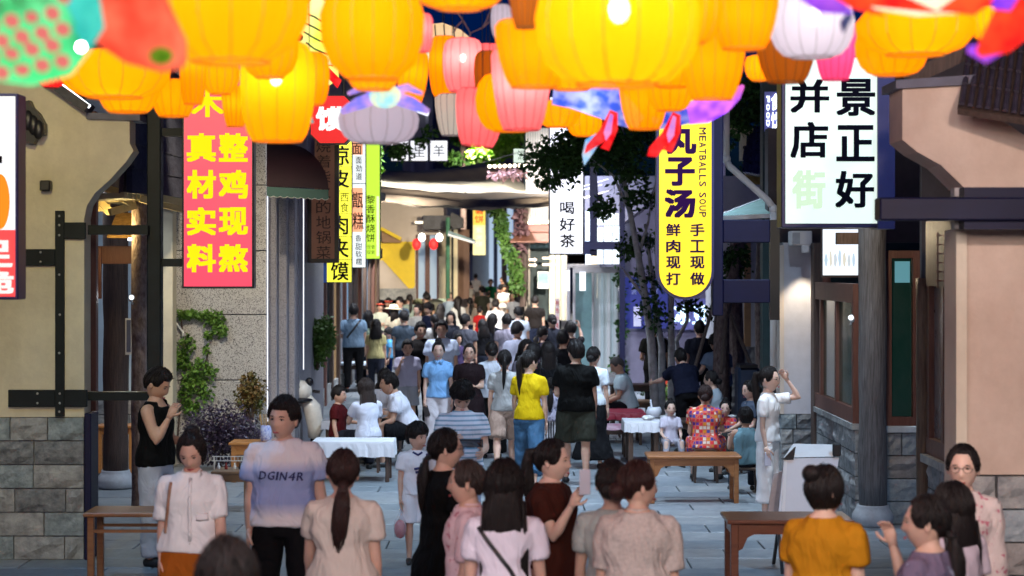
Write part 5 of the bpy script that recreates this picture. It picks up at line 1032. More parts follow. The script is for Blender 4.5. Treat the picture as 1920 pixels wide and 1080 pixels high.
# white board
Yb = 17.6; t = thing('folding_board', 'white folding display board standing at right with black clips', 'board', (WX(1510, Yb), Yb, 0)); mb = MB()
def slab(a, b, c, d, th=.02): n = Vector((0, th, 0)); return MB().add([a, b, c, d, a+n, b+n, c+n, d+n], [(0, 1, 2, 3), (7, 6, 5, 4), (0, 4, 5, 1), (1, 5, 6, 2), (2, 6, 7, 3), (3, 7, 4, 0)])
slab(P(1456, 1000, Yb-.1), P(1552, 1000, Yb-.1), P(1573, 858, Yb), P(1470, 860, Yb)).build('panel', mat('white_board_panel', (.62, .64, .68), rough=.35, var=.04), t)
slab(P(1470, 858, Yb), P(1573, 856, Yb), P(1568, 834, Yb+.12), P(1488, 832, Yb+.12)).build('top_flap', M_WHITE, t)
slab(P(1464, 1000, Yb-.11), P(1470, 1000, Yb-.11), P(1476, 862, Yb-.01), P(1470, 862, Yb-.01)).build('frame_rail', M_WHITE, t)
MB().pbox(1562, 832, 1577, 856, Yb-.02, .05, .01).build('corner_clip', M_BLACK, t); MB().ppoly([(1468, 862), (1492, 838), (1488, 862)], Yb-.02, .04).build('corner_clip', M_BLACK, t)
for a in (1460, 1548): MB().bar(P(a, 1000, Yb-.1), (WX(a, Yb), Yb-.25, 0), .025).build('leg', M_BLACK, t); MB().bar(P(a+12, 900, Yb+.05), (WX(a, Yb), Yb+.35, 0), .025).build('leg', M_BLACK, t)
slab(P(1434, 1000, Yb+.3), P(1462, 1000, Yb+.3), P(1474, 880, Yb+.25), P(1450, 890, Yb+.25)).build('back_panel', mat('beige_panel', (.5, .45, .45)), t)
s = thing('street_bin', 'orange red cylinder bin among the slender trunks', 'bin', (WX(1250, 39), 39, gz(39))); MB().lathe((WX(1250, 39), 39, gz(39)), [(.1, 0), (.11, .05), (.11, 1.0), (.09, 1.08), (.04, 1.12)], 14).build('body', mat('orange_red_paint', (.7, .06, .02)), s, smooth=True); MB().lathe((WX(1250, 39), 39, gz(39)+.75), [(.115, 0), (.115, .04)], 14).build('band', M_BLACK, s)
s = thing('cradle_basket', 'maroon blanket on a baby pram behind the panda scooter', 'pram', (WX(592, 40), 40, .1)); MB().ell(P(592, 692, 40), (.32, .3, .2)).build('blanket', mat('maroon_blanket', (.2, .02, .05), bump=.5, bs=10), s, smooth=True); MB().ell(P(582, 668, 40), (.3, .25, .22)).build('hood', mat('blue_hood', (.15, .25, .4)), s, smooth=True)
for a in (578, 604): MB().tube([P(a, 735, 40), P(a, 735, 40)+Vector((.02, 0, 0))], .1, 12).build('wheel', M_BLACK, s)
s = thing('dark_crate', 'dark blue plastic crate stack behind the girl with raised arm', 'crate', (WX(1405, 29), 29, gz(29))); MB().pbox(1384, 688, 1425, 850, 29, .5, .04).build('body', mat('navy_crate', (.02, .035, .07), rough=.4), s); MB().pbox(1388, 684, 1421, 690, 28.97, .5).build('lid', M_BLACK, s)
# ---------------------------------------------------------------- vegetation
def bush(name, label, cx, cy, w, h, Y, m, n, size, seed, cat='shrub', ybot=None):
    r_ = random.Random(seed); t = thing(name, label, cat, P(cx, ybot or cy+h, Y)); mb = MB(); s = Y/F
    for q in range(7):
        a = r_.uniform(0, 6.28); c = P(cx+cos(a)*w*.42, cy+sin(a)*h*.42, Y)+Vector((0, r_.uniform(-.15, .15), 0)); leafmesh(mb, c, (w*s*.62, w*s*.5, h*s*.62), n//7, size, r_)
    mb.build('foliage', m, t, fix=False)
    for q in range(5): b = P(cx+r_.uniform(-w, w)*.2, cy+h*1.02, Y); MB().tube([b, P(cx+r_.uniform(-w, w)*.6, cy-h*.3, Y)], .012, 5).build('stem', M_WOOD, t)
    return t
bush('purple_bush', 'rounded purple leaved bush in front of the granite wall', 416, 815, 78, 62, 26.2, M_PURP, 5200, .05, 1)
bush('green_shrub', 'upright green and russet shrub right of the purple bush', 470, 745, 28, 48, 26.6, mat('russet_green_leaves', (.03, .08, .01), col2=(.22, .1, .03), vs_=6), 1300, .06, 2, ybot=860)
bush('green_shrub', 'dark green street shrub behind the granite pilasters', 592, 628, 36, 62, 30.5, M_LEAF, 3600, .075, 3, ybot=745)
bush('green_shrub', 'low dark plants at the foot of left porch wall', 200, 870, 25, 30, 26.5, mat('yellow_green_leaves', (.06, .1, .02), col2=(.2, .18, .05)), 350, .09, 4)
bush('green_shrub', 'low hedge under the slender trees behind elderly man', 1225, 735, 35, 18, 38, M_LEAF, 900, .07, 5)
cr = thing('creeper', 'bright green creeper climbing the granite wall beside the white pipe', 'climbing plant', P(335, 780, 26.9)); mb = MB(); r_ = random.Random(12)
for (a, b, w, h, n) in ((345, 590, 16, 10, 110), (372, 590, 22, 8, 130), (400, 595, 22, 16, 170), (413, 615, 12, 18, 130), (392, 628, 10, 8, 60), (352, 645, 12, 22, 120), (345, 680, 14, 22, 130), (375, 690, 22, 18, 170), (365, 715, 24, 20, 210), (350, 740, 14, 30, 170), (385, 735, 14, 20, 110), (360, 765, 18, 16, 120), (332, 665, 6, 30, 60), (386, 655, 7, 8, 40), (398, 700, 8, 10, 50)):
    leafmesh(mb, P(a, b, 26.93), (w/F*27, .06, h/F*27), n, .07, r_)
mb.build('foliage', mat('creeper_leaves', (.04, .12, .01), col2=(.16, .3, .04), vs_=6), cr, fix=False)
for pts in (((330, 860), (338, 760), (350, 700), (345, 650), (340, 600), (370, 588), (405, 592), (415, 620)), ((340, 760), (365, 730), (385, 690), (390, 660))): MB().tube([P(*q, 26.95) for q in pts], .012, 5).build('vine', M_WOOD, cr)
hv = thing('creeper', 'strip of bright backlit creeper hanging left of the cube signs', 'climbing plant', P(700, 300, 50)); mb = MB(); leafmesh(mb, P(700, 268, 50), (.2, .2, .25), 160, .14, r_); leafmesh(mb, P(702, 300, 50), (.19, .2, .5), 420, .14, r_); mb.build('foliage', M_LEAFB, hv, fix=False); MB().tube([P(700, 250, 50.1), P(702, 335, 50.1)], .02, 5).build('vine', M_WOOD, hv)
def tree(label, trunk, crown, m, Y, size, seed, r0=.09, mt=None, limbs=(), name='tree'):
    r_ = random.Random(seed); t = thing(name, label, 'tree', P(*trunk[0], Y)); k = len(trunk)
    MB().tube([P(a, min(b, Y0+HC*F/Y-2), Y)+Vector((0, .1*sin(i*1.7), 0)) if i else P(a, Y0+(HC-gz(Y))*F/Y, Y) for i, (a, b) in enumerate(trunk)], [r0*(1-.65*i/(k-1)) for i in range(k)], 10).build('trunk', mt or M_BARKW, t, smooth=True)
    for L_ in limbs: MB().tube([P(a, b, Y) for a, b in L_], [r0*.4*(1-.7*i/(len(L_)-1)) for i in range(len(L_))], 7).build('limb', mt or M_BARKW, t, smooth=True)
    mb = MB()
    for (a, b, w, h, n) in crown:
        for q in range(max(1, n//60)):
            c = P(a+r_.uniform(-w, w)*.8, b+r_.uniform(-h, h)*.8, Y)+Vector((0, r_.uniform(-.6, .6), 0)); sp = r_.uniform(.16, .34); leafmesh(mb, c, (sp, sp, sp*.7), 60, size, r_)
            if q % 2 == 0: pass
    mb.build('crown', m, t, fix=False); return t
M_BARKW = mat('pale_mottled_bark', (.3, .3, .3), rough=.8, col2=(.6, .6, .62), vs_=9, bump=.4, bs=20)
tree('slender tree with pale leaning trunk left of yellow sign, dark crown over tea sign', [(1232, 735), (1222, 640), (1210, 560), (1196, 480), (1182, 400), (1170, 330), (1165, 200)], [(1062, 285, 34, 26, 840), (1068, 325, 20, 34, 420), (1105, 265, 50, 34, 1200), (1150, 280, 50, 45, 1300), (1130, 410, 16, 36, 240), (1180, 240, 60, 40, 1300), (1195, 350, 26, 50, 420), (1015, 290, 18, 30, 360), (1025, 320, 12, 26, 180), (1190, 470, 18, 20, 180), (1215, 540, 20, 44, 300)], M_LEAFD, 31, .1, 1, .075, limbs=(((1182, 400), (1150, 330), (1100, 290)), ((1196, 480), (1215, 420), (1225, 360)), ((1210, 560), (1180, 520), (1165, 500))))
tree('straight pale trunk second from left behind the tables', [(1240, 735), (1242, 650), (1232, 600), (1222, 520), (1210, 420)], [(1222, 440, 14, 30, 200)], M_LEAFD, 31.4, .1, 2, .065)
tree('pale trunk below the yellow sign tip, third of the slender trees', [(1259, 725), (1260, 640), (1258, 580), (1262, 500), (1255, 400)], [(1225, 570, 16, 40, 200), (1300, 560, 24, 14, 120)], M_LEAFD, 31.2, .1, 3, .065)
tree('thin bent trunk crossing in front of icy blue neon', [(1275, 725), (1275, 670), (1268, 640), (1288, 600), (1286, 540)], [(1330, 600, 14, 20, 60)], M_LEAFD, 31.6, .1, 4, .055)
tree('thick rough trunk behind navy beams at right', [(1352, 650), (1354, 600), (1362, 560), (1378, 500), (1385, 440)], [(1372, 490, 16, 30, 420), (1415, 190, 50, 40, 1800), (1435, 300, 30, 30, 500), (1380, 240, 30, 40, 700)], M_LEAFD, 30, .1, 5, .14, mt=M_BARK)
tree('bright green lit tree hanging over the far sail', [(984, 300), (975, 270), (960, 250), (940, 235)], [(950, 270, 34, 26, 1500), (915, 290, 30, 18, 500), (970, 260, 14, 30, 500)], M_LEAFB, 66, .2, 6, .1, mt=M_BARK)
tree('dark leafy tree behind the cube signs', [(694, 345), (700, 300), (738, 262)], [(745, 290, 18, 22, 420), (765, 280, 10, 8, 60), (800, 255, 12, 20, 160)], M_LEAFD, 57, .16, 7, .1, mt=M_BARK)
tree('tall dark tree above far sail right of the row of cube signs', [(870, 320), (868, 270), (872, 220)], [(870, 260, 26, 50, 900), (850, 300, 40, 12, 300), (1030, 260, 24, 20, 300)], M_LEAFD, 69, .2, 8, .14, mt=M_BARK)
ts = thing('trunk_stakes', 'three leaning timber stakes bracing the rough trunk', 'stake', P(1360, 660, 30)); 
for a, b in (((1370, 590), (1410, 690)), ((1335, 580), (1300, 700)), ((1362, 600), (1352, 700))): MB().tube([P(*a, 29.8), P(*b, 29.5)], .028, 7).build('stake', M_WOOD, ts)
vn = thing('creeper', 'thin green creeper on the left edge of blue wall board', 'climbing plant', P(1165, 640, 43)); mb = MB()
for (a, b, w, h, n) in ((1160, 520, 8, 20, 60), (1168, 570, 5, 25, 70), (1165, 620, 8, 25, 120), (1160, 680, 14, 14, 120), (1170, 700, 4, 18, 60)): leafmesh(mb, P(a, b, 42.6), (w/F*43, .15, h/F*43), n, .12, r_)
mb.build('foliage', M_LEAFD, vn, fix=False); MB().tube([P(1166, 510, 42.7), P(1168, 600, 42.7), P(1164, 700, 42.7)], .015, 5).build('vine', M_WOOD, vn)

# ---------------------------------------------------------------- bowls, cups and tissue boxes on the tables
def bowl(label, px, Yv, z, r=.07, m=None, kind='bowl'):
    s = thing(kind, label, kind, (WX(px, Yv), Yv, z)); h = r*.8 if kind == 'bowl' else r*2.2
    pr = [(r*.45, 0), (r*.8, h*.4), (r, h), (r*.93, h), (r*.72, h*.45), (r*.3, h*.12)] if kind == 'bowl' else [(r*.7, 0), (r, h), (r*.93, h), (r*.6, h*.1)]
    MB().lathe(s.location, pr, 16).build('shell', m or M_BOWL, s, smooth=True); MB().lathe(s.location+Vector((0, 0, h*.6)), [(r*.8, 0), (r*.75, .004)], 14).build('contents', mat('soup', (.3, .1, .03), rough=.3), s)
Yt = GY(855); zt_ = WZ(790, Yt)+.008
bowl('white bowl at left end of the grey covered table', 628, Yt+.3, zt_); bowl('white bowl at right end of the grey covered table', 690, Yt+.25, zt_); bowl('paper cup on the grey covered table', 662, Yt+.2, zt_, .04, kind='cup')
Yt = GY(862); zt_ = WZ(789, Yt)
bowl('white bowl on the family table left of the checkered dress', 1245, Yt+.2, zt_); bowl('white bowl on the family table right of the checkered dress', 1372, Yt+.3, zt_); bowl('paper cup on the family table before the little girl', 1262, Yt+.3, zt_, .04, kind='cup')
Yt = 42.2; s = thing('takeaway_box', 'white takeaway box on the far white topped table', 'box', (WX(625, Yt), Yt, WZ(682, GY(735))+.01))
MB().box(WX(617, Yt), WX(634, Yt), Yt, Yt+.18, s.location.z, s.location.z+.07, .01).build('box', M_WHITE, s)
Yt = GY(870); s = thing('tissue_packet', 'crumpled white tissue on the small covered table', 'tissue', (WX(1215, Yt+.3), Yt+.3, WZ(792, Yt)+.01)); mbt = MB().ell(s.location+Vector((0, 0, .03)), (.09, .07, .035), 12, 8); mbt.v = [v+Vector((0, 0, noise.noise(v*40)*.02)) for v in mbt.v]; mbt.build('tissue', M_BOWL, s)
# ================================================================== PEOPLE
BAKE = []            # (object, voxel, smooth, displace)
TX = bpy.data.textures.new('cloth_fold', 'CLOUDS'); TX.noise_scale = .17; TX.noise_depth = 1
def skinmat(k=0):
    c = [(.60, .37, .28), (.50, .29, .20), (.66, .44, .35)][k]
    n = 'skin_%d' % k
    if n in MC: return MC[n]
    m = mat(n, c, rough=.5, var=.08, vs_=14, spec=.4); b = [x for x in m.node_tree.nodes if x.type == 'BSDF_PRINCIPLED'][0]; setv(b, 'Subsurface Weight', .12); setv(b, 'Subsurface Scale', .02); return m
def cloth(c, pat=None):
    c = c3(c); lu = sum(c)/3; k_ = 1.35 if lu > .05 else 1.0; ds = .45 if min(c) > .18 else 0; c = tuple(min(.82, (v*(1-ds)+lu*ds)*k_) for v in c); key = 'cloth_%02x%02x%02x_%s' % (*[int(255*v) for v in c], pat or '')
    if key in MC: return MC[key]
    m = mat(key, c, rough=.85, var=.05, vs_=9, bump=.9, bs=5, spec=.2, stretch=(1, 1, .55))
    for n_ in m.node_tree.nodes:
        if n_.type == 'TEX_NOISE' and n_.inputs['Scale'].default_value == 5: n_.inputs['Distortion'].default_value = 2.2; n_.inputs['Detail'].default_value = 2
        if n_.type == 'BUMP': n_.inputs['Distance'].default_value = .035; nt = m.node_tree; N = lambda t: nt.nodes.new('ShaderNode'+t); L = nt.links.new
    b = [x for x in nt.nodes if x.type == 'BSDF_PRINCIPLED'][0]; tc = [x for x in nt.nodes if x.type == 'TEX_COORD'][0]
    def ramp(src, stops, interp='CONSTANT'):
        r = N('ValToRGB'); r.color_ramp.interpolation = interp
        while len(r.color_ramp.elements) < len(stops): r.color_ramp.elements.new(.5)
        for e, (p, cc) in zip(r.color_ramp.elements, stops): e.position = p; e.color = (*cc, 1)
        L(src, r.inputs[0]); return r.outputs[0]
    sp = N('SeparateXYZ'); L(tc.outputs['Object'], sp.inputs[0])
    def math_(op, a, b_): n = N('Math'); n.operation = op; (L(a, n.inputs[0]) if hasattr(a, 'links') else setattr(n.inputs[0], 'default_value', a)); (L(b_, n.inputs[1]) if hasattr(b_, 'links') else setattr(n.inputs[1], 'default_value', b_)); return n.outputs[0]
    if pat == 'stripe': L(ramp(math_('FRACT', math_('MULTIPLY', sp.outputs[2], 24.), 0.), [(0, c), (.62, (.25, .38, .5))]), b.inputs['Base Color'])
    if pat == 'vstripe': L(ramp(math_('FRACT', math_('MULTIPLY', sp.outputs[0], 30.), 0.), [(0, c), (.5, (.03, .03, .04))]), b.inputs['Base Color'])
    if pat == 'band':
        L(ramp(math_('MULTIPLY', sp.outputs[2], .55), [(.53, c), (.585, (.30, .36, .62)), (.70, (.33, .40, .66)), (.745, c)], 'LINEAR'), b.inputs['Base Color'])
    if pat == 'check':
        v = N('TexVoronoi'); v.inputs['Scale'].default_value = 22; v.inputs['Randomness'].default_value = 0; v.distance = 'CHEBYCHEV'; L(tc.outputs['Object'], v.inputs['Vector'])
        s2 = N('SeparateColor'); L(v.outputs['Color'], s2.inputs[0]); cc = ramp(s2.outputs[0], [(0, (.5, .02, .03)), (.22, (.6, .5, .42)), (.4, (.55, .2, .02)), (.55, (.12, .03, .2)), (.7, (.65, .04, .05)), (.85, (.05, .06, .25))])
        mx = N('Mix'); mx.data_type = 'RGBA'; L(ramp(v.outputs['Distance'], [(0, (0, 0, 0)), (.4, (1, 1, 1))]), mx.inputs[0]); L(cc, mx.inputs[6]); mx.inputs[7].default_value = (.5, .12, .08, 1); L(mx.outputs[2], b.inputs['Base Color'])
    if pat in ('floral', 'lace', 'denim', 'print'):
        v = N('TexNoise'); v.inputs['Scale'].default_value = {'floral': 24, 'lace': 60, 'denim': 5, 'print': 15}[pat]; v.inputs['Detail'].default_value = 3; L(tc.outputs['Object'], v.inputs['Vector'])
        d = {'floral': [(.0, tuple(x*.75 for x in c)), (.42, c), (.6, c), (.66, (.45, .15, .2))], 'lace': [(.3, tuple(x*.8 for x in c)), (.6, c)], 'denim': [(.3, tuple(x*.7 for x in c)), (.7, tuple(min(1, x*1.7) for x in c))], 'print': [(0, c), (.56, c), (.6, (.07, .07, .13)), (.66, (.3, .3, .4))]}[pat]
        L(ramp(v.outputs[0], d, 'LINEAR'), b.inputs['Base Color'])
    return m
def hairmat(c=(.009, .007, .007)):
    key = 'hair_%d' % int(c[0]*1000)
    if key in MC: return MC[key]
    m, nt, N, L = newmat(key); o = N('OutputMaterial'); b = N('BsdfPrincipled'); L(b.outputs[0], o.inputs[0]); b.inputs['Base Color'].default_value = (*c, 1); setv(b, 'Roughness', .42); setv(b, 'Specular IOR Level', .22)
    tc = N('TexCoord'); mp = N('Mapping'); mp.inputs['Scale'].default_value = (1, 1, .12); L(tc.outputs['Object'], mp.inputs[0]); nz = N('TexNoise'); nz.inputs['Scale'].default_value = 150; nz.inputs['Detail'].default_value = 3; L(mp.outputs[0], nz.inputs['Vector'])
    bp = N('Bump'); bp.inputs['Strength'].default_value = .9; bp.inputs['Distance'].default_value = .01; L(nz.outputs[0], bp.inputs['Height']); L(bp.outputs[0], b.inputs['Normal'])
    r = N('ValToRGB'); r.color_ramp.elements[0].color = (*tuple(x*.5 for x in c), 1); r.color_ramp.elements[1].color = (*tuple(x*2.2 for x in c), 1); L(nz.outputs[0], r.inputs[0]); L(r.outputs[0], b.inputs['Base Color']); MC[key] = m; return m
def smooth01(a, b, x): t = max(0, min(1, (x-a)/(b-a))); return t*t*(3-2*t)
def headpt(az, el, fem):       # az 0 = front (-Y); returns point around head centre, adult scale
    ce, se = cos(el), sin(el); x, y, z = sin(az)*ce, -cos(az)*ce, se
    rx, ry, rz = .076, .098, (.118 if z > 0 else .122)
    X, Y_, Z = x*rx, y*ry, z*rz
    if z < 0:
        t = -z; X *= 1-.30*t**1.6; 
        if y > 0: Y_ *= 1-.55*t
        else: Y_ *= 1-.10*t; Y_ -= .006*t
    fr = max(0, -y)
    if fr > 0:
        def g(cx, cz, sx, sz, a): return a*exp(-((X-cx)/sx)**2-((Z-cz)/sz)**2)*fr
        d = g(0, -.030, .012, .013, .019)+g(0, -.006, .008, .022, .011)+g(.014, -.034, .008, .008, .006)+g(-.014, -.034, .008, .008, .006)
        d += g(.031, .006, .016, .010, -.011)+g(-.031, .006, .016, .010, -.011)+g(0, .026, .05, .010, .005)
        d += g(0, -.063, .022, .006, .006)+g(0, -.077, .02, .006, .006)+g(0, -.070, .02, .003, -.004)+g(0, -.104, .02, .014, .007)
        d += g(.042, -.03, .02, .022, .004)+g(-.042, -.03, .02, .022, .004)
        Y_ -= d
    return Vector((X, Y_, Z))
def grid(nu, nv, fn):
    mb = MB()
    for j in range(nv+1):
        el = -pi/2+pi*j/nv
        for i in range(nu): mb.v.append(fn(-pi+2*pi*i/nu, el))
    for j in range(nv):
        for i in range(nu): a = j*nu+i; b = j*nu+(i+1) % nu; mb.f.append((a, b, b+nu, a+nu))
    return mb
DEFP = dict(b=1.0, w=1.0)
ARM = {'hang': ((.11, .02, -1), (.04, .2, -1)), 'hangback': ((.2, -.15, -1), (.1, .0, -1)), 'swing': ((.14, .35, -1), (.05, .6, -.9)), 'phone': ((.12, .12, -1), (-.35, .8, .35)), 'phonelow': ((.15, .12, -1), (-.25, 1, -.1)),
       'mouth': ((.1, .4, -1), (-.3, .45, 1)), 'head': ((1, .35, .25), (-.75, .1, .75)), 'lap': ((.15, .25, -1), (-.15, .9, -.35)), 'table': ((.2, .5, -.9), (-.3, 1, -.1)), 'up': ((.3, .9, .2), (-.1, .5, .9)), 'hip': ((.5, -.2, -.9), (-.7, .5, -.2)),
       'point': ((.1, 1, -.35), (-.1, 1, .35)), 'raisephone': ((.15, .45, -.9), (-.1, .55, .95)), 'cross': ((.1, .15, -1), (-1, .5, .15)), 'out': ((.5, .3, -.8), (.6, .4, -.4)), 'reach': ((.35, .7, -.6), (.3, 1, -.2)), 'fold': ((.15, .2, -1), (-1, .6, .1))}
CACHE = {}
def person(label, px, top, H, face, shirt=('tee', '#ccc'), low=('pants', '#111'), hair='short', arms=('hang', 'hang'), Y=None, head=None, pitch=0, sit=False, lean=0, step=0, b=1.0, skin=0, hc=(.009, .007, .007), shoe='#222', glasses=False, group=None, child=False, hat=None, roll=0, smile=False, topz=None, twist=0, side=0):
    fem = hair not in ('short', 'buzz', 'mop')
    if Y is None:
        k = F/(top-Y0); hh = H if not sit else H-.42
        Y = (HC-hh+.252)*k/(1+.009*k)
        if Y < 28: Y = (HC-hh)*k
    z0 = gz(Y)
    S = H/1.70; t = thing('person', label, 'person', (WX(px, Y), Y, z0), group); t.rotation_euler = (0, 0, radians(face))
    near = Y < 15; mid = Y < 34; vox = .011 if near else (.016 if mid else .026)
    S_H = 1.13; hs = S*S_H if not child else S*S_H*(1+.22*(1-H/1.7)/.35)       # children carry bigger heads
    sk = skinmat(skin)
    dz = -.43 if sit else 0; piv = Vector((0, 0, .93+dz)); RL = Matrix.Rotation(radians(lean), 3, 'X'); RT = Matrix.Rotation(radians(twist), 3, 'Z')
    def T(p, tor=True):
        p = Vector(p); p.z += dz
        if tor: p = piv+RL @ RT @ (p-piv)
        return p*S
    b = b*(1.07 if near else 1); fb = b; W_ = .95 if fem else 1.06
    key = (round(vox, 3), hair, shirt[0], low[0], arms, sit, lean, step, b, child, fem, twist, side) if not near else None
    def mk(name, mb, m, rm=True, disp=.0, sm=4, k=None, vx=None):
        ck = (key, name, k) if key and name != 'body' else None
        if ck and ck in CACHE and abs(CACHE[ck][1]-S) < 5:
            me, s0 = CACHE[ck]; o = bpy.data.objects.new(name, me[0].data if isinstance(me, list) else me); COL.objects.link(o); o.parent = t
            o.scale = (S/s0,)*3; SH.append((o, me, m)); return o
        me = bpy.data.meshes.new(name); me.from_pydata([v for v in mb.v], [], mb.f); me.materials.append(m); me.shade_smooth(); o = bpy.data.objects.new(name, me); COL.objects.link(o); o.parent = t
        bm = bmesh.new(); bm.from_mesh(me); bmesh.ops.recalc_face_normals(bm, faces=bm.faces); bm.to_mesh(me); bm.free()
        if rm:
            r = o.modifiers.new('r', 'REMESH'); r.mode = 'VOXEL'; r.voxel_size = (vx or vox)*S; r.use_smooth_shade = True
            q = o.modifiers.new('s', 'SMOOTH'); q.factor = .5; q.iterations = sm
            if disp and mid: d = o.modifiers.new('d', 'DISPLACE'); d.texture = TX; d.strength = disp*S; d.mid_level = .3; d.texture_coords = 'LOCAL'
            BAKE.append(o)
        if ck: CACHE[ck] = ([o], S)
        return o
    # --- skeleton
    sh = {s_: T((s_*.168*W_*(.8+.2*b), 0, 1.362)) for s_ in (-1, 1)}; J = {}
    hip = {s_: (Vector((s_*.088*b, 0, .90+dz)))*S for s_ in (-1, 1)}
    for s_, a in zip((-1, 1), arms):
        u, f_ = ARM[a] if isinstance(a, str) else a
        u = Vector((s_*u[0], -u[1], u[2])).normalized(); f_ = Vector((s_*f_[0], -f_[1], f_[2])).normalized()
        el = sh[s_]+u*.285*S; wr = el+f_*.245*S; J[s_] = (sh[s_], el, wr, f_)
    legs = {}
    for s_ in (-1, 1):
        st = step*s_
        if sit: kn = hip[s_]+Vector((s_*.07, -.40, .02))*S; an = kn+Vector((s_*.0, .03+.10*side, -.40))*S; an.z = .075*S
        else:
            kn = hip[s_]+Vector((s_*.012, -sin(radians(st))*.42, -cos(radians(st))*.42))*S; bend = max(0, -st)*1.1
            an = kn+Vector((0, sin(radians(bend-st*.5))*.40, -cos(radians(bend-st*.5))*.40))*S
        legs[s_] = (hip[s_], kn, an)
    # drop so the lowest foot touches the ground
    if not sit:
        mz = min(legs[1][2].z, legs[-1][2].z)-.075*S; off = Vector((0, 0, -mz))
    else: off = Vector()
    nb = T((0, .005, 1.44)); hcn = T((0, -.012, 1.578)); hy = radians((head if head is not None else 0)); RH = Matrix.Rotation(hy, 3, 'Z') @ Matrix.Rotation(radians(pitch), 3, 'X') @ Matrix.Rotation(radians(roll), 3, 'Y')
    if child: hcn.z += .02*S*(hs/S-1)
    # --- body
    def torso(mb, rings, add=0.0, n=20):
        pts = []; n0 = len(mb.v)
        for z, rx, ry, y in rings:
            for j in range(n):
                a = 2*pi*j/n; c_, s2 = cos(a), sin(a); c_ = (abs(c_)**.85)*(1 if c_ > 0 else -1); s2 = (abs(s2)**.85)*(1 if s2 > 0 else -1)
                mb.v.append(T((c_*(rx*b*W_+add), s2*(ry*b+add)+y, z))+off)
        k = len(rings)
        for i in range(k-1):
            for j in range(n): a = n0+i*n+j; q = n0+i*n+(j+1) % n; mb.f.append((a, q, q+n, a+n))
        mb.f.append(tuple(n0+j for j in reversed(range(n)))); mb.f.append(tuple(n0+(k-1)*n+j for j in range(n)))
    hipw = 1.04 if fem else .95; wst = .88 if fem else 1.0
    TR = [(.84, .12*hipw, .09, 0), (.90, .165*hipw, .11, .01), (.98, .160*hipw, .112, .008), (1.06, .138*wst, .098, 0), (1.14, .138*wst, .098, -.002), (1.25, .155, .112, -.004), (1.33, .152, .106, 0), (1.38, .128, .085, .002), (1.42, .085, .066, .004), (1.455, .056, .056, .004)]
    body = MB(); torso(body, TR)
    body.tube([nb+off-Vector((0, 0, .03*S)), nb+off+Vector((0, 0, .04*S)), hcn+off+Vector((0, .012*S, -.05*S))], [.055*S*b**.3, .05*S, .052*S], 14)
    for s_ in (-1, 1):
        a, e, w, f_ = (v+off if i < 3 else v for i, v in enumerate(J[s_])); bb = b**.7*(.92 if fem else 1.05)
        body.tube([T((s_*.06, 0, 1.385))+off, a, a.lerp(e, .12)], [.042*S, .049*S*bb, .05*S*bb], 12)
        body.tube([a, a.lerp(e, .35), a.lerp(e, .8), e, e.lerp(w, .25), e.lerp(w, .7), w], [.05*S*bb, .047*S*bb, .039*S*bb, .037*S*bb, .039*S*bb, .029*S*bb, .024*S], 12)
        h_, k_, n_ = (v+off for v in legs[s_])
        body.tube([h_, h_.lerp(k_, .2), h_.lerp(k_, .6), k_, k_.lerp(n_, .25), k_.lerp(n_, .6), n_], [.085*S*b, .083*S*b, .066*S*b, .052*S*b**.6, .055*S*b**.6, .042*S*b**.5, .034*S], 14)
        fd = Vector((s_*.18, -1, 0)).normalized(); fz = Vector((n_.x, n_.y, n_.z))
        body.tube([n_+Vector((0, .03*S, -.04*S)), n_+fd*.06*S+Vector((0, 0, -.045*S)), n_+fd*.16*S+Vector((0, 0, -.055*S))], [(.036*S, .033*S), (.04*S, .028*S), (.032*S, .018*S)], 10)
    ob = mk('body', body, sk, disp=0, sm=5, k=(b, fem))
    # --- head (own sculpted surface, same skin)
    hk = hs/1.0; hd = grid(44 if near else 26, 34 if near else 20, lambda az, el: headpt(az, el, fem))
    if mid:
        for s_ in (-1, 1): hd.ell((s_*.079, .008, -.006), (.009, .017, .030), 8, 6, Matrix.Rotation(-s_*.25, 3, 'Z'))
    hcen = hcn+off
    def place(mb): mb.v = [hcen+RH @ (v*hk) for v in mb.v]; return mb
    EXTRA[ob.name] = [place(hd)]
    # --- face
    if mid:
        me_ = mat('eye_dark', (.012, .008, .006), rough=.15, var=0); mw = mat('eye_white', (.6, .58, .55), rough=.3, var=0); ml_ = mat('lip_rose', (.40, .07, .07), rough=.4, var=0)
        for s_ in (-1, 1):
            mk2(t, 'eye', place(MB().ell((s_*.031, -.0835, .005), (.0125, .005, .0040 if not smile else .003), 10, 6)), mw); mk2(t, 'pupil', place(MB().ell((s_*.031, -.0868, .005), (.0072, .003, .0044 if not smile else .003), 8, 6)), me_)
            mk2(t, 'eyelid', place(MB().tube([(s_*.017, -.0875, .0055), (s_*.024, -.0895, .0095), (s_*.036, -.0885, .0105), (s_*.046, -.0830, .0065)], [.0012, .0023, .0023, .0012], 5)), me_)
            mk2(t, 'eyebrow', place(MB().tube([(s_*.014, -.0945, .0225), (s_*.030, -.0935, .0265), (s_*.048, -.0825, .0235)], [.0022, .0036, .0016] if not fem else [.0014, .0023, .001], 6)), hairmat(hc))
        mk2(t, 'lips', place(MB().tube([(-.022, -.0905, -.069+(.004 if smile else 0)), (-.009, -.098, -.068), (0, -.0985, -.070), (.009, -.098, -.068), (.022, -.0905, -.069+(.004 if smile else 0))], [.0015, .0055, .006, .0055, .0015], 7)), ml_)
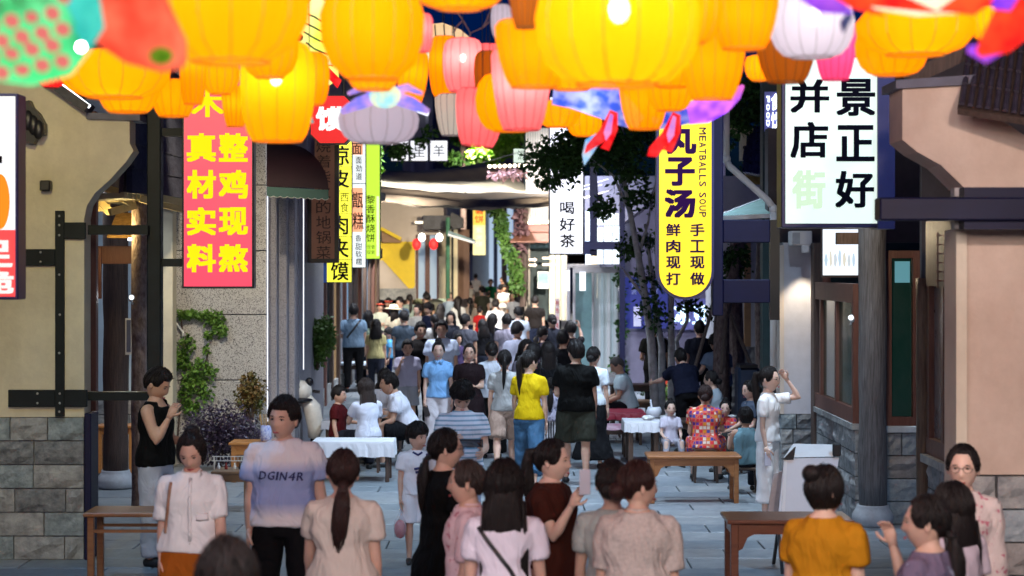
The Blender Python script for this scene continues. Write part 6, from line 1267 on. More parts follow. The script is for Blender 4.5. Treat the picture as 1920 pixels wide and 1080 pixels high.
    if glasses:
        mg = mat('glasses_wire', (.12, .08, .08), metal=.6, rough=.3, var=0); gm = MB()
        for s_ in (-1, 1):
            gm.tube([(s_*.033+.023*cos(a*pi/9), -.105, .004+.019*sin(a*pi/9)) for a in range(19)], .0016, 5, cap=False); gm.tube([(s_*.056, -.105, .008), (s_*.076, -.06, .01), (s_*.082, .0, .008)], .0016, 5)
        gm.tube([(-.01, -.108, .008), (.01, -.108, .008)], .0016, 5); g_ = mk2(None, 'glasses', place(gm), mg); g_.parent = t
    # --- hands
    for s_ in (-1, 1):
        a, e, w, f_ = (v+off if i < 3 else v for i, v in enumerate(J[s_])); hm = MB(); S_ = S*(.93 if fem else 1)
        nrm = Vector((-s_, 0, 0)); nrm = (nrm-f_*nrm.dot(f_)); nrm = nrm.normalized() if nrm.length > .2 else f_.orthogonal().normalized(); sd = f_.cross(nrm).normalized()
        if sd.y > 0: sd = -sd                                # thumb side points forward
        hm.tube([w-f_*.02*S_, w+f_*.015*S_, w+f_*.05*S_, w+f_*.088*S_], [(.020*S_, .026*S_), (.021*S_, .030*S_), (.018*S_, .040*S_), (.013*S_, .038*S_)], 10, up=sd)
        curl = .35 if arms[0 if s_ < 0 else 1] in ('hang', 'hangback', 'swing') else .75
        if (arms[0 if s_ < 0 else 1]) == 'point': curl = .9
        for q in range(4):
            cu = .05 if (arms[0 if s_ < 0 else 1] == 'point' and q == 0) else curl
            o_ = sd*(.029-.019*q)*S_; L_ = (.072, .08, .074, .058)[q]*S_; p0 = w+f_*.082*S_+o_; d1 = (f_+nrm*cu*.5).normalized(); d2 = (f_+nrm*cu*1.4).normalized(); d3 = (f_*(1-cu*.6)+nrm*cu*2).normalized()
            p1 = p0+d1*L_*.45; p2 = p1+d2*L_*.32; p3 = p2+d3*L_*.26; hm.tube([p0-f_*.012*S_, p0, p1, p2, p3], [.0085*S_, .0088*S_, .0082*S_, .0075*S_, .005*S_], 6)
        p0 = w+f_*.025*S_+sd*.026*S_; d1 = (f_*.6+sd*.8+nrm*.3).normalized(); p1 = p0+d1*.035*S_; p2 = p1+(f_*.9+sd*.35+nrm*.4).normalized()*.03*S_; p3 = p2+(f_+nrm*.5).normalized()*.024*S_
        hm.tube([p0-d1*.012*S_, p0, p1, p2, p3], [.012*S_, .0125*S_, .011*S_, .0095*S_, .006*S_], 7)
        EXTRA[ob.name].append(hm); J[s_] = (a, e, w, f_, nrm)
    # --- lower clothing
    lk, lc = low[0], low[1]; lm = cloth(lc, low[2] if len(low) > 2 else None)
    if lk in ('pants', 'wide', 'shorts', 'crop', 'jeans'):
        g_ = MB(); torso(g_, [(.80, .11*hipw, .085, 0), (.88, .17*hipw, .115, .01), (.96, .158*hipw, .110, .006), (1.02, .135*hipw, .096, 0)], .006)
        for s_ in (-1, 1):
            h_, k_, n_ = (v+off for v in legs[s_]); kw = {'pants': (.098, .085, .07, .062, .058), 'jeans': (.098, .085, .072, .07, .068), 'wide': (.108, .11, .105, .108, .115), 'shorts': (.108, .118, .12, 0, 0), 'crop': (.105, .1, .092, .095, .1)}[lk]
            ps = [h_, h_.lerp(k_, .45), h_.lerp(k_, .9)]; rs = [kw[0]*S*b, kw[1]*S*b, kw[2]*S*b]
            if lk in ('pants', 'jeans', 'wide'): ps += [k_.lerp(n_, .4), k_.lerp(n_, .98)]; rs += [kw[3]*S*b**.6, kw[4]*S*b**.5]
            if lk == 'crop': ps += [k_.lerp(n_, .3), k_.lerp(n_, .6)]; rs += [kw[3]*S*b, kw[4]*S*b]
            g_.tube(ps, rs, 16)
        mk('trousers' if lk != 'shorts' else 'shorts', g_, lm, disp=.03, sm=3, k=(lk, b))
    elif lk in ('skirt', 'longskirt', 'mini'):
        g_ = MB(); zb = {'skirt': .45, 'longskirt': .14, 'mini': .62}[lk]
        if sit: torso(g_, [(.86, .17, .13, 0), (.95, .168, .12, 0), (1.03, .15, .11, 0)], .01)
        if sit:
            for s_ in (-1, 1): h_, k_, n_ = (v+off for v in legs[s_]); g_.tube([h_, k_, k_.lerp(n_, .35)], [.1*S, .1*S, .1*S], 14)
        else: torso(g_, [(zb, .20*b+(.9-zb)*.14, .16+(.9-zb)*.1, 0), ((zb+.9)/2, .19, .145, 0), (.9, .172*hipw, .125, .005), (1.03, .145, .108, 0)], .01)
        mk('skirt', g_, lm, disp=.045, sm=3, k=(lk, b))
    # --- top
    tk, tcx = shirt[0], shirt[1]; tm = cloth(tcx, shirt[2] if len(shirt) > 2 else None); g_ = MB(); lo = {'crop': 1.0, 'dress': .47, 'longdress': .2}.get(tk, .88 if not fem else .90)
    loose = .022 if tk not in ('tank', 'blouse') else (.012 if tk == 'tank' else .03)
    if fem and tk == 'tee': loose = .014
    rg = [r for r in TR if r[0] > lo+.03 and r[0] < 1.40]
    if tk in ('dress', 'longdress'):
        rg = [r for r in TR if r[0] > 1.0 and r[0] < 1.40]
        if not sit: rg = [(lo, .25, .20, 0), (.7, .215, .17, 0), (.9, .18*hipw, .135, .006)]+rg
        else: rg = [(.86, .18, .13, 0), (.95, .17, .12, 0)]+rg
        if sit:
            for s_ in (-1, 1): h_, k_, n_ = (v+off for v in legs[s_]); g_.tube([h_, k_, k_.lerp(n_, .3)], [.1*S, .1*S, .095*S], 14)
    else:
        rg = [(lo, TR[1][1]+.016, TR[1][2]+.018, .006)]+[(z, rx+(.010 if z < 1.1 else 0), ry+(.010 if z < 1.1 else 0), y) for z, rx, ry, y in rg]
    rg = [(z, rx+(.010 if tk not in ('tank',) and 1.0 < z < 1.3 else 0), ry+(.006 if 1.0 < z < 1.3 else 0), y) for z, rx, ry, y in rg]
    rg += [(1.38, .118, .084, .002), (1.415, .085, .070, .004), (1.437, .070, .064, .004)] if tk != 'tank' else [(1.38, .12, .085, 0)]
    torso(g_, rg, loose*.62)
    for s_ in (-1, 1):
        a, e, w, f_, _n = J[s_]; bb = b**.7*(.94 if fem else 1.08); sl = {'tee': .62, 'polo': .6, 'crop': .45, 'dress': .62, 'longdress': .5, 'tank': 0, 'blouse': .86, 'long': 2, 'sleeveless': .0}.get(tk, .6)
        if sl: g_.tube([T((s_*.05, 0, 1.375))+off, T((s_*.11, 0, 1.368))+off, a+Vector((0, 0, -.002)), a.lerp(e, .15)], [.052*S, .052*S, .056*S*bb, .059*S*bb], 14)
        if sl == 2: g_.tube([a, a.lerp(e, .5), e, e.lerp(w, .5), e.lerp(w, .93)], [.064*S*bb, .062*S*bb, .058*S*bb, .052*S*bb, .045*S], 14)
        elif sl: g_.tube([a, a.lerp(e, sl*.5), a.lerp(e, sl)], [.058*S*bb, .062*S*bb, (.068 if tk != 'blouse' else .06)*S*bb], 14)
        else: g_.tube([T((s_*.085, 0, 1.30))+off, T((s_*.092, 0, 1.375))+off, T((s_*.082, 0, 1.432))+off], [(.056*S, .068*S), (.054*S, .068*S), (.046*S, .056*S)], 12)
    nm = {'dress': 'dress', 'longdress': 'dress', 'blouse': 'blouse', 'tank': 'vest'}.get(tk, 'shirt')
    ts_ = mk(nm, g_, tm, disp=.042 if near else .036, sm=3, k=(tk, b))
    if tk in ('polo', 'blouse') and mid:
        cl = MB()
        for s_ in (-1, 1): cl.add([T((0, -.088, 1.405))+off, T((s_*.055, -.055, 1.455))+off, T((s_*.075, -.075, 1.425))+off, T((s_*.035, -.108, 1.375))+off]+[T((0, -.094, 1.405))+off, T((s_*.058, -.06, 1.46))+off, T((s_*.079, -.08, 1.428))+off, T((s_*.037, -.114, 1.375))+off], [(0, 1, 2, 3), (7, 6, 5, 4), (0, 4, 5, 1), (1, 5, 6, 2), (2, 6, 7, 3), (3, 7, 4, 0)])
        cl.tube([T((.062*cos(a*pi/8), .066*sin(a*pi/8)+.004, 1.447))+off for a in range(-1, 10)], [(.012*S, .006*S)]*11, 6); mk2(t, 'collar', cl, tm)
    # --- shoes
    smt = mat('shoe_'+shoe, shoe, rough=.5, var=.1)
    for s_ in (-1, 1):
        n_ = legs[s_][2]+off; fd = Vector((s_*.18, -1, 0)).normalized(); sm_ = MB(); zz_ = -.045*S
        sm_.tube([n_+Vector((0, .055*S, zz_)), n_+Vector((0, .03*S, zz_+.004)), n_+fd*.05*S+Vector((0, 0, zz_+.003)), n_+fd*.13*S+Vector((0, 0, zz_-.006)), n_+fd*.19*S+Vector((0, 0, zz_-.014))], [(.03*S, .026*S), (.04*S, .040*S), (.045*S, .040*S), (.046*S, .028*S), (.026*S, .016*S)], 10); mk2(t, 'shoe', sm_, smt)
    # --- hair
    hm_ = hairmat(hc); rr = random.Random(int(px*3+top)); ph = rr.uniform(0, 6)
    def region(az, el):
        a = abs(az)
        if hair in ('short', 'buzz', 'mop'):
            fr = radians(30 if hair != 'mop' else 16); lim = fr*(1-smooth01(.75, 1.15, a))+radians(-2)*smooth01(.75, 1.15, a)-smooth01(1.75, 2.4, a)*radians(26)
        else:
            fr = radians(41); lim = fr*(1-smooth01(.55, 1.05, a)); lim += (radians(-10 if hair in ('pony', 'bun', 'lowbun', 'lowpony') else -42))*smooth01(.9, 1.3, a)-smooth01(1.9, 2.6, a)*radians(22)
        return (el-lim)
    th = {'short': .016, 'buzz': .008, 'mop': .026, 'bob': .026, 'long': .022}.get(hair, .010)
    def hp(az, el):
        p = headpt(az, el, fem); r_ = region(az, el); k = smooth01(-.06, .12, r_); n_ = p.normalized(); rid = 1+.10*sin(az*23+el*3+ph)+.16*noise.noise(Vector((az*7, el*1.6, ph)))*2
        up = 1+(.5 if hair in ('short', 'mop') else .15)*max(0, sin(el))
        if fem and el > .5 and abs(p.x) < .007 and p.y < .05: rid *= .82
        if not fem and el > .5: rid += .35*noise.noise(Vector((az*9, el*9, ph)))
        base = Vector((sin(az)*cos(el)*.076, -cos(az)*cos(el)*.098, sin(el)*.118)) if el > 0 else p
        return (base.lerp(p, .4))+n_*(th*rid*up*k-(1-k)*.013)
    hh_ = grid(64 if near else 34, 44 if near else 24, hp)
    if hair == 'bun': hh_.ell((0, .035, .128), (.046, .046, .038), 14, 10)
    if hair == 'highbun': hh_.ell((0, .085, .09), (.05, .045, .045), 14, 10)
    if hair == 'lowbun': hh_.ell((0, .115, -.02), (.05, .042, .045), 14, 10)
    def strand(pts, rs, flat=.7): hh_.tube([Vector(p) for p in pts], [(r, r*flat) for r in rs], 16)
    if hair == 'pony': strand([(0, .085, .06), (0, .135, .05), (0, .15, -.03), (.004, .138, -.14), (.008, .13, -.24), (.012, .125, -.34)], [.02, .03, .038, .036, .028, .006])
    if hair == 'lowpony':
        strand([(0, .08, -.03), (0, .118, -.06), (0, .125, -.12), (.002, .13, -.2), (.01, .13, -.29), (.012, .125, -.37)], [.03, .026, .042, .048, .04, .012])
        hh_.tube([(.03*cos(a*pi/5), .112+.02*sin(a*pi/5), -.055) for a in range(11)], .006, 5, cap=False)
    if hair in ('long', 'bob'):
        ln_ = .42 if hair == 'long' else .16; hh_.tube([(0, .03, .05), (0, .045, -.02), (0, .055, -.10), (0, .066, -.10-ln_*.5), (0, .068, -.10-ln_)], [(.082, .07), (.092, .072), (.10, .066), (.11, .046), (.09, .02)], 26)
        for q in range(14 if mid else 4):
            a = -.11+.22*q/(13 if mid else 3); hh_.tube([(a*.85, .07, -.06), (a, .088, -.14-ln_*.4), (a*1.05+rr.uniform(-.01, .01), .085, -.12-ln_-rr.uniform(-.02, .05))], [(.014, .012), (.013, .01), (.002, .002)], 6)
        if hair == 'long' and face % 360 > 90 and 0:
            pass
    if near or (mid and Y < 27):                     # locks lying on the cap follow the meridians
        for q in range(230 if near else 90):
            az = rr.uniform(-pi, pi); az2 = az; e0 = rr.uniform(.5, 1.45); pts = []; lift = rr.uniform(.001, .005)
            for w in range(6):
                e_ = e0-w*(.30 if fem else .17); az2 += rr.uniform(-.05, .05)
                if region(az2, e_) < .03: break
                p = hp(az2, e_); pts.append(p+p.normalized()*lift)
            if len(pts) > 2: hh_.tube(pts, [(.0035 if w < len(pts)-1 else .0008)*(1.2 if not fem else 1) for w in range(len(pts))], 4)
        if hair in ('long', 'pony', 'lowpony', 'bob') and near:
            for q in range(70):
                a = rr.uniform(-1, 1)
                if hair == 'long': x0 = a*.098; zz0 = rr.uniform(-.05, .02); L_ = rr.uniform(.38, .56); hh_.tube([(x0*.9, .085+.02*(1-a*a), zz0), (x0*1.04, .098+.012*(1-a*a), zz0-L_*.4), (x0*1.05+rr.uniform(-.01, .01), .092, zz0-L_*.75), (x0+rr.uniform(-.02, .02), .085, zz0-L_)], [.004, .0045, .004, .0008], 4)
                elif 'pony' in hair: x0 = a*.04; y0_ = .128+.02*(1-a*a); zz0 = -.08 if hair == 'lowpony' else .0; L_ = rr.uniform(.2, .33); hh_.tube([(x0*.5, y0_, zz0), (x0, y0_+.022, zz0-L_*.4), (x0*.95, y0_+.012, zz0-L_*.75), (x0*.5+rr.uniform(-.012, .012), y0_-.005, zz0-L_)], [.003, .004, .0035, .0008], 4)
    if near or mid:
        for q in range(44 if near else 10):      # loose tufts break the outline
            az = rr.uniform(-pi, pi); el = rr.uniform(.35, 1.5)
            if region(az, el) < .05: continue
            p = hp(az, el); n_ = p.normalized(); d_ = (n_*.5+Vector((rr.uniform(-1, 1), rr.uniform(-1, 1), rr.uniform(-.4, .8)))*.5); L_ = (.03 if not fem else .02); hh_.tube([p-n_*.006, p+d_*L_*.4, p+d_*L_*.8], [.004, .0028, .0007], 4)
    mk2(t, 'hair', place(hh_), hm_)
    if hat == 'cap': mk2(t, 'cap', place(grid(28, 16, lambda az, el: headpt(az, el, fem)*1.0+headpt(az, el, fem).normalized()*(.024 if el > .15 else -.03)).ell((0, -.12, .055), (.06, .07, .008), 14, 6)), cloth('#15151c'))
    if hat == 'sun': mk2(t, 'hat', place(MB().lathe((0, 0, .05), [(.21, -.02), (.19, .0), (.105, .012), (.10, .07), (.07, .095), (.01, .1)], 28)), cloth('#d8c48a'))
    if hat == 'visor': mk2(t, 'visor', place(MB().lathe((0, -.0, .055), [(.1, -.012), (.102, .015)], 24).ell((0, -.14, .05), (.08, .07, .006), 14, 6)), cloth('#b84a38'))
    t['_j'] = 0; RF = Matrix.Rotation(radians(face), 3, 'Z')
    return dict(t=t, w={s_: Vector((WX(px, Y), Y, z0))+RF @ J[s_][2] for s_ in (-1, 1)}, f={s_: RF @ J[s_][3] for s_ in (-1, 1)}, n={s_: RF @ J[s_][4] for s_ in (-1, 1)}, S=S, shirt=ts_, T=lambda p: T(p)+off, R=RF, Y=Y, sh={s_: J[s_][0] for s_ in (-1, 1)})
SH = []
EXTRA = {}
def mk2(t, name, mb, m):
    me = bpy.data.meshes.new(name); me.from_pydata(mb.v, [], mb.f); me.materials.append(m); me.shade_smooth(); o = bpy.data.objects.new(name, me); COL.objects.link(o)
    bm = bmesh.new(); bm.from_mesh(me); bmesh.ops.recalc_face_normals(bm, faces=bm.faces); bm.to_mesh(me); bm.free()
    if t: o.parent = t
    return o
def bake():
    dg = bpy.context.evaluated_depsgraph_get()
    for o in BAKE:
        me = bpy.data.meshes.new_from_object(o.evaluated_get(dg)); me.shade_smooth(); m0 = o.data.materials[0]; o['_m'] = 1; NEW.append((o, me, m0))
    for o, me, m0 in NEW:
        if o.name in EXTRA:
            bm = bmesh.new(); bm.from_mesh(me)
            for mb in EXTRA[o.name]:
                vs_ = [bm.verts.new(v) for v in mb.v]; fs_ = [bm.faces.new([vs_[i] for i in f]) for f in mb.f]
                for f in fs_: f.smooth = True
                bmesh.ops.recalc_face_normals(bm, faces=fs_)
            bm.to_mesh(me); bm.free()
        o.modifiers.clear(); o.data = me
        if not me.materials: me.materials.append(m0)
        del o['_m']
    for o, src, m in SH:
        o.data = src[0].data
        if o.material_slots: o.material_slots[0].link = 'OBJECT'; o.material_slots[0].material = m
NEW = []
H_ = 'hang'
# ---- foreground
pA = person('woman in white short sleeved blouse and rust skirt looking down at lower left', 360, 812, 1.60, 4, ('blouse', '#e4d6d6'), ('skirt', '#8a4a12'), 'highbun', (H_, 'swing'), pitch=26, b=1.12, head=-8, roll=-4, shoe='#caa')
pB = person('tall young man in white tee with blue band and brush lettering beside the blouse woman', 532, 750, 1.76, 3, ('tee', '#c9c0c6', 'band'), ('pants', '#0c0c10'), 'short', (H_, 'hangback'), head=-24, roll=3, b=1.1, step=6)
pC = person('woman with low ponytail in plain beige tee seen from behind', 642, 848, 1.62, 180, ('tee', '#b5a392'), ('pants', '#77706a'), 'lowpony', (H_, 'swing'), head=8, roll=-4, b=1.1, hc=(.02, .010, .009))
person('man with only black hair showing at the bottom edge left of centre', 425, 1033, 1.72, 180, ('tee', '#1c1c26'), ('pants', '#111116'), 'short', (H_, H_), Y=6.8)
person('woman in black dress and glasses turned right behind the jersey boy', 832, 808, 1.62, 118, ('dress', '#08080a'), ('none', '#000'), 'lowpony', (H_, 'phonelow'), glasses=True, head=-18, b=1.05)
person('older woman in pink floral blouse facing left with hair clip', 880, 868, 1.56, -95, ('blouse', '#c79aa4', 'floral'), ('pants', '#555058'), 'lowbun', (H_, H_), hc=(.03, .022, .02), b=1.05)
pL = person('woman with long straight black hair in white tee and black bag strap, seen from behind', 945, 872, 1.62, 180, ('tee', '#c4b8cf'), ('pants', '#39445c'), 'long', ('phonelow', H_), b=1.0)
pD = person('woman in brown dress raising a pale phone and smiling', 1032, 828, 1.60, 62, ('dress', '#3a170e'), ('none', '#000'), 'pony', ('raisephone', 'phone'), head=14, b=1.12, smile=True, skin=2)
person('woman in cream lace blouse seen from behind, face turned to the right', 1195, 870, 1.62, 176, ('blouse', '#b09c92', 'lace'), ('pants', '#5a4a48'), 'lowbun', (H_, H_), head=-62, b=1.15, hc=(.022, .009, .008))
person('woman with wine coloured scrunchie in grey green top behind the cream blouse', 1148, 868, 1.60, 168, ('tee', '#8d9894'), ('pants', '#444a50'), 'lowbun', (H_, H_), b=.95)
person('woman in mustard orange tee with hair bun, seen from behind facing right', 1545, 878, 1.62, 150, ('tee', '#9c680e'), ('pants', '#4a4038'), 'highbun', (H_, H_), head=-28, glasses=True, b=1.15, skin=2)
person('woman in mauve floral dress pointing left at lower right', 1742, 935, 1.58, -128, ('tee', '#5d5266', 'print'), ('skirt', '#5d5266', 'print'), 'lowpony', (((.12, 1, -.75), (-.05, .3, 1)), H_), head=22, b=1.12)
person('girl with loose dark hair and pale pink top behind the pointing woman', 1790, 915, 1.50, 205, ('tee', '#a58fa2'), ('pants', '#555'), 'bob', (H_, H_))
pE = person('smiling woman with glasses in pastel floral blouse facing the camera at right edge', 1806, 838, 1.64, -18, ('long', '#b7a09a', 'floral'), ('pants', '#77706a'), 'lowpony', (H_, H_), glasses=True, smile=True, b=1.02, skin=2)
# ---- middle ground, standing
pF = person('man in black sleeveless vest looking down at his phone against the left post', 292, 684, 1.75, 74, ('tank', '#08080a'), ('jeans', '#8a93a8'), 'short', ('mouth', 'phonelow'), pitch=24, b=1.12, skin=1, Y=17.9)
pG = person('boy in white football jersey holding a red drink bag', 782, 803, 1.22, 10, ('tee', '#c4c2cc'), ('shorts', '#c4c2cc'), 'mop', (H_, H_), head=38, child=True)
pH = person('person in blue white striped tee looking down at a dark tablet', 866, 718, 1.62, 8, ('tee', '#b6bcd0', 'stripe'), ('pants', '#7f8db0'), 'mop', ('phone', 'phonelow'), pitch=38, b=1.05)
pI = person('young woman in white tee and white culottes touching her hair at right', 1440, 690, 1.62, 62, ('tee', '#cfd0da'), ('crop', '#cdd6e0'), 'pony', (H_, ((.35, 1, .05), (-.25, -.55, .9))), glasses=True, skin=2, b=.92)
person('woman in yellow tee and cropped jeans with long ponytail walking away', 992, 654, 1.69, 170, ('tee', '#b59a08'), ('crop', '#2f4c66', 'denim'), 'pony', (H_, 'swing'), head=-38, glasses=True, step=14, b=.96, skin=2, Y=23.6)
person('man in black tee and olive shorts walking away in the centre', 1080, 641, 1.75, 180, ('tee', '#08080c'), ('shorts', '#2c2e26'), 'short', (H_, 'phonelow'), head=20, step=10, b=1.15, shoe='#15151c')
person('woman in black top with long hair between yellow tee and black tee', 1028, 650, 1.62, 186, ('tee', '#0b0b10'), ('longskirt', '#0b0b10'), 'long', (H_, H_), Y=27.6)
person('little girl in lilac printed top and striped trousers', 1032, 742, 1.15, 180, ('tee', '#8f84a0', 'print'), ('crop', '#a8a0a8', 'vstripe'), 'lowpony', (H_, H_), child=True, Y=26.8)
person('woman in white top and long black skirt right of the man in black', 1112, 668, 1.60, 160, ('tee', '#b8c4d0'), ('longskirt', '#0a0a0e'), 'lowbun', (H_, H_), Y=26.5)
person('woman with long ponytail in stone grey tee and tan shorts walking away', 946, 668, 1.62, 180, ('tee', '#8c8c8c'), ('shorts', '#8a7468'), 'pony', ('phonelow', H_), step=-18, b=1.0, shoe='#111', Y=25.6)
person('woman in loose white shirt and black trousers left of the ponytail woman', 922, 642, 1.62, 188, ('long', '#a9b2c4'), ('wide', '#08080c'), 'lowbun', (H_, H_), b=1.05)
pJ = person('young woman in light blue polo holding a dark phone low', 822, 641, 1.63, 2, ('polo', '#6f9bc8'), ('wide', '#b9b2bc'), 'bun', (H_, H_), b=.98, skin=2, pitch=4)
person('man in pale blue white tee behind the blue polo woman', 828, 603, 1.76, 0, ('tee', '#9fb2d4'), ('pants', '#222838'), 'short', (H_, H_), b=1.15, skin=1)
person('smiling woman with glasses in dark brown dress beside the blue polo', 880, 646, 1.60, 0, ('dress', '#1d1014'), ('pants', '#15101a'), 'lowbun', (H_, 'cross'), glasses=True, smile=True, b=1.1)
person('man in dark brown tee laughing behind the snacking boy', 788, 606, 1.70, 22, ('tee', '#15100f'), ('pants', '#0c0c12'), 'short', (H_, H_), b=1.15, skin=1)
person('boy in white raglan tee with lime sleeves eating a snack', 764, 641, 1.45, 6, ('tee', '#9a8fae'), ('shorts', '#7f8290'), 'short', ('mouth', H_), child=True, skin=1)
person('little boy in sky blue tee turned left by the white table', 730, 620, 1.22, -80, ('tee', '#5ba0cc'), ('pants', '#10204a'), 'mop', ('phonelow', H_), child=True, Y=42)
person('little girl in pale top facing the boy in sky blue', 712, 626, 1.15, 78, ('tee', '#94a6c0'), ('skirt', '#b9a878'), 'bob', ('phonelow', H_), child=True, Y=42.6)
pK = person('big man in blue grey tee with black crossbody strap, hands on hips, seen from behind', 663, 572, 1.78, 184, ('tee', '#5f7386'), ('pants', '#0c0c12'), 'short', (H_, 'hip'), b=1.2, skin=1)
# ---- seated left
def seatp(label, px, Y, H, face, shirt, low, hair, arms, **k):
    if k.pop('st', True): stool('low stool under the '+' '.join(label.split()[:11]).replace(' seated', ''), px, Y, h=.40*max(.75, H/1.7))
    return person(label, px, 700, H, face, shirt, low, hair, arms, Y=Y, sit=True, **k)
seatp('boy in maroon top seated at the left covered table', 634, 27.3, 1.35, 75, ('tee', '#4a0d12'), ('pants', '#1a1a24'), 'short', (H_, 'table'), child=True)
seatp('woman in white tee with long brown hair seated with her back turned', 690, 26.0, 1.60, 205, ('tee', '#b3bad2'), ('pants', '#1a1a24'), 'long', ('table', 'table'), hc=(.03, .014, .012), lean=6)
seatp('person in pale grey shirt and glasses leaning over the left table', 716, 28.6, 1.62, 20, ('tee', '#8f8b98'), ('pants', '#33343c'), 'bob', ('table', 'mouth'), glasses=True, lean=14)
seatp('man in white tee and black shorts seated leaning left with arms on knees', 768, 26.8, 1.72, -82, ('tee', '#b9bdd2'), ('shorts', '#0a0a10'), 'short', ('lap', 'lap'), lean=24, b=1.1, skin=1)
seatp('child in white top seated at the far white topped table', 700, 42.5, 1.2, -40, ('tee', '#b5c4da'), ('pants', '#445'), 'short', ('table', 'table'), child=True)
seatp('child in white sitting left end of the far white topped table', 648, 43.5, 1.35, 30, ('tee', '#a9bede'), ('pants', '#445'), 'bob', ('table', 'table'), child=True)
# ---- seated right
seatp('elderly man in white tee seated facing left with bowed head', 1178, 31.0, 1.68, -88, ('tee', '#8fb2c0'), ('pants', '#120c14'), 'buzz', ('lap', 'lap'), pitch=28, lean=14, b=1.12, hc=(.05, .045, .045), skin=1)
person('man in navy tee bending over the table at right', 1290, 684, 1.55, 196, ('tee', '#12162a'), ('pants', '#0c0c12'), 'short', ('reach', 'reach'), Y=28.6, lean=30, b=1.15)
seatp('little girl in white with hair band facing the camera at right table', 1257, 26.9, 1.12, 6, ('tee', '#a99fb6'), ('pants', '#8a8494'), 'bun', ('lap', 'lap'), child=True, skin=2)
seatp('woman in multicoloured checkered dress seated with her back to us', 1322, 24.8, 1.60, 172, ('dress', '#7a1a1a', 'check'), ('none', '#000'), 'lowbun', ('table', 'lap'), b=1.2, lean=10, hc=(.02, .012, .012))
seatp('child in matching checkered top seated facing the camera', 1360, 26.6, 1.15, -10, ('tee', '#7a1a1a', 'check'), ('pants', '#555'), 'bun', ('table', 'table'), child=True, skin=2)
seatp('woman with black hair and pale towel over shoulder beside the checkered dress', 1345, 28.2, 1.60, -120, ('tee', '#8ea3b4'), ('pants', '#334'), 'lowbun', ('table', 'lap'), lean=8)
person('person in grey blue tee stooping over the family table', 1352, 642, 1.62, -35, ('tee', '#66768c'), ('pants', '#1c2028'), 'mop', ('table', 'phonelow'), Y=30.6, lean=14, pitch=28)
seatp('boy in pale blue vest seated with his back to us by the raised arm girl', 1398, 23.6, 1.30, 182, ('sleeveless', '#5e7c86'), ('pants', '#222630'), 'short', ('table', 'table'), child=True, skin=1)
seatp('woman in dark top seated facing left behind the pale blue vest boy', 1408, 26.0, 1.58, -70, ('tee', '#3a4250'), ('pants', '#222'), 'lowbun', ('lap', 'lap'), pitch=10)
person('man in navy tee standing behind the slender trunks with his back turned', 1312, 622, 1.70, 180, ('tee', '#0c1020'), ('pants', '#0c0c14'), 'short', (H_, H_), Y=33.5)
person('person in brown shirt standing behind the leaning trunk', 1228, 618, 1.70, 190, ('tee', '#1d1a16'), ('pants', '#111118'), 'short', (H_, 'phonelow'), skin=1, Y=33.8)
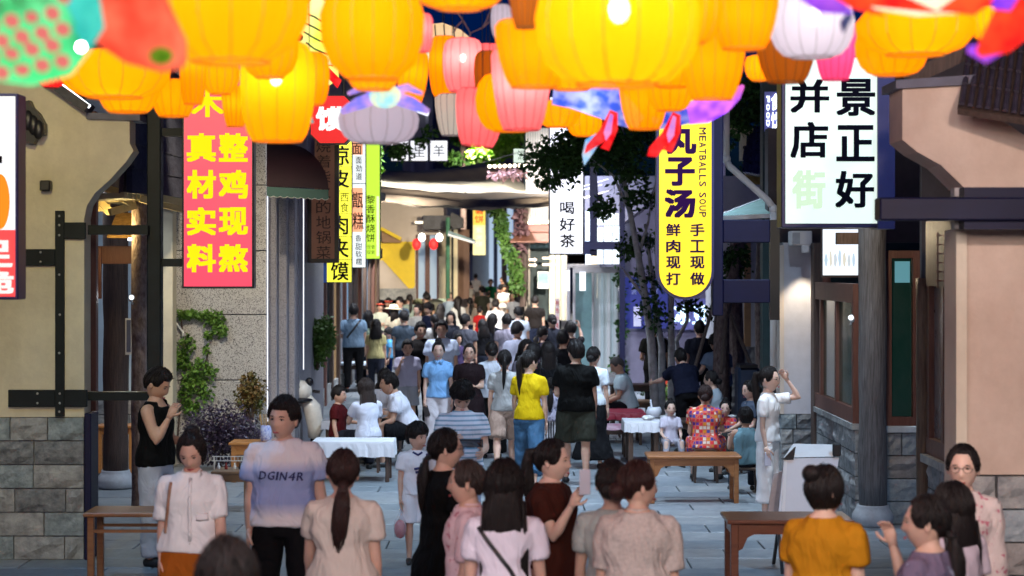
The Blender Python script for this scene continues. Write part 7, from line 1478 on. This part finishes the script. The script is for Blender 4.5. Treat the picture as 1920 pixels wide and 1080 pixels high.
# ---- far crowd
K = 'people crowding the far street'
far = [
 (669, 530, 1.72, 0, '#8aa0b0', 'short', 'man in pale blue tee at the back left by timber columns'), (672, 546, 1.72, 5, '#0c0c10', 'short', 'broad man in black polo in front of the pale blue tee'),
 (699, 555, 1.68, 8, '#4a4540', 'short', 'man in grey brown shirt left of the visor woman'), (713, 566, 1.60, 0, '#9da488', 'lowbun', 'woman in pale lime tee wearing a red visor'),
 (733, 543, 1.66, 180, '#121216', 'mop', 'person with dark bushy hair and dark top behind the sun hat'), (728, 560, 1.60, -10, '#2a1418', 'bob', 'woman in dark maroon top behind the visor woman'),
 (738, 573, 1.58, 190, '#b0a280', 'bob', 'woman in beige with cream sun hat'), (750, 557, 1.66, -12, '#47566a', 'short', 'man in slate blue shirt right of the sun hat'),
 (768, 552, 1.64, 185, '#6d7872', 'lowpony', 'woman in grey green top with brown hair tied back'), (766, 540, 1.64, 10, '#6a5a4c', 'short', 'man in tan shirt beyond the grey green top'),
 (783, 541, 1.62, 60, '#5d6048', 'bob', 'person in olive top near far timber posts'), (800, 550, 1.64, 182, '#15100f', 'mop', 'person in black top at the left of far crowd centre'),
 (783, 572, 1.62, 0, '#b3a894', 'short', 'man in cream tee with long bare arms'), (803, 569, 1.66, -40, '#171c34', 'mop', 'young man in navy tee with a pale face turned left'),
 (826, 571, 1.60, 186, '#a5a3a0', 'long', 'woman with long dark hair and white sleeveless top'), (828, 533, 1.72, 200, '#8aa88e', 'short', 'man in mint green tee seen from behind'),
 (843, 520, 1.62, 8, '#a89a80', 'bob', 'woman in cream dress at far left of the street bend'), (834, 527, 1.58, 14, '#3a2a2a', 'long', 'woman in dark cardigan beside the cream dress'),
 (857, 528, 1.60, 0, '#a07c78', 'long', 'woman in dusty pink top far down the street'), (876, 518, 1.72, 0, '#3a3436', 'short', 'man in dark grey tee far down the street'),
 (892, 514, 1.72, 170, '#a9a49c', 'short', 'man in white tee far off right of dark grey tee'), (920, 524, 1.70, 0, '#0d5a38', 'short', 'man in bright green football shirt'),
 (924, 509, 1.72, 180, '#a4a4a8', 'short', 'man in white behind the green football shirt'), (933, 507, 1.74, 0, '#98989c', 'short', 'tall man in pale grey behind the green football shirt'),
 (948, 509, 1.72, 0, '#1d1f2a', 'mop', 'person in black far right of the green shirt'), (942, 520, 1.68, -50, '#23242f', 'short', 'man in navy tee with folded arms'),
 (904, 537, 1.74, 182, '#3c3d33', 'short', 'man in olive tee seen from behind near centre'), (859, 557, 1.60, 180, '#b2b0a6', 'long', 'woman in long white dress with black hair down her back'),
 (881, 558, 1.58, 176, '#8a7c6e', 'lowpony', 'woman in beige top seen from behind'), (900, 574, 1.42, 184, '#7c1010', 'lowbun', 'girl in red pinafore dress'),
 (929, 562, 1.64, 178, '#aeb0b4', 'short', 'person in white tee seen from behind at centre'), (972, 576, 1.66, 182, '#a9b6c8', 'short', 'person in white carrying a pale blue backpack'),
 (989, 560, 1.60, 180, '#9c9078', 'long', 'woman in cream lace dress with very long hair'), (1008, 538, 1.66, 180, '#15161c', 'mop', 'person in black by the green poster'),
 (1003, 555, 1.72, 182, '#0d0e14', 'short', 'man in black tee with small white print'), (1022, 551, 1.70, 170, '#10121c', 'short', 'man in black tee right of the white printed tee'),
 (1043, 538, 1.70, 20, '#57565c', 'short', 'man in grey shirt beside the red and white banner'), (970, 606, 1.66, 180, '#8d92b2', 'mop', 'youth with black cap in lilac grey top'),
 (1016, 612, 1.60, 120, '#3a3442', 'lowpony', 'woman with dark ponytail and white front turned right'), (1056, 622, 1.66, 182, '#120d16', 'short', 'man in black tee with red neck behind the central couple'),
 (1070, 605, 1.62, 190, '#0e0c14', 'mop', 'person in black holding up a lit phone at right of centre'), (859, 627, 1.30, 0, '#3b3050', 'bob', 'child in purple printed top behind the polo woman'),
 (923, 590, 1.60, 182, '#0e1120', 'long', 'woman in navy top and orange red skirt'), (905, 600, 1.5, 176, '#121218', 'bob', 'girl in dark top just left of the navy and red outfit'),
 (1000, 645, 1.60, 150, '#1a1a20', 'long', 'woman with long dark hair in black glancing back'), (985, 640, 1.60, 30, '#55505c', 'bob', 'woman facing the camera behind the yellow tee'),
 (757, 585, 1.62, 180, '#39434e', 'mop', 'person in slate tee behind the snacking boy'), (872, 590, 1.66, 180, '#44454e', 'short', 'man in grey polo amid the central crowd'),
 (815, 590, 1.60, 180, '#b7b3b0', 'lowpony', 'woman in ivory top behind the pale blue white tee'), (845, 585, 1.6, 10, '#22242e', 'bob', 'woman in charcoal top facing the camera in central crowd'),
 (950, 590, 1.66, 185, '#77727e', 'short', 'man in lilac grey tee in the central crowd'), (1035, 590, 1.64, 175, '#26222c', 'lowbun', 'woman in charcoal dress near the banner'),
 (958, 517, 1.62, 5, '#12140f', 'long', 'woman in black top and olive green skirt far off'), (970, 521, 1.68, 182, '#2c1512', 'mop', 'person in maroon brown beside flower arch foot'),
 (690, 585, 1.6, 170, '#7e8a74', 'bob', 'woman in sage top beside the crossbody man'), (705, 600, 1.55, 175, '#a89c6c', 'bob', 'girl in pale yellow top near far white table')]
extra = [(800, 522, 'person in white tee at the left kerb far off'), (812, 519, 'person in sand coloured top far off by timber doors'), (866, 511, 'small distant figure in pale pink left of the end building'), (905, 507, 'small distant figure in white at street end'),
 (913, 513, 'distant woman in light grey among the farthest walkers'), (984, 516, 'distant person in white under the flower arch'), (880, 528, 'person in ivory top in the far crowd'), (945, 535, 'woman in white blouse among far crowd right of centre'),
 (817, 545, 'person in pale yellow tee in far left crowd'), (962, 548, 'person in white tee near the flower arch foot'), (842, 548, 'woman in sky blue dress in the far crowd'), (915, 548, 'child in white tee in the far crowd')]
xc = ['#b8b8ba', '#a8946c', '#b48c8c', '#b4b4bc', '#8c8c94', '#b8b4ac', '#b4ac94', '#b8b8bc', '#b4ac78', '#b0b4bc', '#7c9cb8', '#b8b8b8']
for i, (a, b_, l_) in enumerate(extra): far.append((a, b_, 1.25 if 'child' in l_ else 1.64, (0, 180, 10, 175, -20)[i % 5], xc[i], ('short', 'bob', 'lowpony', 'mop')[i % 4], l_))
low_c = ['#14161f', '#2a2d3a', '#59534c', '#7b7470', '#1a2238', '#3c3a40']
for i, (px, top, H, fc, col, hr, lb) in enumerate(far):
    kw = {}
    if 'visor' in lb: kw['hat'] = 'visor'
    if 'sun hat' in lb and 'with cream' in lb: kw['hat'] = 'sun'
    if 'black cap' in lb: kw['hat'] = 'cap'
    lw = ('pants', low_c[i % 6])
    if 'red pinafore' in lb: lw = ('shorts', '#3a0c0c')
    if 'orange red skirt' in lb: lw = ('skirt', '#7a1c0a')
    if 'olive green skirt' in lb: lw = ('longskirt', '#3b5510')
    st = ('dress' if 'dress' in lb and 'pinafore' not in lb else 'tee', col)
    ar = (H_, H_) if i % 3 else ((H_, 'phonelow'), ('cross', H_), ('swing', 'hangback'), ('phone', H_))[(i//3) % 4]; kw['head'] = (0, 25, -30, 12, -15)[i % 5]; kw['roll'] = (0, 6, -5, 3)[i % 4]; kw['pitch'] = (0, 10, 4)[i % 3]
    if 'holding up' in lb: ar = ('up', H_)
    if 'folded' in lb: ar = ('fold', 'fold')
    person(lb, px, top, H, fc, st, lw, hr, ar, step=(0, 12, -10)[i % 3], b=(1.0, 1.08, .95)[i % 3], group=K, skin=i % 2, **kw)
bake()
# ---- things people carry
def held(name, label, cat, p, dims, m, d, nrm, ofs=(0, 0, 0)):
    d = Vector(d).normalized(); n_ = Vector(nrm); n_ = (n_-d*n_.dot(d)).normalized(); s_ = d.cross(n_); R = Matrix((s_, n_, d)).transposed(); c = Vector(p)+R @ Vector(ofs)
    t = thing(name, label, cat, c); a, b_, e = [v/2 for v in dims]; mb = MB().box(-a, a, -b_, b_, -e, e, .004); mb.v = [c+R @ v for v in mb.v]; mb.build('case', m, t)
    mb = MB().box(-a*.92, a*.92, -b_-.001, -b_+.001, -e*.95, e*.95); mb.v = [c+R @ v for v in mb.v]; mb.build('screen', mat('phone_screen', (.02, .02, .03), rough=.1, var=0), t); return t
def hh(p, s_, k=.07): return p['w'][s_]+p['f'][s_]*k
mph = mat('pale_phone', (.6, .6, .7), rough=.3, var=0)
held('phone', 'pale lilac phone held up by the woman in brown dress', 'phone', hh(pD, -1, .12)+Vector((.02, -.02, .04)), (.075, .01, .155), mph, (0, 0, 1), (.5, -1, 0))
held('phone', 'dark phone in the hand of the man in black vest', 'phone', hh(pF, 1, .11)+Vector((0, 0, .02)), (.075, .01, .15), M_BLACK, pF['f'][1], (0, 0, 1))
held('phone', 'black phone held low by the blue polo woman', 'phone', hh(pJ, -1, .11)+Vector((.03, -.04, -.02)), (.075, .01, .15), M_BLACK, (.3, 0, -1), (0, -1, 0))
tb = (hh(pH, -1, .08)+hh(pH, 1, .08))/2; held('tablet', 'dark tablet held by the person in striped tee', 'tablet', tb+Vector((0, -.03, .03)), (.26, .012, .19), M_BLACK, (0, -.75, .35), (0, .3, 1))
held('phone', 'pale phone in the lowered hand of the girl touching her hair', 'phone', hh(pI, -1, .11), (.07, .01, .14), mph, (0, 0, -1), (0, -1, 0))
w = hh(pG, -1, .09); t = thing('drink_bag', 'clear bag with red drink hanging from the jersey boy’s hand'.replace('’', ''), 'bag', w)
MB().ell(w+Vector((0, 0, -.19)), (.055, .05, .085)).build('drink', mat('red_drink', (.5, .02, .03), rough=.2), t, smooth=True); MB().lathe(w+Vector((0, 0, -.18)), [(.05, -.08), (.06, -.02), (.058, .06), (.02, .12), (.008, .17)], 12).build('bag', mat('clear_bag', (.8, .8, .85), rough=.1, alpha=.3, var=0), t, smooth=True)
t = thing('shopping_bag', 'white plastic bag hanging from the bending man in navy', 'bag', P(1226, 770, 27.6)); mbb = MB().ell(P(1226, 772, 27.6), (.11, .08, .085), 18, 12); mbb.v = [v+Vector((noise.noise(v*14)*.035, 0, noise.noise(v*11+Vector((3, 0, 0)))*.035)) for v in mbb.v]; mbb.build('bag', mat('white_plastic_film', (.7, .72, .78), rough=.3, var=.05), t, smooth=True); MB().tube([P(1222, 765, 27.6), P(1220, 750, 27.7)], .012, 6).build('bag_handle', MC['white_plastic_film'], t)
# straps follow the shirts
def strap(p, pts, m, w=.02, nm='bag_strap', front=False):
    me = p['shirt'].data; bv = BVHTree.FromPolygons([v.co for v in me.vertices], [tuple(q.vertices) for q in me.polygons]); mb = MB(); out = []; k = p['shirt'].scale[0]
    for i in range(len(pts)-1):
        for q in range(9):
            a = Vector(pts[i]).lerp(Vector(pts[i+1]), q/9)*p['S']; o = Vector((a.x, -2 if front else 2, a.z)); h, n_, _, _ = bv.ray_cast(o/k, Vector((0, 1 if front else -1, 0)))
            if h: out.append(h*k+n_*.006)
    if len(out) > 2: mb.tube(out, [(w*.5, .004)]*len(out), 6); o = mk2(p['t'], nm, mb, m); return o
# brush lettering on the young man's tee
p = pB; me = p['shirt'].data; bv = BVHTree.FromPolygons([v.co for v in me.vertices], [tuple(q.vertices) for q in me.polygons]); ink = mat('navy_ink', (.02, .025, .12), var=0)
x = -.15
for i, c in enumerate('DGIN4R'):
    vs_, fs_, asp = glyph(c, 0); w_ = {'I': .011}.get(c, .043); mb = MB(); k = 0
    for dx, dz in ((0, 0), (.0018, .001), (-.0018, -.001)):
        V = []
        for a, b_ in vs_:
            X = (x+w_/2+a*w_+b_*.010+dx)*p['S']; Z = (1.215+b_*.055-.002*i+dz)*p['S']; h, n_, _, _ = bv.ray_cast(Vector((X, -2, Z)), Vector((0, 1, 0))); V.append((h.x, h.y-.008-.0006*k, h.z) if h else (X, -.15, Z))
        mb.add(V, fs_); k += 1
    mk2(p['t'], 'printed_letter', mb, ink); x += w_+.013
strap(pK, [(-.13, 0, 1.40), (.16, 0, 1.02)], M_BLACK, .04)

strap(pG, [(.12, 0, 1.38), (.11, 0, 1.25), (-.02, 0, 1.0)], mat('navy_ink', (.02, .025, .12), var=0), .03, 'bag_strap', True)
for zz_, xx_ in ((1.20, .05), (1.155, .035)): strap(pG, [(-xx_, 0, zz_), (xx_, 0, zz_+.02)], mat('navy_ink', (.02, .025, .12), var=0), .022, 'printed_mark', True)
strap(pG, [(-.06, 0, 1.405), (0, 0, 1.37), (.06, 0, 1.405)], mat('navy_ink', (.02, .025, .12), var=0), .018, 'neck_trim', True)
strap(pA, [(.0, 0, 1.40), (.0, 0, .92)], cloth('#efe4e4'), .022, 'button_placket', True)
for i in range(6): 
    mb_ = strap(pA, [(-.003, 0, 1.36-i*.08), (.003, 0, 1.357-i*.08)], mat('pearl_button', (.5, .45, .4), var=0), .008, 'button', True)
strap(pA, [(.04, 0, 1.14), (.13, 0, 1.14)], cloth('#d8c8ca'), .05, 'pocket', True)
strap(pA, [(-.13, 0, 1.37), (-.15, 0, 1.2), (-.17, 0, 1.0)], mat('tan_leather', (.3, .16, .1)), .02, 'bag_strap', True)
strap(pL, [(.14, 0, 1.36), (-.02, 0, 1.15), (-.14, 0, .95)], M_BLACK, .022)
